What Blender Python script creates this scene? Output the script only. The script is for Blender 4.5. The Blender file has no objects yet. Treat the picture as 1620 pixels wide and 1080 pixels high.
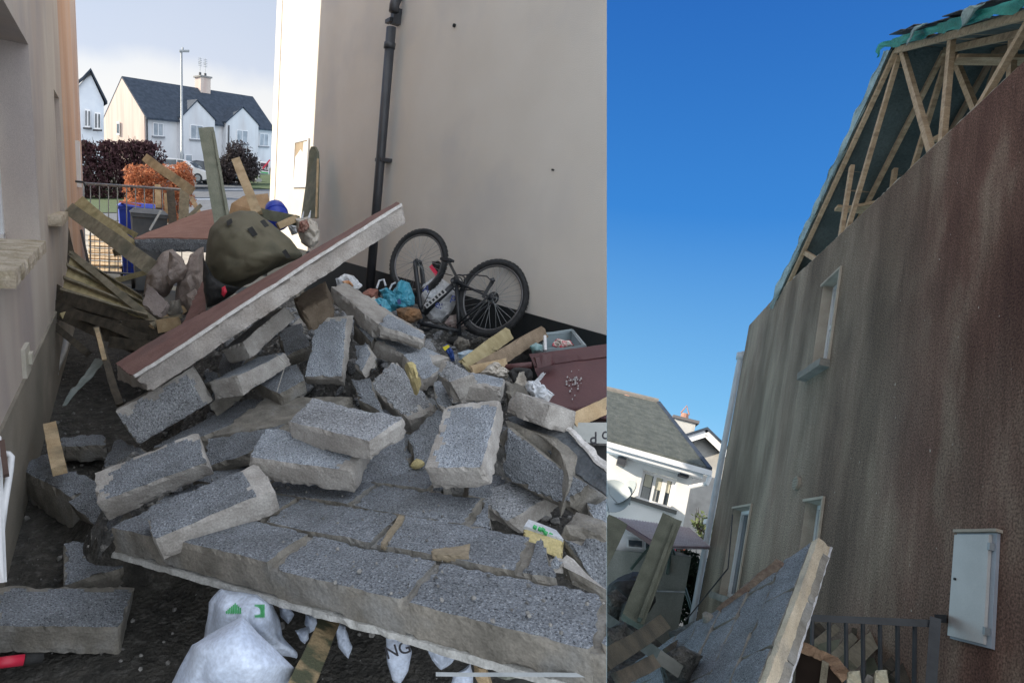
import bpy, bmesh, math, random
import numpy as np
from mathutils import Vector, Matrix, noise
random.seed(7)
S = bpy.context.scene
C = S.collection
# ------------------------------------------------------------------ camera, sky, sun, exposure
F, PX, PY = 826.0, 600.0, 540.0          # focal length and principal point, in pixels of a 1620 x 1080 frame
def nrm(v):
    v = np.array(v, float); return v/np.linalg.norm(v)
upL = nrm([310, 3460, 826]); aL = nrm([-450, 240, -826]); aL = nrm(aL-upL*(aL@upL))
RL = np.stack([np.cross(aL, upL), aL, upL])              # camera axes -> world (the alley)
upR = nrm([1158, 3225, -826]); aR = nrm([280, -310, -826]); aR = nrm(aR-upR*(aR@upR))
RR = np.stack([np.cross(aR, upR), aR, upR])
FR = RL@RR.T                                             # columns: axes of the house yard at the right, in world
I3 = np.eye(3)
cam = bpy.data.objects.new('camera', bpy.data.cameras.new('camera')); C.objects.link(cam)
cam.data.sensor_width = 36; cam.data.lens = 36*F/1620
cam.data.shift_x = (810-PX)/1620; cam.data.shift_y = 0
cam.data.clip_start = 0.02; cam.data.clip_end = 3000
cam.matrix_world = Matrix([list(RL[i])+[0] for i in range(3)]+[[0, 0, 0, 1]])
S.camera = cam
SUN = nrm([-3.33, 2.5, 2.15])                             # towards the sun
w = bpy.data.worlds.new('World'); S.world = w; w.use_nodes = True
nt = w.node_tree; N = nt.nodes; LK = nt.links; N.clear()
def nd(t, **k):
    n = N.new(t)
    for a, b in k.items(): setattr(n, a, b)
    return n
tc = nd('ShaderNodeTexCoord')
def dotn(vec, src):
    n = nd('ShaderNodeVectorMath', operation='DOT_PRODUCT'); n.inputs[1].default_value = tuple(vec); LK.new(src, n.inputs[0]); return n.outputs['Value']
com = nd('ShaderNodeCombineXYZ')
for i in range(3): LK.new(dotn(FR[:, i], tc.outputs['Generated']), com.inputs[i])
sR = FR.T@SUN
sky = nd('ShaderNodeTexSky', sky_type='NISHITA', sun_disc=False)
sky.sun_elevation = math.asin(sR[2]); sky.sun_rotation = math.atan2(sR[0], sR[1])
sky.air_density = 1.0; sky.dust_density = 0.3; sky.ozone_density = 3.0
LK.new(com.outputs[0], sky.inputs[0])
# deeper, more saturated blue away from the cloud bank
el = nd('ShaderNodeSeparateXYZ'); LK.new(com.outputs[0], el.inputs[0])
blue = nd('ShaderNodeValToRGB'); cr = blue.color_ramp
cr.elements[0].position = 0.0; cr.elements[0].color = (.30, .52, .66, 1)
cr.elements[1].position = 0.80; cr.elements[1].color = (.006, .075, .30, 1)
for p_, c_ in ((.27, (.11, .30, .50, 1)), (.55, (.016, .135, .40, 1))):
    e_ = cr.elements.new(p_); e_.color = c_
LK.new(el.outputs[2], blue.inputs[0])
# the cloud bank and milky sky beyond the alley
m1 = nd('ShaderNodeMapRange'); m1.interpolation_type = 'SMOOTHSTEP'
LK.new(dotn(nrm([.125, .98, .2]), tc.outputs['Generated']), m1.inputs[0])
m1.inputs[1].default_value = .82; m1.inputs[2].default_value = .95
nz = nd('ShaderNodeTexNoise'); nz.inputs['Scale'].default_value = 4.0; nz.inputs['Detail'].default_value = 8
LK.new(tc.outputs['Generated'], nz.inputs['Vector'])
sep = nd('ShaderNodeSeparateXYZ'); LK.new(tc.outputs['Generated'], sep.inputs[0])
cm = nd('ShaderNodeMath', operation='MULTIPLY_ADD'); LK.new(nz.outputs[0], cm.inputs[0]); cm.inputs[1].default_value = .16
LK.new(sep.outputs[2], cm.inputs[2])
cl = nd('ShaderNodeValToRGB'); c2 = cl.color_ramp
c2.elements[0].position = .10; c2.elements[0].color = (.56, .57, .57, 1)
c2.elements[1].position = .48; c2.elements[1].color = (.36, .41, .50, 1)
for p_, c_ in ((.22, (.62, .60, .56, 1)), (.262, (.58, .575, .56, 1)), (.295, (.43, .46, .52, 1))):
    e_ = c2.elements.new(p_); e_.color = c_
LK.new(cm.outputs[0], cl.inputs[0])
mixs = nd('ShaderNodeMix', data_type='RGBA'); LK.new(m1.outputs[0], mixs.inputs[0])
LK.new(blue.outputs[0], mixs.inputs[6]); LK.new(cl.outputs[0], mixs.inputs[7])
# added fill light: unseen bright sky overhead and behind the viewer
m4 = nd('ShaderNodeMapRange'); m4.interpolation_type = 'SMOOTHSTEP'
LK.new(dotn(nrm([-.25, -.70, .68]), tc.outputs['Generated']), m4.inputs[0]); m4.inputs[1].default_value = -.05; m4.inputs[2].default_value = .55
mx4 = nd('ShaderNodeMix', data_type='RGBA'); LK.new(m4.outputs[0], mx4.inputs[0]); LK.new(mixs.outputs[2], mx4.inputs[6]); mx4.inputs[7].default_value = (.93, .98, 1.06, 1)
bg1 = nd('ShaderNodeBackground'); LK.new(sky.outputs[0], bg1.inputs[0]); bg1.inputs[1].default_value = 0.02
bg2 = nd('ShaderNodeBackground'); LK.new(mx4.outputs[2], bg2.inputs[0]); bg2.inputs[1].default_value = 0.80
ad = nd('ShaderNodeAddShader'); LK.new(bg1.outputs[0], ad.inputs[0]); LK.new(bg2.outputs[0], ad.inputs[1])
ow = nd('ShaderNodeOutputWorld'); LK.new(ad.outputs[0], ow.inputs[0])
sl = bpy.data.lights.new('sun', 'SUN'); sl.energy = 4.2; sl.angle = math.radians(.6); sl.color = (1, .88, .72)
so = bpy.data.objects.new('sun', sl); C.objects.link(so)
so.rotation_mode = 'QUATERNION'; so.rotation_quaternion = Vector(tuple(SUN)).to_track_quat('Z', 'Y')
S.view_settings.view_transform = 'Standard'; S.view_settings.look = 'None'
S.view_settings.gamma = 1; S.view_settings.exposure = 0.9
S.render.engine = 'CYCLES'
# ------------------------------------------------------------------ helpers
def A(x, y, d): return RL@(np.array([(x-PX)/F, -(y-PY)/F, -1.0])*d)      # the point seen at (x, y) at depth d
def Rw(x, y, z): return FR@np.array([x, y, z], float)
def onp(px, py, P0, n):
    r = A(px, py, 1.0); return r*((np.array(P0)@n)/(r@n))
def nv(p): return np.array(noise.noise_vector(Vector(tuple(p))))
def n1(p): return noise.noise(Vector(tuple(p)))
class M:
    def __init__(s): s.v = []; s.f = []; s.m = []; s.uv = None
    def add(s, vs, fs, mi=0):
        b = len(s.v); s.v += [tuple(float(c) for c in v) for v in vs]
        for f in fs: s.f.append(tuple(b+i for i in f)); s.m.append(mi)
        return s
    def box8(s, c, sub=(1, 1, 1), rough=0, chip=0, mi=0, top=None, freq=9, seed=0, warp=0, band=0):
        # c: 000 100 110 010 001 101 111 011 ; top = material index of the c=0 and c=1 faces
        c = [np.array(q, float) for q in c]
        nx, ny, nz_ = sub; ids = {}; vs = []
        rnd = random.Random(seed+17)
        ctr = sum(c)/8
        def vid(i, j, k):
            if (i, j, k) in ids: return ids[(i, j, k)]
            a, b, g = i/nx, j/ny, k/nz_
            p = ((c[0]*(1-a)+c[1]*a)*(1-b)+(c[3]*(1-a)+c[2]*a)*b)*(1-g)+((c[4]*(1-a)+c[5]*a)*(1-b)+(c[7]*(1-a)+c[6]*a)*b)*g
            ex = (i in (0, nx))+(j in (0, ny))+(k in (0, nz_))
            if rough: p = p+nv(p*freq+seed)*rough+nv(p*freq*4+seed)*rough*.35
            if warp: p = p+nv(p*2.2+seed*3)*warp
            if chip and ex >= 2:
                q = chip*(rnd.random()**2)*(1.0 if ex == 2 else 1.7)+chip*1.3*max(0, n1(p*14+seed*5))
                p = p+nrm(ctr-p)*q
            ids[(i, j, k)] = len(vs); vs.append(p); return ids[(i, j, k)]
        fs = []; ms = []
        def q4(a, b, g, d, m): fs.append((a, b, g, d)); ms.append(m)
        t = mi if top is None else top
        for i in range(nx):
            for j in range(ny):
                bd = band and ((nx-1-i if band > 0 else i) < abs(band)+n1((j*.37, seed, 1))*2.2 or (j < 1+n1((i*.23, seed, 5))*2.5 and seed % 2 > 1))
                q4(vid(i, j, 0), vid(i, j+1, 0), vid(i+1, j+1, 0), vid(i+1, j, 0), mi if bd else t)
                q4(vid(i, j, nz_), vid(i+1, j, nz_), vid(i+1, j+1, nz_), vid(i, j+1, nz_), t)
        for i in range(nx):
            for k in range(nz_):
                q4(vid(i, 0, k), vid(i+1, 0, k), vid(i+1, 0, k+1), vid(i, 0, k+1), mi)
                q4(vid(i, ny, k), vid(i, ny, k+1), vid(i+1, ny, k+1), vid(i+1, ny, k), mi)
        for j in range(ny):
            for k in range(nz_):
                q4(vid(0, j, k), vid(0, j, k+1), vid(0, j+1, k+1), vid(0, j+1, k), mi)
                q4(vid(nx, j, k), vid(nx, j+1, k), vid(nx, j+1, k+1), vid(nx, j, k+1), mi)
        b = len(s.v); s.v += [tuple(v) for v in vs]
        for f, m_ in zip(fs, ms): s.f.append(tuple(b+i for i in f)); s.m.append(m_)
        return s
    def quad(s, P0, P1, P2, P3, th, **k):
        P = [np.array(p, float) for p in (P0, P1, P2, P3)]; th = np.array(th, float)
        return s.box8(P+[p+th for p in P], **k)
    def box(s, lo, hi, fn=None, **k):
        x0, y0, z0 = lo; x1, y1, z1 = hi
        c = [(x0, y0, z0), (x1, y0, z0), (x1, y1, z0), (x0, y1, z0), (x0, y0, z1), (x1, y0, z1), (x1, y1, z1), (x0, y1, z1)]
        return s.box8([fn(*q) if fn else q for q in c], **k)
    def beam(s, P, Q, w_, t_, hint=None, n=1, **k):
        P = np.array(P, float); Q = np.array(Q, float); d = nrm(Q-P)
        if hint is None: hint = (P+Q)/2                 # wide face towards the camera's side of the pile
        sx = nrm(np.cross(d, np.array(hint, float))); tz = np.cross(sx, d)
        a, b = sx*w_/2, tz*t_/2
        return s.box8([P-a-b, Q-a-b, Q+a-b, P+a-b, P-a+b, Q-a+b, Q+a+b, P+a+b], sub=(n, k.pop('ny', 1), k.pop('nz', 1)), **k)
    def tube(s, pts, r, n=8, mi=0, closed=False, cap=True):
        P = [np.array(p, float) for p in pts]; m_ = len(P); vs = []; prev = None
        for i, p in enumerate(P):
            if closed: d = nrm(P[(i+1) % m_]-P[i-1])
            else: d = nrm(P[min(i+1, m_-1)]-P[max(i-1, 0)])
            if prev is None:
                h = np.array([0, 0, 1.]) if abs(d[2]) < .9 else np.array([1., 0, 0])
                u = nrm(np.cross(d, h))
            else: u = nrm(prev-d*(prev@d))
            prev = u; v = np.cross(d, u); rr = r[i] if hasattr(r, '__len__') else r
            for j in range(n):
                a = 2*math.pi*j/n; vs.append(p+u*math.cos(a)*rr+v*math.sin(a)*rr)
        fs = []
        for i in range(m_ if closed else m_-1):
            for j in range(n):
                a = i*n+j; b = i*n+(j+1) % n; c = ((i+1) % m_)*n+(j+1) % n; d = ((i+1) % m_)*n+j
                fs.append((a, b, c, d))
        if cap and not closed: fs.append(tuple(range(n))[::-1]); fs.append(tuple((m_-1)*n+j for j in range(n)))
        return s.add(vs, fs, mi)
    def pillow(s, out, d, bulge, fold=.01, back=.5, n=56, freq=9, seed=0, mi=0, rings=(1, .97, .9, .8, .68, .55, .42, .3, .18, .08), power=.5):
        P = [np.array([q[0], q[1], q[2] if len(q) > 2 else d], float) for q in out]
        L = [0]; m_ = len(P)
        for i in range(m_): L.append(L[-1]+np.linalg.norm((P[(i+1) % m_]-P[i])[:2]))
        R_ = []
        for k in range(n):
            t = L[-1]*k/n; i = max(j for j in range(m_) if L[j] <= t); f = (t-L[i])/(L[i+1]-L[i]+1e-9)
            R_.append(P[i]*(1-f)+P[(i+1) % m_]*f)
        cc = sum(R_)/n; vs = []; fs = []
        def pt(q, dd):
            p = A(q[0], q[1], q[2]+dd)
            rg = abs(n1(p*freq+seed))*2-.5+.7*(abs(n1(p*freq*2.4+seed+9))*2-.4)
            return p+nv(p*freq*.8+seed)*fold*.8-nrm(p)*rg*fold+nv(p*freq*3.1+seed)*fold*.3
        for r in rings:
            av = sum(np.linalg.norm((q-cc)[:2]) for q in R_)/n
            for q in R_:
                e = q-cc; L_ = np.linalg.norm(e[:2])+1e-6; k_ = min(1, (1-r)*1.2); sc_ = (1-k_)+k_*av/L_
                vs.append(pt(cc+e*r*min(sc_, 1.0 if r > .85 else 1.6), -bulge*(1-r*r)**power))
        vs.append(pt(cc, -bulge)); ci = len(vs)-1
        nr = len(rings)
        for a in range(nr-1):
            for k in range(n): fs.append((a*n+k, a*n+(k+1) % n, (a+1)*n+(k+1) % n, (a+1)*n+k))
        for k in range(n): fs.append(((nr-1)*n+k, (nr-1)*n+(k+1) % n, ci))
        b0 = len(vs)
        for r in rings[2::2]:
            for q in R_: vs.append(pt(cc+(q-cc)*r, bulge*back*(1-r*r)**.5))
        vs.append(pt(cc, bulge*back)); c2_ = len(vs)-1; nb = len(rings[2::2])
        for k in range(n): fs.append((k, b0+k, b0+(k+1) % n, (k+1) % n))
        for a in range(nb-1):
            for k in range(n): fs.append((b0+a*n+k, b0+(a+1)*n+k, b0+(a+1)*n+(k+1) % n, b0+a*n+(k+1) % n))
        for k in range(n): fs.append((b0+(nb-1)*n+k, c2_, b0+(nb-1)*n+(k+1) % n))
        return s.add(vs, fs, mi)
    def patch(s, P0, P1, P2, P3, nx, ny, amp, th=.004, freq=6, seed=0, mi=0, rag=0, sag=0):
        P = [np.array(p, float) for p in (P0, P1, P2, P3)]
        nn = nrm(np.cross(P[1]-P[0], P[3]-P[0])); vs = []
        for lay in (0, 1):
            for i in range(nx+1):
                for j in range(ny+1):
                    a, b = i/nx, j/ny
                    p = (P[0]*(1-a)+P[1]*a)*(1-b)+(P[3]*(1-a)+P[2]*a)*b
                    if rag and (i in (0, nx) or j in (0, ny)):
                        p = p+(sum(P)/4-p)*rag*random.Random(i*131+j*7+seed).random()
                    q = p+nn*(n1(p*freq+seed)+.4*n1(p*freq*2.7+seed))*amp+nn*th*lay
                    if sag: q = q-np.array([0, 0, sag*math.sin(a*math.pi)])
                    vs.append(q)
        o = (nx+1)*(ny+1); g = lambda l, i, j: l*o+i*(ny+1)+j; fs = []
        for i in range(nx):
            for j in range(ny):
                fs.append((g(0, i, j), g(0, i, j+1), g(0, i+1, j+1), g(0, i+1, j)))
                fs.append((g(1, i, j), g(1, i+1, j), g(1, i+1, j+1), g(1, i, j+1)))
        for i in range(nx):
            fs.append((g(0, i, 0), g(0, i+1, 0), g(1, i+1, 0), g(1, i, 0)))
            fs.append((g(0, i, ny), g(1, i, ny), g(1, i+1, ny), g(0, i+1, ny)))
        for j in range(ny):
            fs.append((g(0, 0, j), g(1, 0, j), g(1, 0, j+1), g(0, 0, j+1)))
            fs.append((g(0, nx, j), g(0, nx, j+1), g(1, nx, j+1), g(1, nx, j)))
        return s.add(vs, fs, mi)
    def prism(s, poly, th, mi=0):
        n = len(poly); P = [np.array(p, float) for p in poly]; th = np.array(th, float)
        return s.add(P+[p+th for p in P], [tuple(range(n)), tuple(range(2*n-1, n-1, -1))]+[(i, i+n, (i+1) % n+n, (i+1) % n) for i in range(n)], mi)
    def rock(s, c, r, seed=0, mi=0, sq=(1, 1, 1)):
        rnd = random.Random(seed); bm = bmesh.new(); bmesh.ops.create_icosphere(bm, subdivisions=2 if max(r if hasattr(r, '__len__') else (r,)) > .03 else 1, radius=1)
        Rm = Matrix.Rotation(rnd.random()*6, 3, Vector((rnd.random()-.5, rnd.random()-.5, rnd.random()-.5)).normalized())
        pl = [(Vector((rnd.uniform(-1, 1), rnd.uniform(-1, 1), rnd.uniform(-1, 1))).normalized(), rnd.uniform(.45, .8)) for _ in range(7)]
        vs = []
        for v in bm.verts:
            p = v.co.copy()
            for nn, dd in pl:
                q = p.dot(nn)
                if q > dd: p -= nn*(q-dd)
            rr = r if hasattr(r, '__len__') else (r, r, r)
            p = Rm@Vector((p.x*rr[0], p.y*rr[1], p.z*rr[2]))
            vs.append(np.array(p)+np.array(c))
        fs = [tuple(v.index for v in f.verts) for f in bm.faces]; bm.free()
        return s.add(vs, fs, mi)
    def holes(s, fn, a0, a1, b0, b1, hs, th, mi=0, mr=None):
        # a wall sheet with rectangular openings; fn(a, b, depth) -> world
        sa = sorted({a0, a1}|{h[0] for h in hs}|{h[1] for h in hs}); sb = sorted({b0, b1}|{h[2] for h in hs}|{h[3] for h in hs})
        for i in range(len(sa)-1):
            for j in range(len(sb)-1):
                am, bm_ = (sa[i]+sa[i+1])/2, (sb[j]+sb[j+1])/2
                if any(h[0] < am < h[1] and h[2] < bm_ < h[3] for h in hs): continue
                for dd in (0, th): s.add([fn(sa[i], sb[j], dd), fn(sa[i+1], sb[j], dd), fn(sa[i+1], sb[j+1], dd), fn(sa[i], sb[j+1], dd)], [(0, 1, 2, 3)], mi)
        for (p, q, r, t) in [(a0, a1, b0, b1)]+list(hs):
            c = [(p, r), (q, r), (q, t), (p, t)]
            for k in range(4):
                u, v = c[k], c[(k+1) % 4]
                s.add([fn(*u, 0), fn(*v, 0), fn(*v, th), fn(*u, th)], [(0, 1, 2, 3)], mi if mr is None else mr)
        return s
def clip(me, side):
    # the left view's things end at the boundary between the two yards, the right view's begin there
    n = RL@nrm([1, 0, (960-PX)/F]); sg = -1 if side == 'L' else 1
    bm = bmesh.new(); bm.from_mesh(me)
    off = n*(.0004*sg)
    r = bmesh.ops.bisect_plane(bm, geom=bm.verts[:]+bm.edges[:]+bm.faces[:], dist=1e-6, plane_co=tuple(off), plane_no=tuple(n*(-sg)), clear_outer=True)
    ed = [e for e in r['geom_cut'] if isinstance(e, bmesh.types.BMEdge)]
    try: bmesh.ops.holes_fill(bm, edges=ed, sides=0)
    except Exception: pass
    bm.to_mesh(me); bm.free()
def obj(name, m, mats, parent=None, smooth=False, cut=None, fr=I3, at=None, fixn=True):
    """one mesh object; vertices come in world coordinates and are stored relative to its frame"""
    if not isinstance(mats, (list, tuple)): mats = [mats]
    me = bpy.data.meshes.new(name); me.from_pydata(m.v, [], m.f)
    for i, p in enumerate(me.polygons): p.material_index = m.m[i]
    for mt in mats: me.materials.append(mt)
    if fixn:
        bm = bmesh.new(); bm.from_mesh(me); bmesh.ops.recalc_face_normals(bm, faces=bm.faces[:]); bm.to_mesh(me); bm.free()
    if cut: clip(me, cut)
    if parent is not None:
        root = parent
        while root.parent is not None: root = root.parent
        Mw = root['_fr']; fr = np.array(Mw[:9]).reshape(3, 3); at = np.array(Mw[9:])
    if at is None:
        V = np.array([v.co for v in me.vertices]) if len(me.vertices) else np.zeros((1, 3))
        lo, hi = V.min(0), V.max(0); at = np.array([(lo[0]+hi[0])/2, (lo[1]+hi[1])/2, lo[2]])
    Mx = Matrix([list(fr[i])+[float(at[i])] for i in range(3)]+[[0, 0, 0, 1]])
    me.transform(Mx.inverted())
    if smooth: me.polygons.foreach_set('use_smooth', [True]*len(me.polygons))
    me.update()
    o = bpy.data.objects.new(name, me); C.objects.link(o)
    if parent is not None: o.parent = parent
    else: o.matrix_world = Mx; o['_fr'] = [float(x) for x in fr.ravel()]+[float(x) for x in at]
    return o
def tag(o, label, cat, group=None):
    o['label'] = label; o['category'] = cat
    if group: o['group'] = group
    return o
def thing(name, label, cat, at=(0, 0, 0), fr=I3, group=None):
    o = bpy.data.objects.new(name, None); C.objects.link(o); o.empty_display_size = .1
    o.matrix_world = Matrix([list(fr[i])+[float(at[i])] for i in range(3)]+[[0, 0, 0, 1]])
    o['_fr'] = [float(x) for x in np.array(fr).ravel()]+[float(x) for x in at]
    return tag(o, label, cat, group)
def struct(o, k='structure'): o['kind'] = k; return o
def text_mesh(txt, P, ux, uy, size, th=.002, spacing=1.0):
    """lettering as mesh: baseline start P, along ux, up uy"""
    cu = bpy.data.curves.new('t', 'FONT'); cu.body = txt; cu.size = size; cu.offset = size*.012; cu.space_character = spacing
    ob = bpy.data.objects.new('t', cu); C.objects.link(ob)
    dg = bpy.context.evaluated_depsgraph_get(); me = ob.evaluated_get(dg).to_mesh()
    ux = nrm(ux); uy = nrm(np.array(uy)-ux*(np.array(uy)@ux)); m = M()
    m.add([np.array(P)+ux*v.co.x+uy*v.co.y for v in me.vertices], [tuple(p.vertices) for p in me.polygons])
    ob.evaluated_get(dg).to_mesh_clear(); bpy.data.objects.remove(ob); bpy.data.curves.remove(cu)
    return m
# ------------------------------------------------------------------ materials
def mat(name, c1, c2=None, scale=8, rough=.85, bump=0, bscale=60, c3=None, s3=2, stretch=None, lo=.35, hi=.65, metal=0, lo3=.5, hi3=.7, spec=.5, detail=6, bdist=.01, trans=0):
    m = bpy.data.materials.new(name); m.use_nodes = True; t = m.node_tree; n = t.nodes; b = n['Principled BSDF']
    b.inputs['Roughness'].default_value = rough; b.inputs['Metallic'].default_value = metal
    b.inputs['Specular IOR Level'].default_value = spec
    tcx = n.new('ShaderNodeTexCoord'); mp = n.new('ShaderNodeMapping'); t.links.new(tcx.outputs['Object'], mp.inputs[0])
    if stretch: mp.inputs['Scale'].default_value = stretch
    def ramp(src, a, bb, lo_, hi_):
        r = n.new('ShaderNodeValToRGB'); r.color_ramp.elements[0].position = lo_; r.color_ramp.elements[1].position = hi_
        r.color_ramp.elements[0].color = (*a, 1); r.color_ramp.elements[1].color = (*bb, 1); t.links.new(src, r.inputs[0]); return r.outputs[0]
    def nz(sc, mapped=True, det=detail):
        q = n.new('ShaderNodeTexNoise'); q.inputs['Scale'].default_value = sc; q.inputs['Detail'].default_value = det
        t.links.new((mp if mapped else tcx).outputs[0 if mapped else 'Object'], q.inputs['Vector']); return q.outputs[0]
    out = ramp(nz(scale), c1, c2 or c1, lo, hi)
    if c3:
        r3 = ramp(nz(s3), (0, 0, 0), (1, 1, 1), lo3, hi3); mx = n.new('ShaderNodeMix'); mx.data_type = 'RGBA'
        t.links.new(r3, mx.inputs[0]); t.links.new(out, mx.inputs[6]); mx.inputs[7].default_value = (*c3, 1); out = mx.outputs[2]
    # fine grain everywhere
    g = n.new('ShaderNodeMix'); g.data_type = 'RGBA'; g.blend_type = 'MULTIPLY'; g.inputs[0].default_value = .5 if bump > .1 else .12
    t.links.new(out, g.inputs[6]); t.links.new(ramp(nz(bscale*1.7, False, 3), (.62, .62, .62), (1.25, 1.25, 1.25), .3, .7), g.inputs[7]); out = g.outputs[2]
    t.links.new(out, b.inputs['Base Color'])
    if bump:
        bp = n.new('ShaderNodeBump'); bp.inputs['Strength'].default_value = bump; bp.inputs['Distance'].default_value = bdist
        t.links.new(nz(bscale, False), bp.inputs['Height']); t.links.new(bp.outputs[0], b.inputs['Normal'])
    if trans:
        b.inputs['Transmission Weight'].default_value = 0
        tr = n.new('ShaderNodeBsdfTranslucent'); ms = n.new('ShaderNodeMixShader'); ms.inputs[0].default_value = trans
        t.links.new(out, tr.inputs[0]); t.links.new(b.outputs[0], ms.inputs[1]); t.links.new(tr.outputs[0], ms.inputs[2])
        t.links.new(ms.outputs[0], n['Material Output'].inputs[0])
    return m
def concrete(name, pits, mid, light, sc=170, bump=.9):
    """dense concrete block: open-textured face with dark pits and pale grains"""
    m = bpy.data.materials.new(name); m.use_nodes = True; t = m.node_tree; n = t.nodes; b = n['Principled BSDF']
    b.inputs['Roughness'].default_value = .95; b.inputs['Specular IOR Level'].default_value = .2
    tcx = n.new('ShaderNodeTexCoord')
    q = n.new('ShaderNodeTexNoise'); q.inputs['Scale'].default_value = sc; q.inputs['Detail'].default_value = 4; q.inputs['Roughness'].default_value = .7
    v = n.new('ShaderNodeTexVoronoi'); v.inputs['Scale'].default_value = sc*.75
    l = n.new('ShaderNodeTexNoise'); l.inputs['Scale'].default_value = 7; l.inputs['Detail'].default_value = 5
    for x in (q, v, l): t.links.new(tcx.outputs['Object'], x.inputs['Vector'])
    r = n.new('ShaderNodeValToRGB'); e = r.color_ramp.elements
    e[0].position = .37; e[0].color = (*pits, 1); e[1].position = .66; e[1].color = (*light, 1)
    for p_, c_ in ((.43, mid), (.58, [x*1.18 for x in mid])): y = e.new(p_); y.color = (*c_, 1)
    t.links.new(q.outputs[0], r.inputs[0])
    g = n.new('ShaderNodeMix'); g.data_type = 'RGBA'; g.blend_type = 'MULTIPLY'; g.inputs[0].default_value = .8
    r2 = n.new('ShaderNodeValToRGB'); r2.color_ramp.elements[0].position = .3; r2.color_ramp.elements[0].color = (.72, .71, .69, 1)
    r2.color_ramp.elements[1].position = .68; r2.color_ramp.elements[1].color = (1.2, 1.2, 1.2, 1); t.links.new(l.outputs[0], r2.inputs[0])
    t.links.new(r.outputs[0], g.inputs[6]); t.links.new(r2.outputs[0], g.inputs[7])
    g2 = n.new('ShaderNodeMix'); g2.data_type = 'RGBA'; g2.blend_type = 'MULTIPLY'; g2.inputs[0].default_value = .35
    t.links.new(g.outputs[2], g2.inputs[6])
    bw = n.new('ShaderNodeRGBToBW'); t.links.new(v.outputs['Color'], bw.inputs[0]); t.links.new(bw.outputs[0], g2.inputs[7])
    t.links.new(g2.outputs[2], b.inputs['Base Color'])
    ma = n.new('ShaderNodeMath'); ma.operation = 'ADD'; t.links.new(q.outputs[0], ma.inputs[0]); t.links.new(v.outputs['Distance'], ma.inputs[1])
    bp = n.new('ShaderNodeBump'); bp.inputs['Strength'].default_value = bump; bp.inputs['Distance'].default_value = .006
    t.links.new(ma.outputs[0], bp.inputs['Height']); t.links.new(bp.outputs[0], b.inputs['Normal'])
    return m
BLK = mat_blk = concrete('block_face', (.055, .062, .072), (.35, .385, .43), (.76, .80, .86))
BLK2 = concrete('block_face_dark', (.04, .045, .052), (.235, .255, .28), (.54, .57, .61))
BLKB = concrete('block_face_warm', (.055, .056, .058), (.33, .345, .365), (.72, .74, .77), 130)
MOR = mat('block_side', (.33, .31, .285), (.46, .44, .41), 14, .95, .5, 90, c3=(.27, .25, .225), s3=5)
MORD = mat('mortar_dark', (.15, .14, .12), (.27, .25, .215), 11, .95, .6, 80, c3=(.25, .25, .24), s3=6)
REND = mat('white_render', (.72, .68, .61), (.77, .735, .67), 1.2, .9, .8, 190, c3=(.64, .62, .59), s3=.9, bdist=.004)
RENDL = mat('stained_render', (.60, .55, .49), (.50, .43, .385), 2.6, .9, .3, 200, c3=(.42, .37, .36), s3=2.2, stretch=(1, 1, .3))
ORG = mat('orange_stained_render', (.62, .40, .27), (.58, .47, .39), 1.7, .9, .3, 200, c3=(.50, .27, .16), s3=1.2, stretch=(1, .8, .3), lo3=.42, hi3=.72)
REDR = mat('red_brown_render', (.20, .105, .09), (.25, .14, .12), 9, .9, .5, 140, c3=(.17, .10, .09), s3=3)
EDGE = mat('pale_edge', (.55, .53, .50), (.72, .70, .68), 30, .9, .5, 90)
BLACK = mat('black_plinth', (.012, .016, .018), (.02, .024, .026), 6, .6, .2, 60)
PVC = mat('white_pvc', (.70, .71, .72), (.78, .78, .78), 5, .35, 0, 60)
PIPEM = mat('dark_grey_pipe', (.035, .038, .045), (.055, .058, .066), 5, .45, .05, 60)
GLASS = mat('window_glass', (.04, .05, .06), (.10, .12, .14), .8, .06, 0, 60)
GLAZ = mat('pale_window_glass', (.25, .28, .31), (.42, .45, .48), 1.2, .12, 0, 60)
SILL = mat('mossy_stone_sill', (.42, .35, .26), (.55, .48, .38), 12, .95, .8, 60, c3=(.28, .23, .14), s3=9)
WOOD = mat('weathered_timber', (.19, .165, .115), (.29, .26, .19), 16, .85, .5, 120, c3=(.13, .125, .09), s3=5)
WOODY = mat('yellow_board', (.36, .30, .16), (.48, .41, .24), 14, .8, .4, 120, c3=(.27, .24, .12), s3=6)
WOODD = mat('dark_wet_timber', (.035, .03, .022), (.085, .07, .05), 14, .8, .5, 110)
WOODL = mat('pale_timber', (.42, .30, .17), (.55, .42, .26), 12, .75, .4, 130, c3=(.22, .18, .11), s3=5)
TREAT = mat('green_treated_timber', (.165, .175, .13), (.23, .235, .18), 10, .85, .4, 120, c3=(.12, .14, .105), s3=4)
OLIVE = mat('olive_canvas', (.12, .11, .07), (.155, .14, .095), 5, .8, .5, 240, c3=(.06, .065, .045), s3=3)
BLKF = mat('black_fabric', (.012, .013, .013), (.03, .03, .03), 8, .8, .3, 120)
WHB = mat('white_sack', (.54, .62, .76), (.64, .71, .83), 5, .55, .15, 60)
WHB2 = mat('white_plastic_bag', (.55, .58, .62), (.72, .74, .76), 6, .4, .2, 50)
CLOTH = mat('dusty_cloth', (.46, .42, .36), (.60, .56, .50), 8, .9, .4, 90)
PINKC = mat('dusty_pink_wrap', (.30, .25, .225), (.40, .34, .31), 6, .85, .4, 90)
BLUE = mat('royal_blue_plastic', (.015, .045, .40), (.02, .06, .50), 5, .45, .05, 60)
CYAN = mat('light_blue_bag', (.05, .30, .42), (.09, .38, .52), 6, .4, .2, 50)
GREYP = mat('grey_bin_plastic', (.10, .115, .13), (.15, .165, .18), 6, .5, .05, 60)
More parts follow.
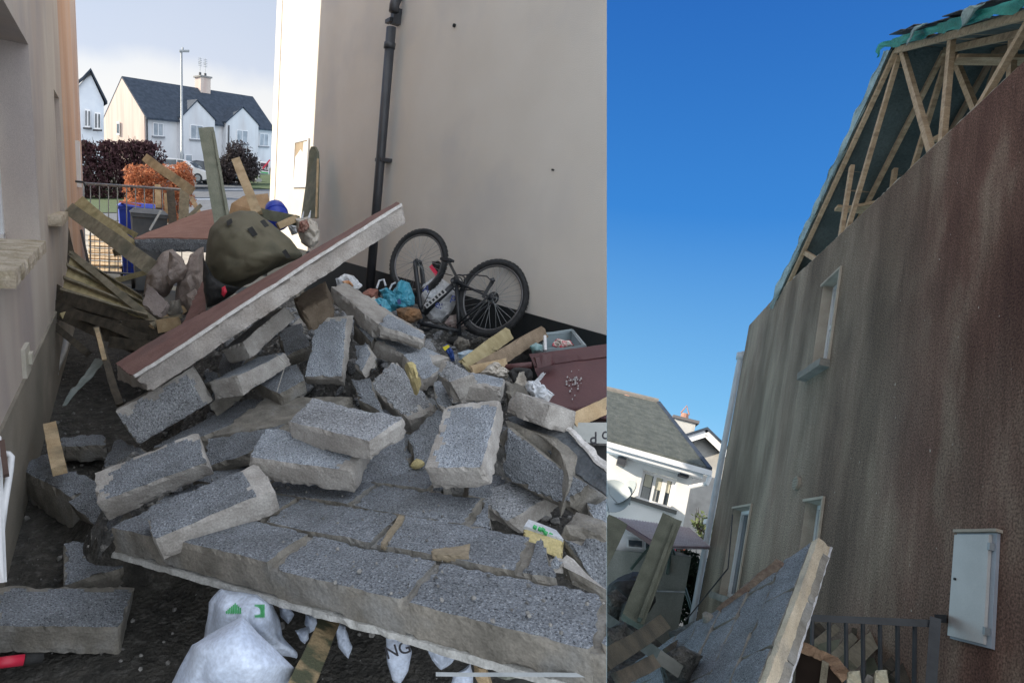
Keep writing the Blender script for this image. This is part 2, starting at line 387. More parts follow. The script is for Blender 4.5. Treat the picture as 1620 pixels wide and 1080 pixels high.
MAR = mat('maroon_bin_plastic', (.085, .034, .036), (.11, .045, .046), 4, .5, .1, 80, c3=(.075, .03, .033), s3=3)
METAL = mat('galvanised_metal', (.24, .26, .27), (.34, .36, .37), 10, .5, .1, 80, metal=.4)
DMETAL = mat('dark_painted_metal', (.015, .018, .022), (.03, .034, .04), 10, .45, .1, 80)
RUB = mat('tyre_rubber', (.018, .02, .022), (.035, .037, .04), 20, .8, .4, 150)
RUBB = mat('rubble_soil', (.035, .034, .030), (.085, .08, .07), 12, .95, 1.0, 60, c3=(.13, .125, .115), s3=26, lo3=.52, hi3=.72, bdist=.03)
SLATE = mat('dark_slate', (.03, .042, .06), (.05, .065, .09), 3, .8, .2, 30, spec=.3)
def rocks_mat(): return mat('rubble_chips', (.16, .16, .155), (.34, .33, .31), 30, .95, .6, 90, c3=(.07, .07, .07), s3=14)
CHIP = rocks_mat()
YEL = mat('yellow_insulation', (.50, .42, .20), (.60, .51, .28), 12, .9, .4, 90)
RED = mat('red_plastic', (.55, .02, .05), (.62, .03, .07), 8, .4, 0, 60)
TAN = mat('tan_plywood', (.45, .30, .17), (.55, .38, .23), 6, .8, .2, 80)
GRN = mat('printed_green', (.04, .32, .10), (.06, .42, .14), 20, .5, 0, 60)
INK = mat('printed_black', (.015, .015, .02), (.02, .02, .03), 20, .5, 0, 60)
INKB = mat('printed_blue', (.02, .04, .16), (.03, .05, .20), 20, .5, 0, 60)
WHITE = mat('white_paint', (.74, .74, .75), (.80, .80, .80), 4, .5, 0, 60)

# ---------------------------------------------------------------- ground of the alley and the street beyond
DY = [(1300, 1.35), (1080, 1.62), (900, 2.05), (760, 2.75), (600, 4.4), (520, 6.3), (460, 9.0), (420, 12.4), (400, 14.5), (360, 18), (345, 20.5), (325, 27), (300, 37), (285, 44), (272, 52), (266, 60), (262, 110), (258, 400)]
def dep(y):
    for (a, p), (b, q) in zip(DY, DY[1:]):
        if a >= y >= b: return p+(q-p)*(a-y)/(a-b)
    return DY[0][1] if y > DY[0][0] else DY[-1][1]
def gpt(x, y, lift=0):
    if y >= 425:
        r = A(x, y, 1); p = r*(-1.6/r[2])
    else: p = A(x, y, dep(y))
    return p+np.array([0, 0, lift])
m = M(); ys = [425, 418, 410, 400, 390, 380, 370, 360, 345, 335, 325, 312, 300, 292, 285, 278, 272, 266, 262, 258]; xs = [-500, -200, -60, 0, 60, 120, 180, 240, 300, 360, 405, 432]
vs = [gpt(x, y, -.01) for y in ys for x in xs]; nx = len(xs)
m.add(vs, [(j*nx+i, j*nx+i+1, (j+1)*nx+i+1, (j+1)*nx+i) for j in range(len(ys)-1) for i in range(nx-1)])
# the flat alley floor, joined to the street's edge
al = [gpt(x, 425, -.01) for x in xs]
m.add(al+[np.array([p[0]*.6-.6, -1.5, -1.61]) if p[0] < 0 else np.array([min(p[0], 3.2), -1.5, -1.61]) for p in al], [(i, i+1, nx+i+1, nx+i) for i in range(nx-1)])
CONC = mat('wet_dark_concrete', (.045, .047, .042), (.085, .085, .075), 5, .8, .5, 90, c3=(.035, .042, .03), s3=2.5)
struct(obj('ground', m, CONC, cut='L', at=(0, 0, -1.6)))
def strip(name, poly, ma, lift, kind='structure', nsub=14):
    # poly: rows of (y, xleft, xright)
    m = M(); R_ = []
    for (y, a, b), (y2, a2, b2) in zip(poly, poly[1:]):
        k = max(1, int(abs(y2-y)/6))
        for i in range(k): t = i/k; R_.append((y+(y2-y)*t, a+(a2-a)*t, b+(b2-b)*t))
    R_.append(poly[-1])
    for (y, a, b), (y2, a2, b2) in zip(R_, R_[1:]):
        for i in range(nsub):
            s, t = i/nsub, (i+1)/nsub
            m.add([gpt(a+(b-a)*s, y, lift), gpt(a+(b-a)*t, y, lift), gpt(a2+(b2-a2)*t, y2, lift), gpt(a2+(b2-a2)*s, y2, lift)], [(0, 1, 2, 3)])
    o = obj(name, m, ma, cut='L'); o['kind'] = kind; return o
ASPH = mat('asphalt', (.075, .085, .10), (.11, .12, .135), 3, .9, .3, 60)
PAVE = mat('pavement_concrete', (.30, .28, .24), (.40, .37, .32), 4, .9, .3, 60)
LAWN = mat('lawn_green', (.035, .06, .02), (.055, .085, .03), 5, .95, .8, 40)
strip('street_road', [(350, 60, 433), (318, 190, 433), (272, 250, 433)], ASPH, .02)
strip('pavement', [(420, 60, 420), (352, 60, 420)], PAVE, .02)
strip('lawn', [(338, 60, 235), (300, 60, 300)], LAWN, .05)
strip('lawn', [(300, 385, 433), (277, 375, 433)], LAWN, .06)
WL = mat('road_line_white', (.6, .6, .6), (.7, .7, .7), 5, .8)
strip('road_marking', [(317, 305, 352), (315.5, 305, 352)], WL, .035, nsub=4)
strip('road_marking', [(301, 345, 385), (300, 345, 385)], WL, .035, nsub=4)

# ---------------------------------------------------------------- the stained house at the left
def LW(a, z, dd=0):      # a: distance along the wall, dd: into the house
    return np.array([-.45+.0245*a-dd, a, z])
def lwp(px, py, off=0):
    p = onp(px, py, np.array([-.45+off, 0, 0]), nrm([1, -.0245, 0])); return p[1], p[2]
t = thing('stained_house', 'cream rendered house wall streaked pink and orange, close on the left of the alley', 'house', (-.45, 3, -1.6))
a1, ztop = lwp(45, 71); zs = lwp(42, 402)[1]
w2a = lwp(88, 200)[0]; w2b = lwp(95.5, 200)[0]; z2t = lwp(90, 150)[1]; z2b = lwp(95, 340)[1]
hs = [(1.5, a1, zs, ztop), (w2a, w2b, z2b, z2t)]
m = M(); m.holes(LW, .8, w2b+.4, -1.0, 6.2, hs, .32); obj('wall', m, RENDL, t, fixn=False)
m = M(); m.holes(LW, w2b+.4, 11.0, -1.6, 6.2, [], .32); o = obj('wall', m, ORG, t, fixn=False); o['label'] = 'orange stained end of the wall'
m = M(); m.box((.8, -1.6, -.015), (w2b+.4, -1.0, .3), lambda a, z, d: LW(a, z, d)); obj('plinth', m, mat('damp_plinth', (.22, .20, .165), (.31, .28, .23), 4, .9, .3, 120, c3=(.17, .16, .13), s3=2), t)
m = M(); m.box((11.0, -1.6, 0), (11.3, 6.2, 6), lambda a, z, d: LW(a-.3, z, d+.33)); obj('end_wall', m, RENDL, t)
m = M()
m.prism([(-.6, .5, 6.2), (-.1, 11.3, 6.2), (-3.3, 11.3, 8.6), (-3.7, .5, 8.6)], (0, 0, .12)); m.prism([(-7, .5, 6.2), (-7, 11.3, 6.2), (-3.3, 11.3, 8.6), (-3.7, .5, 8.6)], (0, 0, .12))
obj('roof', m, SLATE, t)
wd = thing('window', '', '', (0, 0, 0)); bpy.data.objects.remove(wd)
m = M(); dd = .2
ai = a1+.02
for (p, q, r, s_) in [(1.5, ai, zs, zs+.06), (1.5, ai, ztop-.06, ztop), (ai-.07, ai, zs, ztop), (2.2, 2.28, zs, ztop)]: m.box((p, r, dd), (q, s_, dd+.06), lambda a, z, d: LW(a, z, d))
o = obj('window', m, PVC, t); m = M(); m.box((1.5, zs, dd+.025), (ai, ztop, dd+.04), LW); obj('pane', m, GLAZ, o)
sA, sB = 1.4, lwp(60, 390)[0]
s1 = [A(8, 434, 2.7), A(73, 378, 4.6)]
m = M(); SX = lwp; wn = nrm([1, -.0245, 0]); e0 = onp(8, 432, [-.33, 0, 0], wn); e1 = onp(73, 378, [-.33, 0, 0], wn)
yN, yF = e0[1], e1[1]; zt = (e0[2]+e1[2])/2+.0
m.box((-.72, yN-.02, zt-.06), (e1[0], yF, zt), None, sub=(6, 30, 2), rough=.004, chip=.012); obj('sill', m, SILL, o, smooth=False)
m = M(); m.box((w2a, z2b, .15), (w2b, z2t, .2), LW); o = obj('window', m, PVC, t)
m = M(); e0 = onp(92, 348, [-.38, 0, 0], wn); e1 = onp(108, 339, [-.38, 0, 0], wn); m.box((-.6, e0[1], e0[2]-.05), (e1[0], e1[1], e0[2]+.03), None, sub=(3, 10, 2), rough=.004, chip=.01); obj('sill', m, SILL, o)
# open meter cabinet near the far corner
m = M(); p0 = lwp(118.5, 222); p1 = lwp(122, 296); m.box((p0[0], p1[1], -.05), (p1[0]+.2, p0[1], 0), LW); obj('meter_cabinet', m, PVC, t)
m = M(); q = lwp(119, 287); m.tube([LW(q[0], q[1], 0), LW(q[0], q[1], -.1), LW(q[0], q[1]-.05, -.12)], .015); obj('hook', m, DMETAL, t)
# small square outlet cover
m = M(); p0 = lwp(32, 545); p1 = lwp(43, 588); m.box((p0[0], p1[1]+.01, -.02), (p1[0], p1[1]+.17, 0), LW); m.box((p0[0]+.1, p1[1]+.06, -.035), (p0[0]+.16, p1[1]+.12, -.02), LW); obj('outlet_cover', m, mat('dirty_white_plastic', (.5, .48, .4), (.6, .57, .5), 8, .5), t)
# waste pipe with elbow
m = M(); m.tube([A(104, 538, 4.85), A(98, 560, 4.6), A(80, 598, 4.25), A(75, 608, 4.15), A(70, 612, 4.1), A(60, 613, 4.1)], [.035]*6, 12)
m.tube([A(84, 590, 4.3), A(79, 601, 4.22)], .042, 12); obj('waste_pipe', m, mat('grey_pvc_pipe', (.34, .36, .36), (.44, .45, .45), 6, .5), t, smooth=True)
# white door post and pipe bracket at the lower left
t = thing('door_frame', 'white plastic door frame at the bottom left edge, with a brown latch', 'door frame', A(-4, 920, 1.5))
m = M(); m.quad(A(-60, 660, 1.62), A(2, 690, 1.62), A(11, 920, 1.36), A(-60, 925, 1.36), nrm(A(-30, 800, 1))*.12, sub=(3, 8, 2)); m.quad(A(-60, 660, 1.60), A(-3, 690, 1.60), A(6, 921, 1.33), A(-60, 925, 1.33), nrm(A(-30, 800, 1))*.03); obj('post', m, PVC, t)
m = M(); m.beam(A(3, 698, 1.55), A(10, 752, 1.5), .014, .02); obj('latch', m, mat('rusty_brown', (.07, .04, .03), (.10, .06, .045), 20, .7), t)
m = M(); m.tube([A(-2, 717, 1.56), A(14, 718, 1.56), A(18, 722, 1.56), A(16, 745, 1.55), A(7, 800, 1.5), A(2, 840, 1.48)], .009, 10); obj('handle', m, PVC, t, smooth=True)

# ---------------------------------------------------------------- the white house at the right of the alley
XR = 3.15
t = thing('white_gable_house', 'white rendered house wall right of the alley, sunlit only at its far strip', 'house', (XR, 6, -1.6))
def RWp(px, py, off=0): return onp(px, py, [XR-off, 0, 0], np.array([1., 0, 0]))
m = M(); ye = RWp(434, 150)[1]
m.box((XR, 2, -.67), (9, ye, 8.2), None); obj('wall', m, REND, t, cut='L')
m = M(); m.box((XR, ye, -1.6), (XR+.0, ye, 8.2)) if 0 else None
m.box((XR-.012, 2, -1.62), (9, ye-.02, -.67)); obj('plinth', m, BLACK, t, cut='L')
m = M(); m.box((XR-.014, ye-.32, -.66), (XR, ye+.004, 8.19)); obj('corner_bead', m, mat('cream_render', (.7, .66, .58), (.76, .72, .64), 4, .9), t)
m = M(); m.prism([(2.9, 1.5, 8.2), (2.9, ye+.3, 8.2), (6.1, ye+.3, 10.6), (6.1, 1.5, 10.6)], (0, 0, .15)); m.prism([(9.3, 1.5, 8.2), (9.3, ye+.3, 8.2), (6.1, ye+.3, 10.6), (6.1, 1.5, 10.6)], (0, 0, .15)); obj('roof', m, SLATE, t, cut='L')
pr = .056
m = M(); tp = RWp(619, 44, .12); bt = RWp(584, 470, .12); m.tube([bt, tp], pr, 16)
q = RWp(616, 76, .12); q2 = RWp(617, 68, .12); m.tube([q+(q-q2)*.2, q2], pr*1.2, 16); dp = obj('drainpipe', m, PIPEM, t, smooth=True); dp['label'] = 'broken lower length of drainpipe'
dk = nrm(tp-bt)
m = M(); m.tube([RWp(623, 19, .12), RWp(624, 8, .12), RWp(626, 2, .10), RWp(632, -8, .05), RWp(634, -30, .05)], pr*1.02, 16); o = obj('drainpipe', m, PIPEM, t, smooth=True); o['label'] = 'short bend of drainpipe left hanging above'
m = M(); c0 = RWp(632, 26, .0); m.box((XR-.10, c0[1]-.05, c0[2]-.10), (XR, c0[1]+.03, c0[2]+.06)); m.box((XR-.13, c0[1]-.02, c0[2]-.08), (XR-.08, c0[1]+.1, c0[2]-.04)); obj('bracket', m, PIPEM, t)
m = M(); c0 = RWp(614, 255, .0); m.box((XR-.15, c0[1]-.10, c0[2]-.02), (XR, c0[1]+.06, c0[2]+.02)); obj('bracket', m, PIPEM, t)
for px, py in ((720, 41), (876, 269)):
    m = M(); c0 = RWp(px, py); r_ = .017 if px == 720 else .007; m.tube([c0+[.01, 0, 0], c0-[.02, 0, 0]], r_, 8); obj('wall_plug', m, BLKF, t)
# broken meter cupboard
p0 = RWp(468, 224); p1 = RWp(490, 224); p2 = RWp(468, 297)
yA, yB, zT, zB = p0[1], p1[1], p0[2], p2[2]
m = M(); m.box((XR-.03, yB, zB), (XR-.002, yA, zB+.03)); m.box((XR-.03, yB, zT-.03), (XR-.002, yA, zT)); m.box((XR-.03, yA-.04, zB+.03), (XR-.002, yA, zT-.03)); m.box((XR-.03, yB, zB+.03), (XR-.002, yB+.04, zT-.03))
o = obj('meter_cabinet', m, PVC, t)
m = M(); m.box((XR-.02, yB+.04, zB+.03), (XR-.004, yA-.04, zT-.03)); obj('backing_board', m, mat('brown_board', (.30, .24, .17), (.38, .31, .22), 5, .9), o)
m = M(); hh = zT-zB
m.prism([(XR-.028, yA-.04, zB+.03), (XR-.028, yB+.05, zB+.03), (XR-.028, yB+.05, zT-.05), (XR-.028, yB+.22, zT-.05), (XR-.028, yB+.25, zB+hh*.72), (XR-.028, (yA+yB)/2, zB+hh*.8), (XR-.028, yA-.1, zB+hh*.66)], (.006, 0, 0)); obj('torn_door', m, PVC, o)
# tall green board leaning on the wall
t_ = thing('leaning_board', 'tall green grey board with a rounded top leaning on the white wall', 'board', A(490, 345, 7.2))
m = M(); P = [A(476, 345, 7.6), A(500, 345, 7.3), A(502, 262, 7.6), A(501, 240, 7.7), A(497, 232, 7.7), A(492, 232, 7.75), A(489, 240, 7.8), A(484, 290, 7.8)]
m.prism(P, np.array([.05, .03, 0])); obj('board', m, TREAT, t_)
m = M(); m.beam(A(500, 345, 7.2), A(503, 252, 7.6), .03, .03); obj('batten', m, WOODL, t_)

# ---------------------------------------------------------------- the street houses
def house_frame(px, py, d): return A(px, py, d)
def plane_from(P, U, V): return P, nrm(np.cross(U, V))
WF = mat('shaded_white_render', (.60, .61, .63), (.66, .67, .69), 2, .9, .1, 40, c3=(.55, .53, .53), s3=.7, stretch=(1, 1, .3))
PINKW = mat('pink_streaked_render', (.56, .46, .40), (.64, .54, .47), 1.2, .9, .1, 40, c3=(.52, .38, .33), s3=1.0, stretch=(1.5, 1.5, .15), lo3=.45, hi3=.7)
B0 = A(230, 268, 48.); E0 = A(230, 183, 48.); E1 = A(431, 203, 60.); G0 = A(165, 190, 52.)
U = E1-E0; V = G0-E0; H = E0[2]-B0[2]
def T(u, v, z): return E0+U*u+V*v+np.array([0, 0, z])      # z relative to the eaves
nf = nrm(np.cross(U, [0, 0, 1.]))
if nf[1] > 0: nf = -nf
def fz(px, py, off=0):
    p = onp(px, py, E0+nf*off, nf); q = p-E0-nf*off
    u = (q[0]*U[0]+q[1]*U[1])/(U[0]**2+U[1]**2); return u, q[2]-U[2]*u
ap = A(190, 127, 50.); zr = ap[2]-(E0+V*.5)[2]
t = thing('terraced_house', 'white terraced houses across the street with blue grey slate roof and a pink streaked gable', 'house', E0+U*.5-[0, 0, H])
hb = H+1.2
def Tf(u, z, dd=0): return T(u, 0, z)-nf*dd
def win(px0, py0, px1, py1, parent, off=0.0, sill=True, mull=1):
    u0, z0 = fz(px0, py1, off); u1, z1 = fz(px1, py0, off)
    fn = lambda u, z, d=0: E0+nf*(off+.06)+U*u+np.array([0, 0, z])-nf*d
    m = M(); W_ = (u1-u0); fr = .06/np.linalg.norm(U)
    for (a, b, c, d) in [(u0, u1, z0, z0+.07), (u0, u1, z1-.07, z1), (u0, u0+fr, z0+.07, z1-.07), (u1-fr, u1, z0+.07, z1-.07)]+[((u0+u1)/2-fr/2, (u0+u1)/2+fr/2, z0+.07, z1-.07)]*mull: m.box((a, c, 0), (b, d, .1), fn)
    o = obj('window', m, WHITE, parent)
    m = M(); m.box((u0+fr, z0+.07, .03), (u1-fr, z1-.07, .05), fn); obj('pane', m, GLAZ, o)
    if sill: m = M(); m.box((u0-fr*2, z0-.14, -.1), (u1+fr*2, z0, .05), fn); obj('sill', m, mat('grey_sill', (.22, .23, .25), None, 5), o)
    return o
m = M(); q = .02
m.add([T(0, 0, -hb), T(1, 0, -hb), T(1, 0, 0), T(0, 0, 0)], [(0, 1, 2, 3)]); m.add([T(0, 1, -hb), T(1, 1, -hb), T(1, 1, 0), T(0, 1, 0)], [(0, 1, 2, 3)])
m.add([T(1, 0, -hb), T(1, 1, -hb), T(1, 1, 0), T(1, .5, zr), T(1, 0, 0)], [(0, 1, 2, 3, 4)])
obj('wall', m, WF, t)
m = M(); m.prism([T(0, 0, -hb), T(0, 0, 0), T(0, .5, zr), T(0, 1, 0), T(0, 1, -hb)], -nrm(U)*.12); o = obj('gable_wall', m, PINKW, t); o['label'] = 'pink streaked gable wall in the low sun'
m = M(); e = .008; zz = .18
m.prism([T(-e, -.05, -zr*.1), T(1+e, -.05, -zr*.1), T(1+e, .5, zr+.02), T(-e, .5, zr+.02)], (0, 0, zz)); m.prism([T(-e, 1.05, -zr*.1), T(1+e, 1.05, -zr*.1), T(1+e, .5, zr+.02), T(-e, .5, zr+.02)], (0, 0, zz))
obj('roof', m, SLATE, t)
m = M(); m.box((0, -.26, -.1), (.99, -.1, .02), lambda u, z, d: T(u, 0, z)-nf*d); obj('gutter', m, WHITE, t)
m = M(); u0 = fz(231.5, 200)[0]; m.tube([T(.006, 0, -.2)+nf*.1, T(.006, 0, -hb)+nf*.1], .07, 8); obj('downpipe', m, PIPEM, t)
m = M(); u0 = fz(355.5, 200)[0]; m.tube([T(u0, 0, -.2)+nf*.7, T(u0, 0, -hb)+nf*.7], .07, 8); obj('downpipe', m, PIPEM, t)
for (xl, yl, xa, ya, xr, yr) in ((287, 184, 311.5, 160.5, 340, 190), (358, 192, 384, 171, 409, 198)):
    off = .6; a = fz(xl, yl, off); b = fz(xa, ya, off); c = fz(xr, yr, off)
    fn = lambda u, z, d=0: E0+nf*off+U*u+np.array([0, 0, z])-nf*d
    zl = (a[1]+c[1])/2
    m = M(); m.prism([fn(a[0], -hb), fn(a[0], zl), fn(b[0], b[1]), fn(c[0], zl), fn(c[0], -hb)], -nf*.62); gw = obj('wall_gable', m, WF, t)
    m = M(); bk = 3.2
    for s0, s1 in ((a, b), (c, b)):
        du = (s0[0]-s1[0])*.06
        m.prism([fn(s0[0]+du, zl-.14, -.12), fn(s1[0], b[1]+.05, -.12), fn(s1[0], b[1]+.05, bk+.6), fn(s0[0]+du, zl-.14, .6)], (0, 0, .14))
    obj('gable_roof', m, SLATE, t)
for w_ in ((242, 195.5, 258, 215, 0, 1), (301, 199, 321, 220, .6, 1), (374, 207, 392, 226.5, .6, 1), (410, 212, 424.5, 231, 0, 1), (257, 244, 263, 262, 0, 0), (293, 245, 304, 260, .6, 0), (420, 273, 427, 287, 0, 0)):
    win(w_[0], w_[1], w_[2], w_[3], t, w_[4], mull=w_[5])
# small slit window of the pink gable
gn = nrm(np.cross(V, [0, 0, 1.])); gn = gn if gn@U < 0 else -gn
P = [onp(px, py, E0, gn)+gn*.05-nrm(U)*.15 for px, py in ((189, 214), (193, 214.5), (193, 193), (189, 193))]
m = M(); m.prism(P, -nrm(U)*.08); o = obj('window', m, WHITE, t); m = M(); cN = sum(P)/4; m.prism([cN+(p-cN)*.7-nrm(U)*.09 for p in P], -nrm(U)*.02); obj('pane', m, GLASS, o)
# chimney
P = onp(318, 168, T(0, .5, 0), nf); uc = (P-T(0, .5, 0))@U/(U@U)
def ch(a, b, z): return T(uc, .5, zr)+nrm(U)*a+nrm(V)*b+np.array([0, 0, z])
m = M(); m.box((-.62, -.5, -1.2), (.62, .5, 1.25), lambda a, b, z: ch(a, b, z)); o = obj('chimney', m, PINKW, t)
m = M(); m.box((-.75, -.62, 1.25), (.75, .62, 1.4), lambda a, b, z: ch(a, b, z)); obj('cap', m, mat('grey_cap', (.25, .24, .23), None, 4), o)
for s in (-.35, .3):
    m = M(); m.tube([ch(s, 0, 1.4), ch(s, 0, 1.75)], .13, 8); obj('chimney_pot', m, PIPEM, o)
    m = M(); m.tube([ch(s, 0, 1.7), ch(s, 0, 3.2)], .03, 5)
    for k in range(5): m.tube([ch(s-.3, -.1, 2.4+k*.17), ch(s+.3, .1, 2.42+k*.17)], .02, 4)
    m.tube([ch(s, -.3, 2.7), ch(s, .3, 2.75)], .02, 4); obj('aerial', m, METAL, o)
# neighbouring white house at far left
t = thing('white_house', 'tall narrow white gable house with two windows beside the alley wall', 'house', A(140, 250, 44))
P = [A(100, 275, 36), A(104, 160, 36), A(143, 116, 36.5), A(164, 162, 37), A(165, 275, 37)]
back = nrm([-.15, 1, 0])*2.2
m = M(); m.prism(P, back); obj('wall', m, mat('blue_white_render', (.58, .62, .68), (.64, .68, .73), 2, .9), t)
m = M(); nb = -nrm(back)*.25
m.prism([P[1]+nb+[-.2, 0, -.1], P[2]+nb+[0, 0, .12], P[2]+back+[0, 0, .12], P[1]+back+[-.2, 0, -.1]], (0, 0, .18)); m.prism([P[3]+nb+[.2, 0, -.1], P[2]+nb+[0, 0, .12], P[2]+back+[0, 0, .12], P[3]+back+[.2, 0, -.1]], (0, 0, .18)); obj('roof', m, SLATE, t)
m = M(); m.tube([P[2]+nb*.5, P[2]+nb*.5+[-1.4, 0, -1.3]], .1, 6); obj('barge_board', m, PIPEM, t)
for x0, y0, x1, y1 in ((134, 172, 143, 202), (149.5, 177, 159, 205)):
    q = [A(x0, y1, 36.3), A(x1, y1, 36.5), A(x1, y0+1.5, 36.5), A(x0, y0, 36.3)]; m = M(); m.prism(q, back*.02); o = obj('window', m, WHITE, t)
    m = M(); c_ = sum(q)/4; cc = [c_+(p-c_)*.8-back*.016 for p in q]; m.prism([cc[0], (cc[0]+cc[1])/2-[.05, 0, 0], (cc[2]+cc[3])/2-[.05, 0, 0], cc[3]], back*.003); m.prism([(cc[0]+cc[1])/2+[.05, 0, 0], cc[1], cc[2], (cc[2]+cc[3])/2+[.05, 0, 0]], back*.003); obj('pane', m, GLASS, o)
    m = M(); m.prism([q[0]+[-.1, -.08, -.12], q[1]+[.1, -.08, -.12], q[1]+[.1, -.08, 0], q[0]+[-.1, -.08, 0]], back*.03); obj('sill', m, PIPEM, o)
# street lamp
b = A(288, 285, 39.); b2 = A(287, 82, 39.)
t = thing('street_lamp', 'tall grey street lamp standing in front of the slate roofed houses', 'street lamp', b)
m = M(); m.tube([b, b+[0, 0, 1.8], b+[0, 0, 1.9], b2], [.14, .14, .10, .075], 10); obj('pole', m, METAL, t, smooth=True)
m = M(); m.quad(b2+[-.15, -.1, -.05], b2+[.55, -.1, .08], b2+[.55, .1, .08], b2+[-.15, .1, -.05], (0, 0, .13)); m.tube([b2+[.1, 0, .1], b2+[.1, 0, .3]], .06, 8); obj('lamp_head', m, METAL, t)
# hedges
def leaves(cells, n, size, ma, name, label, cat, seed=3, twigs=None, trunkmat=None, up=.2):
    rnd = random.Random(seed); m = M()
    for i in range(n):
        c, r = cells[rnd.randrange(len(cells))]
        while True:
            q = np.array([rnd.uniform(-1, 1) for _ in range(3)])
            if .25 < q@q < 1: break
        q = q*(.75+.3*abs(n1(q*2+i % 5))); p = np.array(c)+q*np.array(r)
        if n1(p*1.8*(1/max(r))) < -.28: continue
        a = nrm([rnd.gauss(0, 1) for _ in range(3)]); b = nrm(np.cross(a, [rnd.gauss(0, 1) for _ in range(3)])); s = size*rnd.uniform(.6, 1.4)
        m.add([p-a*s, p+b*s*.5, p+a*s, p-b*s*.5], [(0, 1, 2, 3)])
    t = thing(name, label, cat, np.array(cells[0][0])-[0, 0, cells[0][1][2]])
    obj('foliage', m, ma, t, fixn=False)
    m = M()
    for c, r in cells:
        for k in range(7):
            a = np.array(c)-[0, 0, r[2]]; e = np.array(c)+np.array([rnd.uniform(-.7, .7)*r[0], rnd.uniform(-.7, .7)*r[1], rnd.uniform(.2, 1.05)*r[2]])
            m.tube([a+(e-a)*.05, (a+e)/2+nv(a+k)*.1, e], [.012*size*25, .008*size*25, .003*size*25], 5)
    obj('stems', m, trunkmat or WOODD, t); return t
COP = mat('copper_leaves', (.36, .11, .05), (.66, .33, .18), 22, .6, 0, 60, c3=(.30, .07, .03), s3=20, trans=.5, spec=.2)
DRK = mat('dark_purple_leaves', (.045, .022, .028), (.085, .045, .05), 20, .8, 0, 60, trans=.15, spec=.1)
DRK2 = mat('dark_twiggy_leaves', (.035, .03, .032), (.075, .06, .06), 20, .8, 0, 60, trans=.15, spec=.1)
cells = [(A(x, y, 16), (.52, .42, .5)) for x in (211, 228, 246, 264, 280) for y in (276, 298, 322, 340)]+[(A(x, y, 16), (.42, .4, .42)) for x, y in ((281, 285), (293, 292), (290, 270), (284, 305), (296, 315), (296, 285))]
cells = [(c, (r[0]*.75, r[1], r[2]*.75)) for c, r in cells]
leaves(cells, 24000, .032, COP, 'copper_hedge', 'clipped orange copper beech hedge glowing in the sun behind the railings', 'hedge')
cells = [(A(x, y, 31), (1.0, 1.2, 1.0)) for x in (120, 140, 160, 180, 200, 222, 240) for y in (245, 270, 295)]+[(A(x, 234, 31), (.6, .8, .5)) for x in (135, 172, 196, 214, 232)]
leaves(cells, 16000, .10, DRK, 'dark_hedge', 'dark purple brown hedge in front of the pink gable', 'hedge', 5)
cells = [(A(x, y, 40), (1.1, 1.2, 1.1)) for x, y in ((362, 270), (378, 275), (392, 272), (368, 255), (384, 252), (376, 242), (352, 268), (394, 262))]
leaves(cells, 8000, .10, DRK2, 'round_bush', 'dark bare bush growing in front of the right hand gable across the street', 'bush', 9)
# estate agent board
t = thing('sale_board', 'small white framed sale board with a red slash beside the far house', 'sign', A(419, 300, 44))
def sb(x, y, d=44.): return A(x, y, d)
m = M(); m.beam(sb(409.5, 250), sb(409.5, 290), .08, .08); obj('post', m, WHITE, t)
m = M(); m.prism([sb(411, 274), sb(426, 276), sb(426, 257), sb(411, 255)], (0, .06, 0)); o = obj('panel', m, WHITE, t)
m = M(); m.prism([sb(412.5, 269, 43.95), sb(424.5, 271, 43.95), sb(424.5, 259, 43.95), sb(412.5, 257.5, 43.95)], (0, .03, 0)); o2 = obj('dark_field', m, mat('sign_dark', (.10, .05, .07), None, 4), t)
m = text_mesh('SALE', sb(412.8, 267.5, 43.9), sb(424, 269)-sb(413, 267.5), (0, 0, 1), .3); obj('lettering', m, WHITE, t)
m = M(); m.beam(sb(415.5, 267, 43.85), sb(427, 253, 43.85), .12, .02); obj('red_slash', m, RED, t)
m = M(); m.prism([sb(412.5, 273.5, 43.95), sb(424.5, 275, 43.95), sb(424.5, 273, 43.95), sb(412.5, 271.5, 43.95)], (0, .03, 0)); obj('green_band', m, GRN, t)
m = M(); m.box8([sb(405, 291, 42), sb(414, 292, 42), sb(414, 283, 42), sb(405, 282.5, 42)]+[sb(405, 291, 42)+[0, .4, 0], sb(414, 292, 42)+[0, .4, 0], sb(414, 283, 42)+[0, .4, 0], sb(405, 282.5, 42)+[0, .4, 0]], sub=(2, 2, 2)); tag(obj('utility_box', m, mat('pale_grey_box', (.42, .43, .42), None, 4)), 'small pale grey utility box on the verge beneath the sale board', 'utility box')
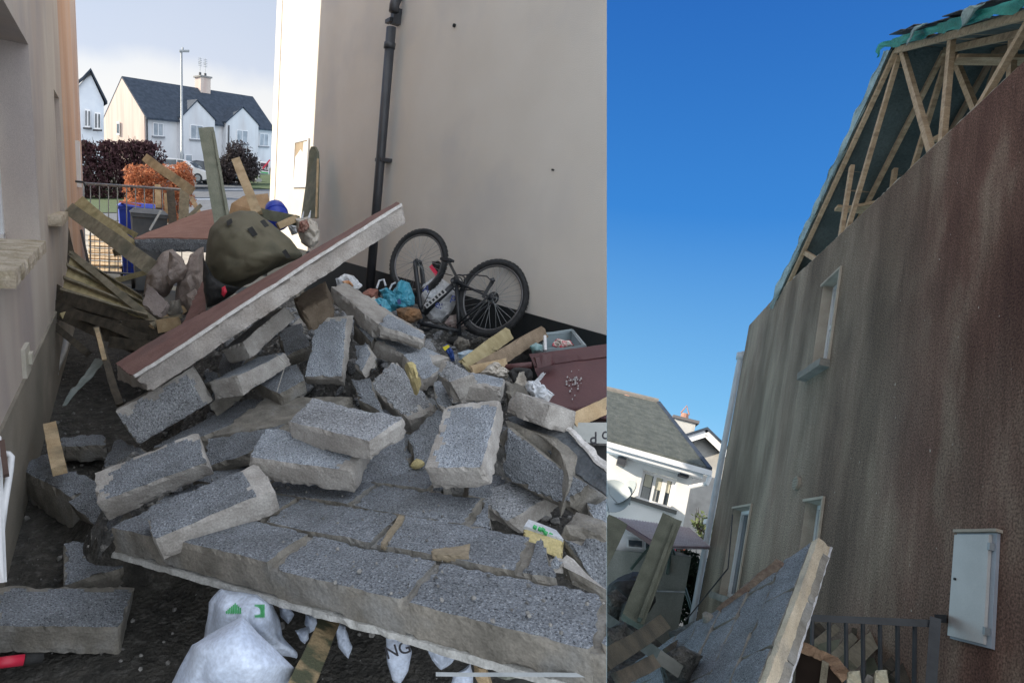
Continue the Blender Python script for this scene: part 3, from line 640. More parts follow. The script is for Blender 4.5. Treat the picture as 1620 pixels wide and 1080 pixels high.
# cars
def car(label, O, X, col, name='parked_car'):
    X = nrm([X[0], X[1], 0]); Yv = np.array([-X[1], X[0], 0]); t = thing(name, label, 'car', O, group=None)
    fn = lambda a, b, z: O+X*a+Yv*b+np.array([0, 0, z])
    prof = [(-2.0, .3), (-2.05, .7), (-1.95, .95), (-1.75, 1.0), (-1.35, 1.42), (-.9, 1.52), (.1, 1.5), (.55, 1.32), (1.0, 1.0), (1.6, .88), (1.98, .7), (2.03, .35), (1.7, .22), (-1.7, .22)]
    m = M(); w0 = .85; n = len(prof); vs = []
    for s in (-1, -.92, .92, 1):
        for (a, z) in prof:
            k = 1 if z < 1.0 else 1-.35*(z-1.0)/.5*.6
            ww = w0*k*(s); sh = .97 if abs(s) == 1 else 1
            vs.append(fn(a*sh, ww, .2+(z-.2)*(.985 if abs(s) == 1 else 1)))
    fs = [tuple(range(n)), tuple(range(4*n-1, 3*n-1, -1))]+[(r*n+i, r*n+(i+1) % n, (r+1)*n+(i+1) % n, (r+1)*n+i) for r in range(3) for i in range(n)]
    m.add(vs, fs); obj('body', m, col, t)
    for s in (-1, 1):
        m = M(); m.prism([fn(-1.45, s*.80, 1.05), fn(-1.2, s*.73, 1.38), (fn(-.35, s*.71, 1.43)), fn(-.3, s*.80, 1.05)], Yv*s*.02); m.prism([fn(-.22, s*.80, 1.05), fn(-.28, s*.71, 1.43), fn(.1, s*.72, 1.42), fn(.72, s*.80, 1.05)], Yv*s*.02); obj('side_window', m, GLASS, t)
        for a in (-1.25, 1.25):
            m = M(); m.tube([fn(a, s*.68, .32), fn(a, s*.88, .32)], .32, 20); wh = obj('wheel', m, RUB, t); m = M(); m.tube([fn(a, s*.86, .32), fn(a, s*.895, .32)], .2, 14); obj('rim', m, METAL, wh)
        m = M(); m.box((1.88, s*.6-.14, .62), (2.03, s*.6+.14, .78), fn); obj('headlight', m, mat('lamp_lens', (.7, .7, .7), None, 4, .2), t)
    m = M(); m.prism([fn(.58, -.64, 1.33), fn(.58, .64, 1.33), fn(1.0, .72, 1.03), fn(1.0, -.72, 1.03)], (0.02, 0, .03)); obj('windscreen', m, GLASS, t)
CARW = mat('silver_white_paint', (.62, .61, .60), (.66, .65, .64), 3, .25, 0, 60, spec=.6)
CARD = mat('dark_blue_paint', (.03, .035, .045), (.04, .045, .06), 3, .2, 0, 60, spec=.6)
wB = A(310.5, 289, 37.)
Xc = nrm([.85, -.5, 0])
car('white parked car half hidden behind the copper hedge', wB-Xc*1.25+np.array([.5, .5, 0]), Xc, CARW)
car('dark parked car behind the white car', A(322, 287, 40.5)+np.array([.6, .5, 0]), nrm([1, -.5, 0]), CARD)
BT = {
'b1':[(0.053, 2.815, -1.08), (0.44, 2.837, -0.868), (0.539, 2.78, -1.054), (0.153, 2.76, -1.26), (0.062, 2.911, -1.106), (0.448, 2.933, -0.894), (0.548, 2.877, -1.079), (0.161, 2.856, -1.285)],
'b2':[(0.5, 2.763, -0.947), (0.846, 3.029, -0.886), (0.964, 2.86, -0.815), (0.614, 2.599, -0.865), (0.532, 2.742, -1.036), (0.879, 3.008, -0.978), (0.99, 2.846, -0.892), (0.648, 2.576, -0.959)],
'b3':[(0.697, 2.824, -0.737), (1.016, 3.058, -0.582), (0.948, 3.235, -0.667), (0.614, 3.004, -0.837), (0.738, 2.808, -0.834), (1.086, 3.036, -0.646), (1.002, 3.216, -0.748), (0.669, 2.985, -0.919)],
'b4':[(1.186, 2.988, -0.637), (1.043, 2.741, -0.945), (1.216, 2.604, -0.908), (1.34, 2.86, -0.607), (1.242, 3.041, -0.702), (1.081, 2.803, -1.013), (1.266, 2.656, -0.988), (1.414, 2.918, -0.613)],
'b5':[(0.663, 1.918, -0.844), (0.848, 1.542, -0.789), (1.05, 1.634, -0.757), (0.814, 2.041, -0.8), (0.685, 1.915, -0.942), (0.867, 1.546, -0.87), (1.072, 1.636, -0.837), (0.836, 2.039, -0.898)],
'b6':[(0.484, 1.851, -0.944), (0.802, 1.568, -0.917), (0.948, 1.722, -0.886), (0.61, 2.018, -0.91), (0.5, 1.86, -1.043), (0.831, 1.569, -1.016), (0.966, 1.733, -0.975), (0.626, 2.027, -1.008)],
'b7':[(-0.042, 2.34, -1.176), (0.38, 2.327, -1.026), (0.385, 2.113, -1.079), (-0.035, 2.132, -1.204), (-0.01, 2.358, -1.269), (0.412, 2.345, -1.119), (0.417, 2.137, -1.153), (0.003, 2.146, -1.301)],
'b8':[(0.125, 1.927, -1.138), (0.556, 1.944, -1.026), (0.562, 1.728, -1.033), (0.133, 1.713, -1.135), (0.149, 1.928, -1.235), (0.579, 1.945, -1.123), (0.594, 1.725, -1.132), (0.168, 1.711, -1.224)],
'b9':[(-0.368, 2.048, -1.418), (0.086, 1.966, -1.502), (0.022, 1.77, -1.501), (-0.374, 1.823, -1.404), (-0.389, 2.048, -1.516), (0.065, 1.966, -1.6), (0.024, 1.755, -1.603), (-0.395, 1.823, -1.502)],
'b10':[(-0.168, 2.208, -1.387), (0.036, 2.226, -1.436), (0.068, 1.97, -1.408), (-0.15, 1.947, -1.407), (-0.178, 2.206, -1.487), (0.026, 2.224, -1.535), (0.058, 1.968, -1.507), (-0.161, 1.945, -1.506)],
'b11':[(1.361, 2.559, -0.952), (1.46, 2.223, -1.064), (1.647, 2.223, -1.01), (1.539, 2.588, -0.808), (1.4, 2.606, -1.031), (1.503, 2.258, -1.177), (1.686, 2.27, -1.089), (1.579, 2.635, -0.887)],
'b12':[(1.298, 1.711, -0.757), (1.008, 1.409, -0.858), (1.131, 1.251, -0.8), (1.442, 1.546, -0.68), (1.34, 1.703, -0.847), (1.05, 1.401, -0.948), (1.181, 1.242, -0.876), (1.481, 1.543, -0.758)],
'b13':[(1.462, 1.673, -1.186), (1.9, 1.644, -1.119), (1.858, 1.453, -1.105), (1.472, 1.442, -1.209), (1.485, 1.666, -1.283), (1.923, 1.637, -1.216), (1.88, 1.446, -1.202), (1.556, 1.411, -1.27)],
'b14':[(1.51, 1.984, -0.753), (1.662, 1.772, -0.726), (1.803, 1.895, -0.738), (1.713, 2.075, -0.755), (1.519, 1.963, -0.862), (1.667, 1.762, -0.802), (1.807, 1.88, -0.837), (1.717, 2.06, -0.854)],
'b15':[(1.636, 1.676, -0.71), (1.641, 1.462, -0.698), (1.614, 1.455, -0.793), (1.606, 1.67, -0.807), (1.827, 1.679, -0.768), (1.833, 1.465, -0.756), (1.805, 1.458, -0.851), (1.797, 1.673, -0.865)],
'b16':[(1.556, 2.881, -0.79), (1.734, 2.555, -0.853), (1.979, 2.624, -0.84), (1.663, 3.04, -0.724), (1.56, 2.906, -0.887), (1.753, 2.574, -0.941), (1.983, 2.648, -0.937), (1.667, 3.065, -0.82)],
'b18':[(1.559, 2.131, -0.68), (1.575, 1.894, -0.69), (1.463, 1.921, -0.735), (1.514, 2.113, -0.754), (1.647, 2.121, -0.801), (1.662, 1.884, -0.811), (1.55, 1.911, -0.856), (1.601, 2.103, -0.875)],
'b21':[(1.119, 3.705, -1.019), (1.444, 3.963, -0.839), (1.561, 3.901, -0.986), (1.256, 3.641, -1.136), (1.091, 3.779, -1.081), (1.416, 4.036, -0.901), (1.533, 3.974, -1.048), (1.229, 3.714, -1.198)],
}
# ---------------------------------------------------------------- loose blocks, solved as 440 x 215 x 100 mm blocks
BL = {
 'b1': 'grey block lying directly under the lower left end of the long red brown slab',
 'b2': 'beige sided block just right of the block under the slab end',
 'b3': 'narrow mortar crusted block wedged on edge under the middle of the long slab',
 'b4': 'grey block standing upright in the middle of the heap',
 'b5': 'pale speckled block lying behind and against another in the centre of the heap',
 'b6': 'pale speckled block in the centre, the nearer of two lying side by side',
 'b7': 'rough grey block left in the heap, behind the one with the cracked beige side',
 'b8': 'rough grey block with a cracked beige long side, overhanging the dark hole at front left',
 'b9': 'whole block lying flat on the ground at the bottom left, by the red tool handle',
 'b10': 'broken half block lying on the ground behind the bottom left block',
 'b11': 'wedge shaped broken block tilted on its corner right of the upright block',
 'b12': 'large grey block tilted towards the viewer, right of centre with a clean long face',
 'b13': 'bright rough block with rounded broken end at the right, above the yellow foam piece',
 'b14': 'small broken block with a ridge, behind the large tilted block',
 'b15': 'small pale beige half block in front of the maroon bin',
 'b16': 'long pale block lying behind the wedge shaped block, pointing to the bicycle',
 'b18': 'small smooth broken block between the long pale block and the ridge topped one',
 'b21': 'shadowed blue grey block lying behind the upright block, under the raised slab',
}
GB = 'loose concrete blocks of the collapsed gable'
sd = 0
for k, c in BT.items():
    sd += 1; c = [np.array(p)*{'b8': .94, 'b7': .97, 'b10': 1.05, 'b11': .97, 'b13': .92}.get(k, 1) for p in c]; ctr = sum(c)/8
    e = [np.linalg.norm(c[1]-c[0]), np.linalg.norm(c[3]-c[0]), np.linalg.norm(c[4]-c[0])]
    sub = [max(3, int(x/.017)) for x in e]
    if k in ('b13', 'b11', 'b14', 'b10'):
        c[6 if k != 'b10' else 2] = c[6 if k != 'b10' else 2]+(ctr-c[6])*.12; ch = .03
    else: ch = .013
    # local frame along the block's own edges
    x = nrm(c[1]-c[0]); z = nrm(np.cross(x, c[3]-c[0])); y = np.cross(z, x); fr = np.stack([x, y, z], 1)
    m = M(); m.box8(c, sub=sub, band=(0, 2, -2, 3, -1)[sd % 5] if k != 'b15' else 0, rough=.0035, chip=ch*.8, mi=0, top=1 if k != 'b15' else 0, freq=12, seed=sd*3.1, warp=.006 if ch < .02 else .02)
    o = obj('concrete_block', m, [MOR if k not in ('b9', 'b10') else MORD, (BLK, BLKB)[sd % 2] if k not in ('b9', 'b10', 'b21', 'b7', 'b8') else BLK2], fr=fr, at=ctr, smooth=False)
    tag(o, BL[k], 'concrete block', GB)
def hexq(P, d, th, label=None, mats=(None, None), ch=.02, seed=1, rough=.005, warp=.015, name='concrete_block', cat='concrete block', group=GB, cut=None, away=(0, 0, 0), subs=.025, top=1):
    """a broken piece from the four corners of its visible face (px, py[, depth]) and its thickness behind it"""
    c = [A(p[0], p[1], p[2] if len(p) > 2 else d) for p in P]; n = nrm(np.cross(c[1]-c[0], c[3]-c[0])); ctr = sum(c)/4
    if n@ctr < 0: n = -n
    t3 = n*th+np.array(away)
    c8 = c+[p+t3 for p in c]; e = [np.linalg.norm(c[1]-c[0]), np.linalg.norm(c[3]-c[0]), th]
    m = M(); m.box8(c8, sub=[max(2, min(40, int(x/subs))) for x in e], rough=rough, chip=ch, top=top, seed=seed, warp=warp, freq=11)
    o = obj(name, m, list(mats), cut=cut)
    if label: tag(o, label, cat, group)
    return o
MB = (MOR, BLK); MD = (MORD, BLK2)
hexq([(524, 453, 3.7), (548, 447, 3.9), (674, 527, 3.5), (598, 513, 3.3)], 3.5, .1, 'long mortar topped strip of blocks running from the slab down to the bicycle side', (MOR, MOR), seed=4, warp=.01)
hexq([(598, 513, 3.25), (612, 493, 3.5), (675, 528, 3.3), (672, 537, 3.15)], 3.3, .08, 'flat grey fragment above the long pale block', MB, seed=5)
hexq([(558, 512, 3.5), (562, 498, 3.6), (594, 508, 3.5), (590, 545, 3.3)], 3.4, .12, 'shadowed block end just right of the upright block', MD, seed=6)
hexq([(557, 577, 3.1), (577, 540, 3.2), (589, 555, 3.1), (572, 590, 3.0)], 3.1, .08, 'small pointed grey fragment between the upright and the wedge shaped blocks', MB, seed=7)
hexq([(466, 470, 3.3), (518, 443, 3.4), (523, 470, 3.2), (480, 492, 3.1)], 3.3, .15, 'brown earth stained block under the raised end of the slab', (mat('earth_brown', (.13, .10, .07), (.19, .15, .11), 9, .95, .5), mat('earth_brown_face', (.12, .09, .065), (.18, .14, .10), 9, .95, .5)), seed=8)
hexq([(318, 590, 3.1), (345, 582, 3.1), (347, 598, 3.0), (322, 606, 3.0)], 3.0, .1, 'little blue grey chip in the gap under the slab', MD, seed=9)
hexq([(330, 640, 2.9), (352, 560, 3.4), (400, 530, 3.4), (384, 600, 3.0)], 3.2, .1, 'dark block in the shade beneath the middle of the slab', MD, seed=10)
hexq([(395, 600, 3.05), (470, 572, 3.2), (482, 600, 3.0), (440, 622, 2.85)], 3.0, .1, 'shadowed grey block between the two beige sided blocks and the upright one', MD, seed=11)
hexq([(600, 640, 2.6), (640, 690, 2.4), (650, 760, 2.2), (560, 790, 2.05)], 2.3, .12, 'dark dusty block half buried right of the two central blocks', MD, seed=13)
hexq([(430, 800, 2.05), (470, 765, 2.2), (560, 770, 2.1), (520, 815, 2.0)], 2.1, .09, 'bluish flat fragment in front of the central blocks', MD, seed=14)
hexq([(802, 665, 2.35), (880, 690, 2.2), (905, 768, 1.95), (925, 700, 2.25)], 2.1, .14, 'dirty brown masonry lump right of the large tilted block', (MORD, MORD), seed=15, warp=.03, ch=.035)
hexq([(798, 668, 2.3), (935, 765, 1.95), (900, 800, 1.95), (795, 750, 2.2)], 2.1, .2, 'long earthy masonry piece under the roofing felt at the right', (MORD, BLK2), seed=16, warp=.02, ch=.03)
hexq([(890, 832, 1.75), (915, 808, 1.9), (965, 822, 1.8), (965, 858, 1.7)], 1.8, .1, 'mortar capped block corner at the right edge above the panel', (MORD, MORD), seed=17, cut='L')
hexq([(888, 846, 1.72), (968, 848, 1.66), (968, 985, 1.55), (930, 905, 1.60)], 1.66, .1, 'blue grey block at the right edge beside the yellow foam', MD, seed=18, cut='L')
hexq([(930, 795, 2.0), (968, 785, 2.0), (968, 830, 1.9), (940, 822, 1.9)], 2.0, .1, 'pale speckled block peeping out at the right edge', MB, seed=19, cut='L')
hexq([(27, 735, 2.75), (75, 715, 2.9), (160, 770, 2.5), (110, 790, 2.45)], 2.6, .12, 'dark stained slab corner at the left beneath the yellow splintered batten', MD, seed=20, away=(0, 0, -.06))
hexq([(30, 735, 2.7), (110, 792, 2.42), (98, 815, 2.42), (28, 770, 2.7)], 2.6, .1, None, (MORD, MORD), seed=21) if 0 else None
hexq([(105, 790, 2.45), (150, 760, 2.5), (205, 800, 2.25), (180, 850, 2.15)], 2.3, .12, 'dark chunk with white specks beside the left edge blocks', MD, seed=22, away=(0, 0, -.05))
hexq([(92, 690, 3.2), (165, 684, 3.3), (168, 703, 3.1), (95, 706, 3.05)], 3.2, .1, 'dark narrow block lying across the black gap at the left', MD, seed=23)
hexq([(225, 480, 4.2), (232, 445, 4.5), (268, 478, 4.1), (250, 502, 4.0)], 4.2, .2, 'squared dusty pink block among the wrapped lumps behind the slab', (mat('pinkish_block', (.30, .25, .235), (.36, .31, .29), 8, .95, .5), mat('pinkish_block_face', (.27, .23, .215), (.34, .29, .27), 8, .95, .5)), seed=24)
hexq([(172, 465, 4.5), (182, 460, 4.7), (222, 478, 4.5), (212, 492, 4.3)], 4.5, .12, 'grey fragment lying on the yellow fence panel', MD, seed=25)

for i_, (P_, th_, lb, mm_) in enumerate((
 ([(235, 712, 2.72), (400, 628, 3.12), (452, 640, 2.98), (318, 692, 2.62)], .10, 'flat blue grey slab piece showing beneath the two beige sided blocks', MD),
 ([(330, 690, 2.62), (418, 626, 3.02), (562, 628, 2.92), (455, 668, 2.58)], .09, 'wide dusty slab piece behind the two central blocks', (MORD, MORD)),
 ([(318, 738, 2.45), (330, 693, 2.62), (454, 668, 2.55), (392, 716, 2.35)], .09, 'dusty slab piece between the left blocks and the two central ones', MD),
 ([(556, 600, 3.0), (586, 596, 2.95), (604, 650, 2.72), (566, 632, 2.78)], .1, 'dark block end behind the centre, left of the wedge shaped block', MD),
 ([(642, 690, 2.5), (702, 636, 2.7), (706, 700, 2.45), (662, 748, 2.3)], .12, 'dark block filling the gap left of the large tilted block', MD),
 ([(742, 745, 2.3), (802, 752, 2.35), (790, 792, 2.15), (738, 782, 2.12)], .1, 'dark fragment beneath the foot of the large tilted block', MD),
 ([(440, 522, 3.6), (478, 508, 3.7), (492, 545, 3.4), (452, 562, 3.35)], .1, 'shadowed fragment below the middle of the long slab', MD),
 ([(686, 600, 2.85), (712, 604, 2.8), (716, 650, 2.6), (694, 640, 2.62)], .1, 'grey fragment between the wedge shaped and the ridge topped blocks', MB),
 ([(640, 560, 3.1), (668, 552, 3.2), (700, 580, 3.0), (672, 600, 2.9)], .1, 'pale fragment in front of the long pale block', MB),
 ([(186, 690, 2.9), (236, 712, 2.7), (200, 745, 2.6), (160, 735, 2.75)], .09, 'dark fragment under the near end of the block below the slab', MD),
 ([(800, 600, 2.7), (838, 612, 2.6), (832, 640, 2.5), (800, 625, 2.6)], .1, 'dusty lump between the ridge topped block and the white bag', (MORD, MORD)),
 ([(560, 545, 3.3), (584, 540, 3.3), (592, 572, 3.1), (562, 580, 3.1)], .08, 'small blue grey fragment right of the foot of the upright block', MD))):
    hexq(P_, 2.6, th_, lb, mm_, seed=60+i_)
# ---------------------------------------------------------------- the fallen masonry sheet in front, blocks still mortared together
PR = np.array([[.543, .836, -.084], [-.815, .548, .187], [.202, -.033, .979]]); PO = np.array([.413, 1.3, -1.028])
def pn(u, v, z=0): return PO+PR@np.array([u, v, z])
t = thing('fallen_masonry_panel', 'large sheet of mortared blockwork lying across the front of the heap above the white sacks', 'masonry panel', pn(0, .4, -.1), fr=PR)
rows = [(-.76, 1.4, 0), (-.80, .80, .5), (-.84, .56, 0), (-.9, .30, .5), (-.9, .02, 0), (-.85, .10, .5), (-.8, -.02, 0), (-.75, .0, .5)]
mB = M(); g = .007
for r, (ua, ub, off) in enumerate(rows):
    u = -.9-off*.45
    k0 = 0
    while u < ub:
        a, b = max(u, ua)+g, min(u+.45, ub)-g; k0 += 1
        if b-a > .05:
            v0, v1 = r*.225+g, (r+1)*.225-g; rnd = random.Random(r*31+k0); dz = rnd.uniform(-.007, .007)
            br = .06 if b == ub-g else 0
            c = [pn(a, v0, dz), pn(b-br*.2, v0, dz+rnd.uniform(-.006, .006)), pn(b-br*1.6, v1, dz+rnd.uniform(-.004, .004)), pn(a, v1, dz)]
            c += [p-PR[:, 2]*.1 for p in c]
            mB.box8(c, sub=(max(2, int((b-a)/.018)), 11, 5), rough=.004, chip=.012 if not br else .03, top=1, seed=r*7+k0, freq=12, warp=.004)
        u += .45
obj('blockwork', mB, [MORD, BLK2], t, cut='L')
m = M()
for r, (ua, ub, off) in enumerate(rows):
    m.box8([pn(ua+.03, r*.225+.01, -.014), pn(ub-.05, r*.225+.01, -.014), pn(ub-.12, (r+1)*.225-.01 if r < 7 else 1.78, -.014), pn(ua+.03, (r+1)*.225-.01 if r < 7 else 1.78, -.014), pn(ua+.03, r*.225+.01, -.09), pn(ub-.05, r*.225+.01, -.09), pn(ub-.12, (r+1)*.225-.01 if r < 7 else 1.78, -.09), pn(ua+.03, (r+1)*.225-.01 if r < 7 else 1.78, -.09)], sub=(60, 8, 2), rough=.006, freq=14)
obj('mortar', m, MORD, t, cut='L')
m = M()
for r, (ua, ub, off) in enumerate(rows):
    q_ = r*.225+.002
    m.box8([pn(ua-.01, q_, -.1), pn(ub-.03, q_, -.1), pn(ub-.10, (r+1)*.225, -.1), pn(ua-.01, (r+1)*.225, -.1), pn(ua-.01, q_-.004, -.118), pn(ub-.03, q_-.004, -.118), pn(ub-.10, (r+1)*.225, -.118), pn(ua-.01, (r+1)*.225, -.118)], sub=(90, 8, 1), rough=.004, chip=.012, freq=20)
obj('render_coat', m, mat('old_render_edge', (.38, .38, .36), (.52, .52, .50), 30, .9, .5, 90), t, cut='L')
# loose mortar slips on the sheet
for (P, lb) in (([(601, 860), (608, 862), (641, 815), (632, 812)], 'beige slip of mortar standing in an open joint of the fallen sheet'), ([(682, 868), (684, 878), (742, 880), (744, 860)], 'flat beige mortar flake lying on the fallen sheet')):
    c = []
    for x, y in P:
        r = A(x, y, 1); s_ = (PO+PR[:, 2]*.012)@PR[:, 2]/(r@PR[:, 2]); c.append(r*s_)
    m = M(); m.box8(c+[p-PR[:, 2]*.02 for p in c], sub=(10, 8, 3), rough=.003, chip=.01, freq=20); tag(obj('mortar_slip', m, mat('beige_mortar', (.23, .19, .13), (.30, .25, .18), 18, .95, .4)), lb, 'mortar slip')
hexq([(880, 895, 1.62), (905, 878, 1.66), (968, 940, 1.50), (900, 905, 1.56)], 1.6, .05, 'greenish mortar ridge along the broken right side of the fallen sheet', (MORD, MOR), seed=30, cut='L', name='mortar_lump', cat='mortar lump', group=None)
hexq([(860, 902, 1.58), (872, 884, 1.6), (890, 880, 1.6), (893, 908, 1.56)], 1.58, .04, 'pale speckled lump sitting on the right part of the fallen sheet', MB, seed=31, name='mortar_lump', cat='mortar lump', group=None)
hexq([(905, 975, 1.38), (968, 960, 1.36), (968, 1050, 1.28), (915, 1040, 1.30)], 1.35, .06, 'smooth beige mortar patch at the lower right corner of the fallen sheet', (MORD, MORD), seed=32, cut='L', name='mortar_lump', cat='mortar lump', group=None, away=(0, 0, -.04))

# ---------------------------------------------------------------- the long rendered slab lying across the heap
t = thing('wall_slab', 'long slab of wall with red brown render and pale edge, propped diagonally over the blocks', 'wall slab', A(215, 600, 2.75))
c = [A(213, 597, 2.62), A(636, 325, 3.0), A(629, 321, 3.25), A(520, 384, 3.2)]
m = M()
fl, frr = A(213, 598, 2.62), A(637, 325, 3.0); bl, br_ = A(184, 577, 3.05), A(628, 321, 3.55)
dn = lambda p, f: p+f
dl = A(236, 621, 2.60)-fl; dr = A(642, 353, 2.98)-frr; dbk = np.array([0.0, .03, -.1])
m.box8([fl, frr, br_, bl, fl+dl, frr+dr, br_+dr, bl+dbk], sub=(90, 16, 6), rough=.005, chip=.018, freq=10, warp=.008, seed=3)
obj('blockwork', m, mat('slab_side', (.30, .27, .24), (.43, .40, .37), 7, .95, .6, 80, c3=(.22, .205, .19), s3=4), t)
up = nrm(np.cross(frr-fl, bl-fl)); up = up if up[2] > 0 else -up
m = M(); m.quad(fl+up*.012, frr+up*.012, br_+up*.012, bl+up*.012, -up*.009, sub=(80, 14, 1), rough=.003, chip=.006, freq=10, warp=.008, seed=3); obj('red_brown_render', m, REDR, t)
m = M(); sx = nrm(bl-fl)*.028
m.quad(fl+up*.017-sx*.3, frr+up*.017-sx*.3, frr+up*.017+sx*.35, fl+up*.017+sx*.35, -up*.016, sub=(90, 2, 1), rough=.003, chip=.004, freq=14, warp=.008, seed=3); obj('pale_edge', m, EDGE, t)

# second slab at the back with render upwards, and slivers
t = thing('wall_slab', 'smaller red brown rendered slab lying behind the olive canvas near the railings', 'wall slab', A(290, 395, 4.8))
c = [A(212, 380, 4.7), A(330, 378, 4.6), A(345, 335, 5.8), A(330, 330, 6.2)]
c = [A(212, 379, 4.7), A(332, 379, 4.6), A(350, 330, 5.9), A(318, 336, 6.0)]
m = M(); m.box8(c+[p+np.array([0, 0, -.11]) for p in c], sub=(30, 30, 4), rough=.006, chip=.02, warp=.01); obj('blockwork', m, BLK2, t)
m = M(); m.box8([p+np.array([0, .02, .012]) for p in c]+[p+np.array([0, .02, .002]) for p in c], sub=(20, 20, 1), rough=.002, chip=.01, warp=.01); obj('red_brown_render', m, mat('sunlit_red_render', (.30, .16, .125), (.36, .20, .16), 9, .9, .5, 140), t)  # lighter copy of the red brown render, with sunlight put into its colour
hexq([(286, 512, 3.6), (322, 440, 4.1), (328, 455, 4.0), (325, 490, 3.6)], 3.8, .08, 'upright red brown sliver of render between the wrapped lumps and the olive canvas', (MORD, REDR), seed=33, name='render_fragment', cat='render fragment', group=None)

# ---------------------------------------------------------------- the heap below everything
def hp(X, Y):
    s = lambda a, b, x: (lambda t: t*t*(3-2*t))(min(1, max(0, (x-a)/(b-a))))
    h = .50*s(.15, .8, X)*s(1.75, 2.2, Y) + .22*s(.7, 1.5, X)*s(2.0, 3.2, Y) - .30*s(1.9, 2.6, X)*s(4.6, 2.6, Y)
    h = max(h, .42*s(-.2, .1, X)*s(2.0, 2.3, Y)*s(3.0, 2.5, Y) if Y < 3 else 0)
    h += .10*s(1.0, 1.9, X)*s(1.2, 1.5, Y)*s(2.2, 1.7, Y)*1.0
    h *= s(7.5, 5.0, Y)
    h = h*s(.05, .35, X) if Y > 2.7 else h
    dxy = np.array([X, Y])-PO[:2]; uv = np.linalg.solve(PR[:2, :2], dxy)
    g_ = max(0, uv[0]-(.15 if uv[1] > .9 else .45-.35*max(0, uv[1]-.3)), -1-uv[0])+max(0, uv[1]-1.75, -.05-uv[1])
    h = min(h, 1.6+PO[2]+PR[2, 0]*uv[0]+PR[2, 1]*uv[1]-.17+g_*.9)
    return -1.6+max(0, h)*.95+(n1((X*3, Y*3, 1))*.06+n1((X*9, Y*9, 2))*.035+n1((X*25, Y*25, 5))*.02)*min(1, h*4+.12)
m = M(); nx, ny = 150, 230; xs = [-.42+3.56*i/nx for i in range(nx+1)]; ys = [1.1+6.9*j/ny for j in range(ny+1)]
for y in ys:
    for x in xs: m.v.append((x, y, hp(x, y)))
for j in range(ny):
    for i in range(nx): a = j*(nx+1)+i; m.f.append((a, a+1, a+nx+2, a+nx+1)); m.m.append(1 if m.v[a][2] > -1.42+.1*n1((xs[i]*5, ys[j]*5, 8)) else 0)
DUST = mat('grey_dusty_rubble', (.07, .07, .068), (.17, .168, .16), 14, .95, 1.0, 60, c3=(.36, .35, .33), s3=30, lo3=.55, hi3=.7, bdist=.03)
o = obj('rubble_heap', m, [RUBB, DUST], cut='L', at=(1.4, 4, -1.6)); o['kind'] = 'stuff'
m = M(); rnd = random.Random(4)
for i in range(2300):
    x = rnd.uniform(-.38, 3.05); y = rnd.uniform(1.15, 6.0) if i % 3 else rnd.uniform(1.2, 3.2); r = .006+.03*rnd.random()**3
    if hp(x, y) < -1.5:
        r *= .5
        if i % 3 == 0: continue
    m.rock((x, y, hp(x, y)+r*.3), r*rnd.uniform(.7, 1.3), seed=i)
CH2 = M()
for i in range(420):
    x = rnd.uniform(.1, 3.0); y = rnd.uniform(1.5, 4.4); z_ = hp(x, y)
    if z_ < -1.45: continue
    r = .025+.06*rnd.random()**2; CH2.rock((x, y, z_+r*.2), (r*rnd.uniform(.8, 1.5), r, r*rnd.uniform(.5, .9)), seed=i+5000)
o = obj('broken_masonry', CH2, BLKB, cut='L', at=(1.4, 3, -1.6)); o['kind'] = 'stuff'
o = obj('loose_chippings', m, CHIP, cut='L', at=(1.4, 3, -1.6)); o['kind'] = 'stuff'
m = M()
for i in range(900):      # crumbs caught on the sheet
    u, v = rnd.uniform(-.75, .9), rnd.uniform(0, 1.5)
    if v > .3 and u > .6-v*.5: continue
    r = .002+.007*rnd.random()**3; p = pn(u, v, .004); m.rock(p, r, seed=i)
o = obj('mortar_crumbs', m, CHIP, cut='L', at=pn(0, .5)); o['kind'] = 'stuff'

# ---------------------------------------------------------------- olive canvas bundle
t = thing('canvas_bundle', 'bulky olive green canvas bundle with dark tape patches resting on the slab', 'canvas bundle', A(400, 440, 3.7))
m = M(); m.pillow([(327, 386), (333, 360), (350, 343), (380, 333), (402, 335), (415, 345), (432, 358), (462, 378), (482, 400), (478, 408), (440, 425), (400, 446), (372, 460), (350, 468), (326, 466), (323, 425)], 3.75, .42, fold=.024, freq=3.6, n=110, rings=tuple(1-i/22 for i in range(22)), power=.6, seed=2); obj('canvas', m, OLIVE, t, smooth=True)
m = M(); m.pillow([(322, 408), (345, 445), (380, 455), (372, 466), (340, 484), (326, 488), (322, 440)], 3.5, .14, fold=.02, freq=7, seed=5); obj('dark_lining', m, BLKF, t, smooth=True)
for (P) in ([(391, 362), (399, 358), (408, 371), (400, 375)], [(411, 350), (418, 347), (426, 357), (419, 360)], [(446, 398), (452, 394), (460, 406), (454, 409)], [(358, 350), (366, 345), (368, 352), (360, 358)]):
    c = []
    for x, y in P:
        # sit on the canvas: depth of the bulge at that point
        c.append(A(x, y, 3.75-.40*max(.1, 1-((x-400)/85.)**2-((y-400)/75.)**2)**.5-.035))
    m = M(); m.prism(c, nrm(sum(c))*.01); obj('tape_patch', m, BLKF, t)
m = M(); m.pillow([(350, 455), (356, 452), (359, 462), (354, 470), (350, 466)], 3.3, .02, fold=.004); obj('red_tag', m, RED, t)

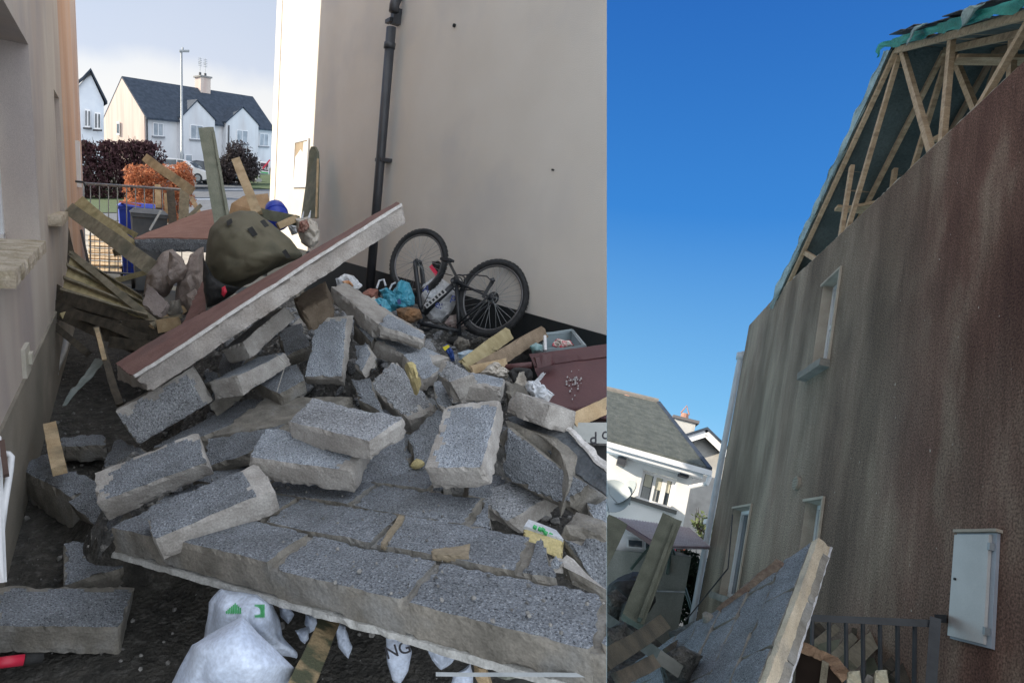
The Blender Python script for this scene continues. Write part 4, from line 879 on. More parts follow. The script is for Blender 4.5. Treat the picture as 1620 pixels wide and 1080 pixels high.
# ---------------------------------------------------------------- timber, fence panel, railings at the left
def timber(label, P, Q, w_, t_, ma=WOOD, hint=None, group='loose fence timbers and battens', n=14, rag=0, name='timber', cut=None, warp=.008):
    P = A(*P); Q = A(*Q)
    m = M(); m.beam(P, Q, w_, t_, hint, n=n, ny=3, nz=2, rough=.0018, chip=.004+rag, freq=16, warp=warp, seed=P[0]*9)
    o = obj(name, m, ma, cut=cut); return tag(o, label, 'timber', group)
timber('thick upright green grey fence post towering over the heap', (327, 208, 4.5), (354, 365, 3.9), .125, .09, TREAT, warp=.012)
m = M(); m.beam(A(338, 210, 4.44), A(361, 345, 3.9), .02, .03, n=8, rough=.003); 
tag(obj('timber', m, TREAT), 'thin fillet fixed along the right side of the tall upright post', 'timber')
timber('pale brown batten slanting down in front of the copper hedge', (233, 252, 6.3), (300, 300, 5.8), .10, .10, WOODL)
timber('tan stake leaning left over the street view, right of the tall post', (373, 253, 5.2), (407, 338, 4.6), .085, .04, WOODL)
timber('short green brown rail lying level behind the olive canvas', (412, 337, 4.7), (470, 350, 4.5), .09, .05, TREAT)
timber('reddish stick slanting under the short level rail', (440, 358, 4.4), (470, 344, 4.5), .06, .04, WOODL)
timber('long grey rail with a groove running down from the alley wall', (112, 332, 5.4), (236, 420, 4.2), .13, .06, WOOD)
timber('mossy board lying above the long grooved rail', (124, 320, 5.9), (206, 392, 5.2), .17, .04, WOODY)
timber('slim pale rail crossing the broken fence panel', (114, 402, 4.9), (250, 514, 3.9), .055, .05, WOOD)
timber('blackened plank sagging from the left wall', (58, 444, 4.7), (205, 532, 4.0), .13, .03, WOODD)
timber('second blackened plank under the first, broken at its end', (68, 480, 4.5), (215, 545, 3.9), .14, .03, WOODD)
timber('third dark board beneath the yellow panel', (100, 470, 4.4), (270, 518, 3.9), .11, .03, WOODD)
timber('short dark board end near the wrapped lumps', (196, 520, 4.0), (258, 522, 3.9), .14, .03, WOODD)
timber('thin orange brown stick standing in the dark gap', (152, 518, 3.9), (190, 640, 3.2), .045, .02, WOODD)
timber('pale splinter at the top of the thin stick in the gap', (153, 519, 3.85), (166, 570, 3.55), .03, .012, WOODL)
timber('splintered yellow batten end lying over the dark blocks at the left', (80, 674, 2.9), (94, 744, 2.45), .062, .045, WOODL)
timber('greenish slat lying level under the wrapped lumps', (180, 516, 4.1), (288, 500, 3.9), .03, .02, WOOD)
timber('short yellow block of wood at the foot of the red sliver', (250, 516, 3.9), (285, 510, 3.9), .10, .05, WOODL)
timber('short offcut tucked at the lower left below the slab', (120, 500, 4.4), (130, 470, 4.5), .05, .02, WOODD)
for (a_, b_, w__, mt, lb) in (((70, 452, 4.8), (150, 505, 4.4), .06, WOOD, 'narrow grey lath lying on top of the blackened planks'), ((95, 500, 4.3), (178, 470, 4.6), .05, WOODY, 'mossy lath crossing under the yellow panel'), ((128, 498, 4.2), (232, 536, 3.8), .07, WOODD, 'brown wet board lowest of the tangle at the left'), ((82, 512, 4.3), (140, 560, 3.9), .05, WOODD, 'short wet stick poking down beneath the blackened planks'), ((180, 400, 5.4), (262, 380, 6.0), .07, WOOD, 'grey rail lying back against the grey bin'), ((150, 452, 4.8), (232, 430, 5.0), .05, WOODY, 'yellow lath lying over the top of the fence panel'), ((240, 520, 3.9), (292, 488, 4.2), .06, WOODL, 'pale lath beside the red sliver of render'), ((175, 540, 3.8), (240, 548, 3.7), .08, WOODD, 'dark board end in front of the tangle near the slab'), ((100, 350, 6.0), (118, 430, 5.6), .08, WOODD, 'dark upright board against the left wall behind the grooved rail'), ((136, 330, 6.2), (215, 372, 5.6), .06, WOODY, 'thin mossy lath above the grooved rail')):
    timber(lb, a_, b_, w__, .03, mt)
# the broken feather edge panel
t = thing('fence_panel', 'broken yellow green fence panel of overlapping boards lying against the left wall', 'fence panel', A(160, 490, 4.4))
c = [A(113, 404, 4.9), A(98, 465, 4.5), A(236, 506, 3.95), A(226, 474, 4.5)]
bl_ = lambda a, b: (c[0]*(1-a)+c[3]*a)*(1-b)+(c[1]*(1-a)+c[2]*a)*b
nn = nrm(np.cross(c[1]-c[0], c[3]-c[0])); nn = -nn if nn@c[0] > 0 else nn
m = M()
for i in range(9):
    a0, a1_ = i/9, (i+1)/9+.012
    m.box8([bl_(a0, 0)+nn*.012, bl_(a1_, 0), bl_(a1_, 1), bl_(a0, 1)+nn*.012, bl_(a0, 0), bl_(a1_, 0)-nn*.01, bl_(a1_, 1)-nn*.01, bl_(a0, 1)], sub=(2, 8, 1), rough=.003)
obj('boards', m, WOODY, t)
for b_ in (.02, .36, .68, .97):
    m = M(); m.box8([bl_(0, b_-.03)+nn*.05, bl_(1, b_-.03)+nn*.05, bl_(1, b_+.03)+nn*.05, bl_(0, b_+.03)+nn*.05]+[bl_(0, b_-.03)+nn*.014, bl_(1, b_-.03)+nn*.014, bl_(1, b_+.03)+nn*.014, bl_(0, b_+.03)+nn*.014], sub=(14, 1, 1), rough=.003); obj('rail', m, WOOD, t)
m = M(); m.patch(A(98, 640, 3.3), A(104, 640, 3.3), A(165, 572, 3.7), A(150, 566, 3.8), 3, 16, .03, sag=0); tag(obj('torn_strip', m, mat('grey_plastic_strip', (.16, .19, .18), (.24, .27, .26), 8, .5)), 'grey torn plastic strip curling out of the dark gap', 'plastic strip')
tag(obj('pale_chip', M().rock(A(64, 462, 4.7), (.03, .03, .10), 3), CLOTH), 'small cream scrap on the end of the blackened plank', 'scrap')
# wrapped lumps
for P, d, lb, b in (([(228, 470), (232, 435), (255, 400), (272, 395), (292, 412), (290, 435), (275, 450), (262, 470), (240, 480)], 4.6, 'large dusty pink wrapped lump behind the fence panel', .25), ([(262, 440), (268, 396), (282, 402), (296, 425), (290, 445), (270, 455)], 4.35, 'pointed pinkish lump in front of the large wrapped one', .15), ([(275, 480), (280, 445), (300, 405), (324, 390), (326, 470), (300, 500), (285, 495)], 4.5, 'tall grey brown wrapped lump left of the olive canvas', .25), ([(296, 470), (310, 460), (322, 470), (318, 500), (300, 500)], 4.2, 'small dusty stone under the tall wrapped lump', .12), ([(262, 500), (268, 478), (282, 474), (290, 495), (276, 510)], 4.1, 'small slate coloured lump beside the squared pink block', .1)):
    m = M(); m.pillow(P, d, b, fold=.035, freq=4.5, seed=d*7, n=70); tag(obj('wrapped_lump', m, PINKC if 'slate' not in lb else MORD), lb, 'lump', 'dusty lumps behind the slab')
# tan board, blue barrel, white bags at the back
m = M(); m.prism([A(362, 338, 6.5), A(366, 322, 6.5), A(385, 310, 6.5), A(424, 306, 6.4), A(426, 325, 6.3), A(412, 336, 6.3)], (.1, .25, -.1)); tag(obj('plywood_sheet', m, TAN), 'curved tan sheet of board behind the canvas, below the white street line', 'board')
t = thing('blue_drum', 'royal blue plastic drum lying tilted near the sunlit wall strip', 'drum', A(437, 355, 6.3))
ax = nrm(A(433, 325, 6.2)-A(440, 357, 6.0)); C0 = A(440, 352, 6.0)
m = M(); m.tube([C0-ax*.02, C0, C0+ax*.08, C0+ax*.20, C0+ax*.27, C0+ax*.29], [.11, .125, .135, .13, .11, .06], 24); obj('body', m, BLUE, t, smooth=True)
m = M(); m.tube([C0+ax*.02, C0+ax*.05], .14, 24); m.tube([C0+ax*.14, C0+ax*.16], .14, 24); obj('hoop', m, BLUE, t)
m = M(); m.tube([C0+ax*.28, C0+ax*.32], .03, 12); obj('cap', m, BLUE, t)
m = M(); m.pillow([(467, 345), (485, 340), (498, 350), (507, 366), (508, 384), (494, 392), (478, 384), (470, 368)], 4.5, .14, fold=.035, freq=7, n=70); t = thing('rubbish_bag', 'torn white rubbish bag against the wall with red brown contents showing', 'bag', A(488, 392, 4.5)); obj('sack', m, CLOTH, t)
m = M(); m.pillow([(473, 352), (484, 347), (490, 358), (482, 370), (474, 368)], 4.36, .05, fold=.02, freq=15); obj('contents', m, mat('red_brown_scraps', (.20, .08, .06), (.40, .25, .20), 30, .8), t)
for x, y in ((478, 338), (489, 337)): m = M(); m.patch(A(x-2, y+8, 4.45), A(x+2, y+8, 4.45), A(x+3, y-4, 4.45), A(x+2, y-4, 4.45), 2, 4, .02); obj('torn_edge', m, WHB2, t)
m = M(); m.pillow([(452, 355), (460, 350), (470, 354), (470, 370), (460, 372)], 4.7, .06, fold=.02, freq=12); tag(obj('paper_lump', m, WHB2), 'small crumpled white lump between the blue drum and the torn rubbish bag', 'paper')
# railings
t = thing('railings', 'grey metal railings with thin bars crossing the alley in front of the bins', 'railings', A(215, 430, 9))
m = M(); m.tube([A(128, 290, 9.2), A(298, 301, 9.0)], .022, 8); m.tube([A(130, 428, 9.2), A(220, 434, 9.0)], .018, 8); obj('rail', m, METAL, t)
for i in range(11):
    x = 143+i*14.2; y0 = 290+(x-128)*.065
    m = M(); m.tube([A(x, y0, 9.2-i*.02), A(x+(x-215)*.02+2, 432, 9.1)], .010, 6); obj('bar', m, METAL, t)
m = M()
for k in range(7): m.tube([A(133, 372+k*8, 9.22), A(222, 376+k*8, 9.2)], .004, 4)
for k in range(12): m.tube([A(134+k*8, 368, 9.22), A(134+k*8, 430, 9.22)], .004, 4)
obj('mesh', m, DMETAL, t)
m = M(); m.beam(A(131, 290, 9.15), A(133, 440, 9.1), .05, .05); obj('post', m, METAL, t)
timber('dark square gate post at the right end of the railings', (270, 305, 9.0), (276, 385, 8.4), .13, .10, WOODD)
timber('brown gate post just behind the dark one', (292, 302, 9.0), (290, 360, 8.8), .16, .10, WOOD)
timber('short yellow post standing in front of the copper hedge', (249, 293, 9.6), (251, 330, 9.5), .10, .06, WOODL)
timber('sunlit pale upright slat beside the dark gate post', (262, 306, 9.3), (263, 352, 9.2), .05, .04, WOODL)
timber('thin grey stick leaning on the grey bin', (254, 334, 8.0), (236, 365, 7.6), .03, .03, METAL)
timber('dark thin bar standing by the left wall corner', (128, 365, 6.5), (141, 420, 6.2), .03, .03, DMETAL)
timber('short brown splint leaning between the posts and the tall post', (303, 312, 7.5), (322, 350, 7.0), .06, .03, WOODL)
timber('slanting brown lath behind the small red slab', (296, 345, 6.8), (318, 325, 7.0), .05, .03, WOOD)
# two wheelie bins
def bin_(label, x0, x1, yt, yb, d, ma, lidm, lidh=.07):
    cx = (x0+x1)/2; wv = (x1-x0)/F*d; O = A(cx, yb, d); top = A(cx, yt, d); O = np.array([top[0], top[1], -1.6]); H_ = top[2]+1.6
    t = thing('wheelie_bin', label, 'wheelie bin', O, group='wheelie bins by the railings'); fn = lambda a, b, z: O+np.array([a, b, z])
    m = M(); a = wv*.42; b = wv*.5; m.box8([fn(-a, 0, .05), fn(a, 0, .05), fn(a, .4, .05), fn(-a, .4, .05), fn(-b, -.08, H_-lidh), fn(b, -.08, H_-lidh), fn(b, .5, H_-lidh), fn(-b, .5, H_-lidh)], sub=(6, 6, 8)); obj('body', m, ma, t)
    m = M(); m.box((-b-.02, -.11, H_-lidh-.06), (b+.02, -.08, H_-lidh), fn); obj('rim', m, ma, t)
    m = M(); m.box8([fn(-b-.02, -.13, H_-lidh), fn(b+.02, -.13, H_-lidh), fn(b+.02, .52, H_-lidh), fn(-b-.02, .52, H_-lidh), fn(-b*.8, -.03, H_), fn(b*.8, -.03, H_), fn(b*.8, .45, H_), fn(-b*.8, .45, H_)], sub=(4, 4, 2)); obj('lid', m, lidm, t)
    for s in (-1, 1): m = M(); m.tube([fn(s*a, .38, .11), fn(s*(a+.05), .38, .11)], .1, 14); obj('wheel', m, RUB, t)
    return t
bin_('royal blue wheelie bin with a red edged lid behind the railings', 191, 252, 322, 440, 9.9, BLUE, BLUE)
m = M(); m.beam(A(190, 319, 9.7), A(222, 325, 9.6), .04, .05); tag(obj('red_strip', m, mat('red_brown_strip', (.35, .10, .08), None, 4)), 'thin red brown strip lying on the blue bin lid', 'strip')
bin_('smaller dark grey wheelie bin standing in front of the blue one', 211, 262, 331, 440, 8.6, GREYP, GREYP)
m = M()
for k in range(6): m.quad(A(140, 372+k*10, 10.6-k*.15), A(192, 374+k*10, 10.5-k*.15), A(192, 380+k*10, 10.3-k*.15), A(140, 378+k*10, 10.4-k*.15), (0, 0, -.03), sub=(6, 2, 1), rough=.01)
tag(obj('slatted_pallet', m, WOODL), 'pale slatted pallet lying in the sun behind the railings', 'pallet')

# ---------------------------------------------------------------- the upturned bicycle
hubF, hubR = A(661, 415, 5.0), A(778, 471, 4.55)
Rw_ = .345
def wheel_axes(ux, uy):        # in-plane axes: image-like x and y
    x = nrm(ux); y = nrm(np.array(uy)-x*(np.array(uy)@x)); return x, y, np.cross(x, y)
t = thing('bicycle', 'black bicycle turned upside down against the white wall, wheels in the air', 'bicycle', A(722, 530, 4.7))
def camv(a, b, c): return RL@np.array([a, b, c], float)
def wheel(hub, wx, wy, R_):
    x, y, n = wheel_axes(wx, wy)
    m = M(); cs = [(hub+(x*math.cos(a)+y*math.sin(a))*R_) for a in np.linspace(0, 2*math.pi, 73)[:-1]]; m.tube(cs, .026, 10, closed=True)
    for i in range(96):     # knobbly tread
        a = 2*math.pi*i/96; r = x*math.cos(a)+y*math.sin(a); tt = -x*math.sin(a)+y*math.cos(a)
        for s in (-1, 0, 1):
            p = hub+r*(R_+.024-.004*abs(s))+n*s*.014+tt*(.006*(i % 2)); m.box8([p-tt*.005-n*.005-r*.004, p+tt*.005-n*.005-r*.004, p+tt*.005+n*.005-r*.004, p-tt*.005+n*.005-r*.004, p-tt*.005-n*.005+r*.005, p+tt*.005-n*.005+r*.005, p+tt*.005+n*.005+r*.005, p-tt*.005+n*.005+r*.005])
    w_ = obj('wheel', m, RUB, t, smooth=False)
    m = M(); m.tube([(hub+(x*math.cos(a)+y*math.sin(a))*(R_-.032)) for a in np.linspace(0, 2*math.pi, 61)[:-1]], .011, 8, closed=True); obj('rim', m, mat('dull_alloy', (.14, .145, .15), (.2, .2, .21), 8, .4, 0, 60, metal=.6), w_, smooth=True)
    m = M()
    for i in range(32):
        a = 2*math.pi*i/32; s = 1 if i % 2 else -1; a2 = a+(.9 if (i//2) % 2 else -.9)
        m.tube([hub+n*s*.03+(x*math.cos(a2)+y*math.sin(a2))*.02, hub+(x*math.cos(a)+y*math.sin(a))*(R_-.036)], .0016, 4)
    obj('spokes', m, METAL, w_)
    m = M(); m.tube([hub-n*.05, hub-n*.03, hub+n*.03, hub+n*.05], [.014, .03, .03, .014], 12); obj('hub', m, DMETAL, w_); return x, y, n
xf, yf, nf_ = wheel(hubF, camv(.80, .02, .60), camv(-.05, 1, -.18), .300)
xr_, yr_, nr_ = wheel(hubR, camv(.72, -.16, .66), camv(.12, 1, -.10), .318)
DF = DMETAL
# fork
hd = A(671, 493, 4.85); hd2 = A(664, 512, 4.8)
m = M()
for s in (-1, 1): m.tube([hubF+nf_*s*.055, hubF+nf_*s*.055+(hd-hubF)*.15, hd+nf_*s*.055-(hd-hubF)*.1, hd+nf_*s*.04], [.016, .022, .022, .016], 10)
m.tube([hd-nf_*.055, hd+nf_*.055], .02, 8); obj('fork', m, DF, t, smooth=True)
bb = A(722, 446, 4.75); st = A(727, 532, 4.65); sc_ = A(724, 515, 4.66)
m = M()
m.tube([hd, hd2], .024, 10)
m.tube([hd+(hd2-hd)*.2, bb], .026, 12); m.tube([hd2, st+(bb-st)*.1], .020, 10); m.tube([bb, st], .019, 10)
for s in (-1, 1):
    m.tube([bb+nr_*s*.02, hubR+nr_*s*.06], .011, 8); m.tube([sc_+nr_*s*.02, (sc_+hubR)/2+nr_*s*.045, hubR+nr_*s*.06], .009, 8)
obj('frame', m, DF, t, smooth=True)
tx = text_mesh('B', (0, 0, 0), (1, 0, 0), (0, 0, 1), 1)
P = A(673, 485, 4.74); Q = A(704, 459, 4.68)
m = M(); m.beam(P, Q, .045, .006); dl_ = obj('decal_strip', m, mat('decal_white', (.55, .55, .55), None, 4), t)
m = M()
for k in range(6):
    a = P+(Q-P)*(k+.35)/6.3; b = P+(Q-P)*(k+.9)/6.3; m.beam(a-nrm(a)*.006, b-nrm(a)*.006, .030 if k % 2 else .022, .004)
obj('decal_blocks', m, DF, dl_)
m = M(); m.tube([bb-nr_*.05, bb+nr_*.06], .026, 12); m.tube([bb-nr_*.035+(xr_*math.cos(a)+yr_*math.sin(a))*.075 for a in np.linspace(0, 6.283, 33)[:-1]], .007, 6, closed=True); m.tube([bb-nr_*.02+(xr_*math.cos(a)+yr_*math.sin(a))*.05 for a in np.linspace(0, 6.283, 25)[:-1]], .006, 6, closed=True)
obj('chainring', m, DF, t)
m = M(); ce = A(709, 412, 4.62); m.beam(bb-nr_*.06, ce, .024, .014); m.beam(bb+nr_*.07, bb+nr_*.07-(ce-bb+nr_*.06)*.9, .024, .014); o = obj('crank', m, mat('bare_alloy', (.22, .22, .22), (.3, .3, .3), 8, .4, metal=.7), t)
m = M(); m.box((-.055, -.03, -.01), (.045, .05, .012), lambda a, b, c_: ce+xr_*a+nr_*b+yr_*c_); obj('pedal', m, DF, o)
m = M(); m.tube([bb-nr_*.035+yr_*.07, A(745, 434, 4.6), A(770, 437, 4.5), A(781, 447, 4.45), A(770, 462, 4.5)], .006, 6); m.tube([A(770, 462, 4.5), A(752, 458, 4.6), bb-nr_*.035-yr_*.07], .006, 6); obj('chain', m, DF, t)
m = M(); 
for k in range(5): m.tube([hubR-nr_*(.02+.006*k)+(xr_*math.cos(a)+yr_*math.sin(a))*(.055-.006*k) for a in np.linspace(0, 6.283, 21)[:-1]], .004, 5, closed=True)
m.beam(A(764, 471, 4.5), A(779, 444, 4.46), .03, .012); m.tube([A(777, 444, 4.44), A(782, 442, 4.44)], .02, 8); obj('derailleur', m, DF, t)
sdl = A(731, 540, 4.6)
m = M(); m.pillow([(705, 540), (712, 533), (735, 530), (748, 536), (745, 546), (720, 550)], 4.62, .06, fold=.004, freq=8, n=36); obj('saddle', m, BLKF, t, smooth=True)
m = M(); m.tube([hd2, A(661, 522, 4.75)], .015, 8); m.tube([A(622, 515, 4.35), A(640, 517, 4.55), A(661, 522, 4.75), A(684, 521, 4.95), A(700, 518, 5.05)], .013, 8); obj('handlebar', m, DF, t, smooth=True)
m = M(); m.tube([A(622, 515, 4.35), A(634, 516, 4.48)], .018, 8); obj('grip', m, BLKF, t)
for P_ in (((668, 486, 4.8), (690, 440, 4.7), (700, 432, 4.7), (716, 436, 4.7)), ((664, 510, 4.75), (690, 505, 4.6), (715, 525, 4.55), (742, 512, 4.5), (765, 486, 4.5))):
    m = M(); m.tube([A(*q) for q in P_], .004, 5); obj('cable', m, DF, t)
# bags around the bicycle
t = thing('shopping_bag', 'full white carrier bag with dark lettering behind the bicycle frame', 'bag', A(715, 510, 4.95))
m = M(); m.pillow([(668, 450), (684, 438), (700, 440), (716, 452), (727, 462), (722, 480), (712, 497), (700, 510), (682, 508), (670, 492), (664, 470)], 4.98, .12, fold=.02, freq=8, n=70); obj('bag', m, WHB2, t)
for tx_, P, sz in (('e:', A(687, 485, 4.72), .10), ('p', A(712, 474, 4.74), .10), ('A', A(668, 460, 4.74), .09)):
    obj('lettering', text_mesh(tx_, P, camv(.85, -.3, .2), camv(.3, .85, 0), sz), INKB, t)
m = M(); m.pillow([(682, 413), (694, 411), (702, 420), (697, 436), (686, 428)], 5.0, .06, fold=.02, freq=10); tag(obj('black_bag', m, BLKF), 'black bag top between the bicycle wheels', 'bag')
m = M(); m.patch(A(679, 422, 4.93), A(683, 418, 4.93), A(695, 434, 4.88), A(689, 437, 4.88), 3, 6, .01); tag(obj('red_scrap', m, mat('pink_red', (.65, .03, .08), None, 5)), 'bright red scrap under the black bag top', 'scrap')
t = thing('light_blue_bag', 'larger light blue carrier bag with handles left of the bicycle', 'bag', A(630, 495, 4.7), group=None)
m = M(); m.pillow([(600, 458), (610, 452), (622, 462), (634, 442), (648, 450), (655, 470), (655, 482), (640, 488), (618, 495), (606, 478)], 4.7, .10, fold=.03, freq=9, n=70); obj('bag', m, CYAN, t)
m = M(); c = [A(x, y, 4.56) for x, y in ((628, 475), (633, 472), (635, 480), (630, 482))]; m.prism(c, nrm(c[0])*.004); obj('logo', m, INKB, t)
m = M(); m.tube([A(596, 456, 4.7), A(600, 444, 4.72), (A(607, 442, 4.72)), A(610, 452, 4.7)], .010, 6); m.tube([A(616, 458, 4.7), A(620, 450, 4.7), A(626, 447, 4.7)], .009, 6); obj('handle', m, WHB2, t)
t = thing('light_blue_bag', 'smaller light blue bag lying in front of the larger one beside the block strip', 'bag', A(600, 492, 4.3))
m = M(); m.pillow([(585, 478), (600, 472), (612, 475), (620, 490), (618, 497), (606, 492), (592, 486)], 4.35, .06, fold=.02, freq=10); obj('bag', m, CYAN, t)
m = M(); c = [A(x, y, 4.25) for x, y in ((597, 482), (603, 481), (604, 485), (598, 486))]; m.prism(c, nrm(c[0])*.004); obj('logo', m, INKB, t)
for P, d, ma, lb, nm in (([(530, 440), (545, 432), (560, 437), (574, 452), (560, 464), (545, 460), (533, 452)], 4.6, WHB2, 'open bag of rubbish at the top of the block strip', 'rubbish_bag'), ([(541, 446), (552, 443), (560, 452), (552, 459)], 4.45, mat('orange_scraps', (.45, .20, .08), (.6, .35, .2), 20, .7), 'orange scrap lying in the open bag of rubbish', 'scrap'), ([(570, 468), (586, 456), (600, 458), (600, 472), (580, 480)], 4.8, mat('brick_red', (.28, .12, .09), (.36, .18, .14), 10, .9, .4), 'dull brick red bundle left of the light blue bag', 'bundle'), ([(575, 478), (592, 470), (598, 480), (585, 486)], 4.5, CLOTH, 'cream crumpled cloth below the brick red bundle', 'cloth'), ([(626, 490), (645, 484), (664, 488), (668, 505), (640, 514), (630, 502)], 4.5, mat('rusty_cloth', (.28, .15, .07), (.14, .10, .07), 5, .9, .4), 'rust coloured bundle below the light blue bag', 'bundle'), ([(704, 512), (712, 498), (728, 493), (742, 500), (740, 520), (716, 522)], 4.85, mat('pale_pink_wrap', (.34, .25, .24), (.5, .45, .42), 14, .6), 'pale pink striped wrapper under the bicycle saddle', 'wrapper'), ([(716, 545), (726, 532), (742, 536), (745, 548), (730, 556)], 4.2, MORD, 'rounded dark stone under the bicycle saddle', 'stone'), ([(740, 540), (760, 530), (790, 535), (800, 548), (775, 560), (745, 556)], 4.2, RUBB, 'dark lumpy debris below the right bicycle wheel', 'debris'), ([(700, 548), (709, 546), (718, 556), (720, 571), (714, 572)], 3.7, mat('blue_yellow', (.02, .06, .25), (.03, .09, .32), 12, .5), 'blue wrapper with a yellow edge below the bicycle', 'wrapper'), ([(723, 558), (740, 555), (756, 554), (750, 566), (730, 570)], 3.8, mat('pale_blue_paper', (.35, .5, .6), (.6, .65, .7), 12, .6), 'pale blue crumpled paper below the bicycle', 'paper')):
    m = M(); m.pillow(P, d, .05 if nm != 'bundle' else .1, fold=.018, freq=11, seed=len(lb), n=48); o = obj(nm, m, ma); tag(o, lb, nm.replace('_', ' '))
    if 'yellow edge' in lb: m = M(); m.patch(A(700, 549, 3.64), A(709, 545, 3.64), A(712, 548, 3.64), A(704, 555, 3.64), 3, 3, .005); obj('yellow_edge', m, mat('bright_yellow', (.7, .6, .05), None, 5), o)
timber('splintered yellow lath leaning right below the bicycle wheel', (735, 580, 3.2), (806, 526, 3.9), .10, .03, WOODY, rag=.02)
timber('thick broken beam running up towards the clear plastic tub', (752, 588, 3.1), (858, 526, 3.7), .095, .07, mat('grey_brown_wood', (.20, .15, .10), (.30, .23, .16), 12, .85, .5, 100), rag=.02)
timber('pale splintered wood lying at the maroon bin handle', (744, 584, 3.0), (800, 574, 3.2), .05, .03, WOODL, rag=.01)
timber('pale battered batten entering at the right edge below the maroon bin', (903, 668, 2.5), (975, 636, 2.6), .075, .055, WOODL, cut='L')
# clear plastic tub
t = thing('plastic_tub', 'clear plastic storage tub holding red and white scraps beside the wall', 'tub', A(880, 548, 3.6))
tb = [A(861, 553, 3.45), A(925, 548, 3.3), A(905, 523, 3.9), A(858, 529, 3.9)]; tbb = [p+np.array([0, 0, -.18]) for p in tb]
CLR = mat('clear_plastic', (.30, .37, .40), (.36, .43, .46), 4, .2, 0, 60)
m = M(); 
for i in range(4): m.prism([tb[i], tb[(i+1) % 4], tbb[(i+1) % 4], tbb[i]], nrm(np.cross(tb[(i+1) % 4]-tb[i], [0, 0, 1]))*.006)
m.prism(tbb, (0, 0, .006)); obj('body', m, CLR, t)
m = M(); m.tube(tb, .014, 6, closed=True); obj('rim', m, CLR, t)
m = M(); m.pillow([(872, 548), (880, 538), (900, 537), (908, 545), (900, 552)], 3.55, .05, fold=.02, freq=16); obj('scraps', m, mat('red_white_scraps', (.5, .05, .08), (.6, .55, .5), 26, .6, lo=.45, hi=.55), t)
m = M(); m.tube([A(863, 554, 3.4), A(862, 531, 3.45)], .01, 8); tag(obj('white_tube', m, PVC), 'thin white tube standing at the corner of the clear tub', 'tube')
m = M(); m.pillow([(838, 548), (848, 542), (858, 546), (858, 557), (842, 560)], 3.4, .05, fold=.008, freq=12); tag(obj('teal_pot', m, mat('teal_plastic', (.10, .25, .26), (.35, .45, .45), 8, .4)), 'teal and white pot left of the clear tub', 'pot')
m = M(); m.pillow([(808, 560), (822, 540), (850, 525), (858, 535), (840, 560), (830, 575), (808, 580)], 3.75, .08, fold=.03, freq=7); tag(obj('dark_film', m, mat('dark_film', (.07, .065, .065), (.14, .13, .13), 6, .4)), 'dark translucent film heaped behind the broken beam', 'plastic film')
# maroon bin lying down
t = thing('wheelie_bin', 'maroon wheelie bin lying on its side at the right edge with a white scuff', 'wheelie bin', A(915, 640, 2.8), group=None)
m = M(); c = [A(838, 562, 3.2), A(985, 540, 3.0), A(990, 668, 2.55), A(868, 650, 2.75)]; m.box8(c+[p+nrm(p)*.35+np.array([.05, 0, -.05]) for p in c], sub=(14, 10, 4), rough=.001, chip=.008); obj('body', m, MAR, t, cut='L')
m = M(); m.box8([p-nrm(p)*.03 for p in [A(836, 560, 3.18), A(990, 540, 2.98), A(990, 560, 2.93), A(844, 580, 3.12)]]+[A(836, 560, 3.22), A(990, 540, 3.02), A(990, 560, 2.97), A(844, 580, 3.16)], sub=(16, 2, 1), chip=.006); obj('rim', m, MAR, t, cut='L')
m = M(); m.beam(A(846, 574, 3.02), A(876, 566, 3.0), .07, .05, n=4, chip=.012); obj('grip_lug', m, MAR, t)
m = M(); m.tube([A(792, 582, 3.2), A(842, 577, 3.12)], .02, 10); obj('handle', m, MAR, t, smooth=True)
m = M(); m.quad(A(874, 648, 2.70), A(990, 640, 2.5), A(990, 645, 2.49), A(876, 653, 2.69), np.array([0, .02, 0]), sub=(8, 1, 1)); obj('ridge', m, MAR, t, cut='L')
m = M(); rn = random.Random(3)
for i in range(34):
    x = 903+rn.gauss(0, 5)+(i % 3)*3; y = 604+rn.gauss(0, 8); 
    s_ = rn.uniform(.6, 2.2)
    def bp(x, y):
        n_ = nrm(np.cross(c[1]-c[0], c[3]-c[0])); return onp(x, y, c[0], n_)
    m.prism([bp(x, y)-nrm(c[0])*.004, bp(x+s_, y-s_*.5)-nrm(c[0])*.004, bp(x+s_*1.3, y+s_)-nrm(c[0])*.004, bp(x, y+s_*1.5)-nrm(c[0])*.004], nrm(c[0])*.003)
obj('paint_scuff', m, mat('faded_scuff', (.34, .32, .32), None, 5), t)
# white torn cloths by the bin
for P, d, lb in (([(760, 592), (775, 577), (788, 573), (803, 590), (800, 600), (780, 597)], 2.95, 'cream crumpled cloth on top of the blocks left of the bin'), ([(835, 606), (850, 598), (862, 608), (873, 625), (864, 636), (845, 630), (834, 620)], 2.6, 'white crumpled bag of cloth in front of the maroon bin')):
    m = M(); m.pillow(P, d, .06, fold=.03, freq=14, n=70, seed=len(lb)); tag(obj('crumpled_cloth', m, CLOTH if 'cream' in lb else WHB2), lb, 'cloth')
m = M(); m.patch(A(806, 610, 2.7), A(838, 612, 2.65), A(830, 592, 2.72), A(822, 594, 2.74), 10, 10, .04, freq=12, rag=.3); tag(obj('torn_cloth', m, CLOTH), 'peaked torn white rag left of the crumpled white bag', 'cloth')
m = M(); m.patch(A(836, 612, 2.6), A(842, 614, 2.58), A(864, 590, 2.55), A(856, 587, 2.57), 4, 12, .02, freq=12, rag=.2); tag(obj('torn_strip', m, WHB2), 'twisted white strip sticking up in front of the maroon bin', 'plastic strip')
m = M(); m.pillow([(803, 590), (815, 583), (840, 582), (846, 596), (836, 606), (812, 606)], 2.9, .05, fold=.02); tag(obj('black_bag', m, BLKF), 'black bag scrap between the cream cloth and the maroon bin', 'bag')
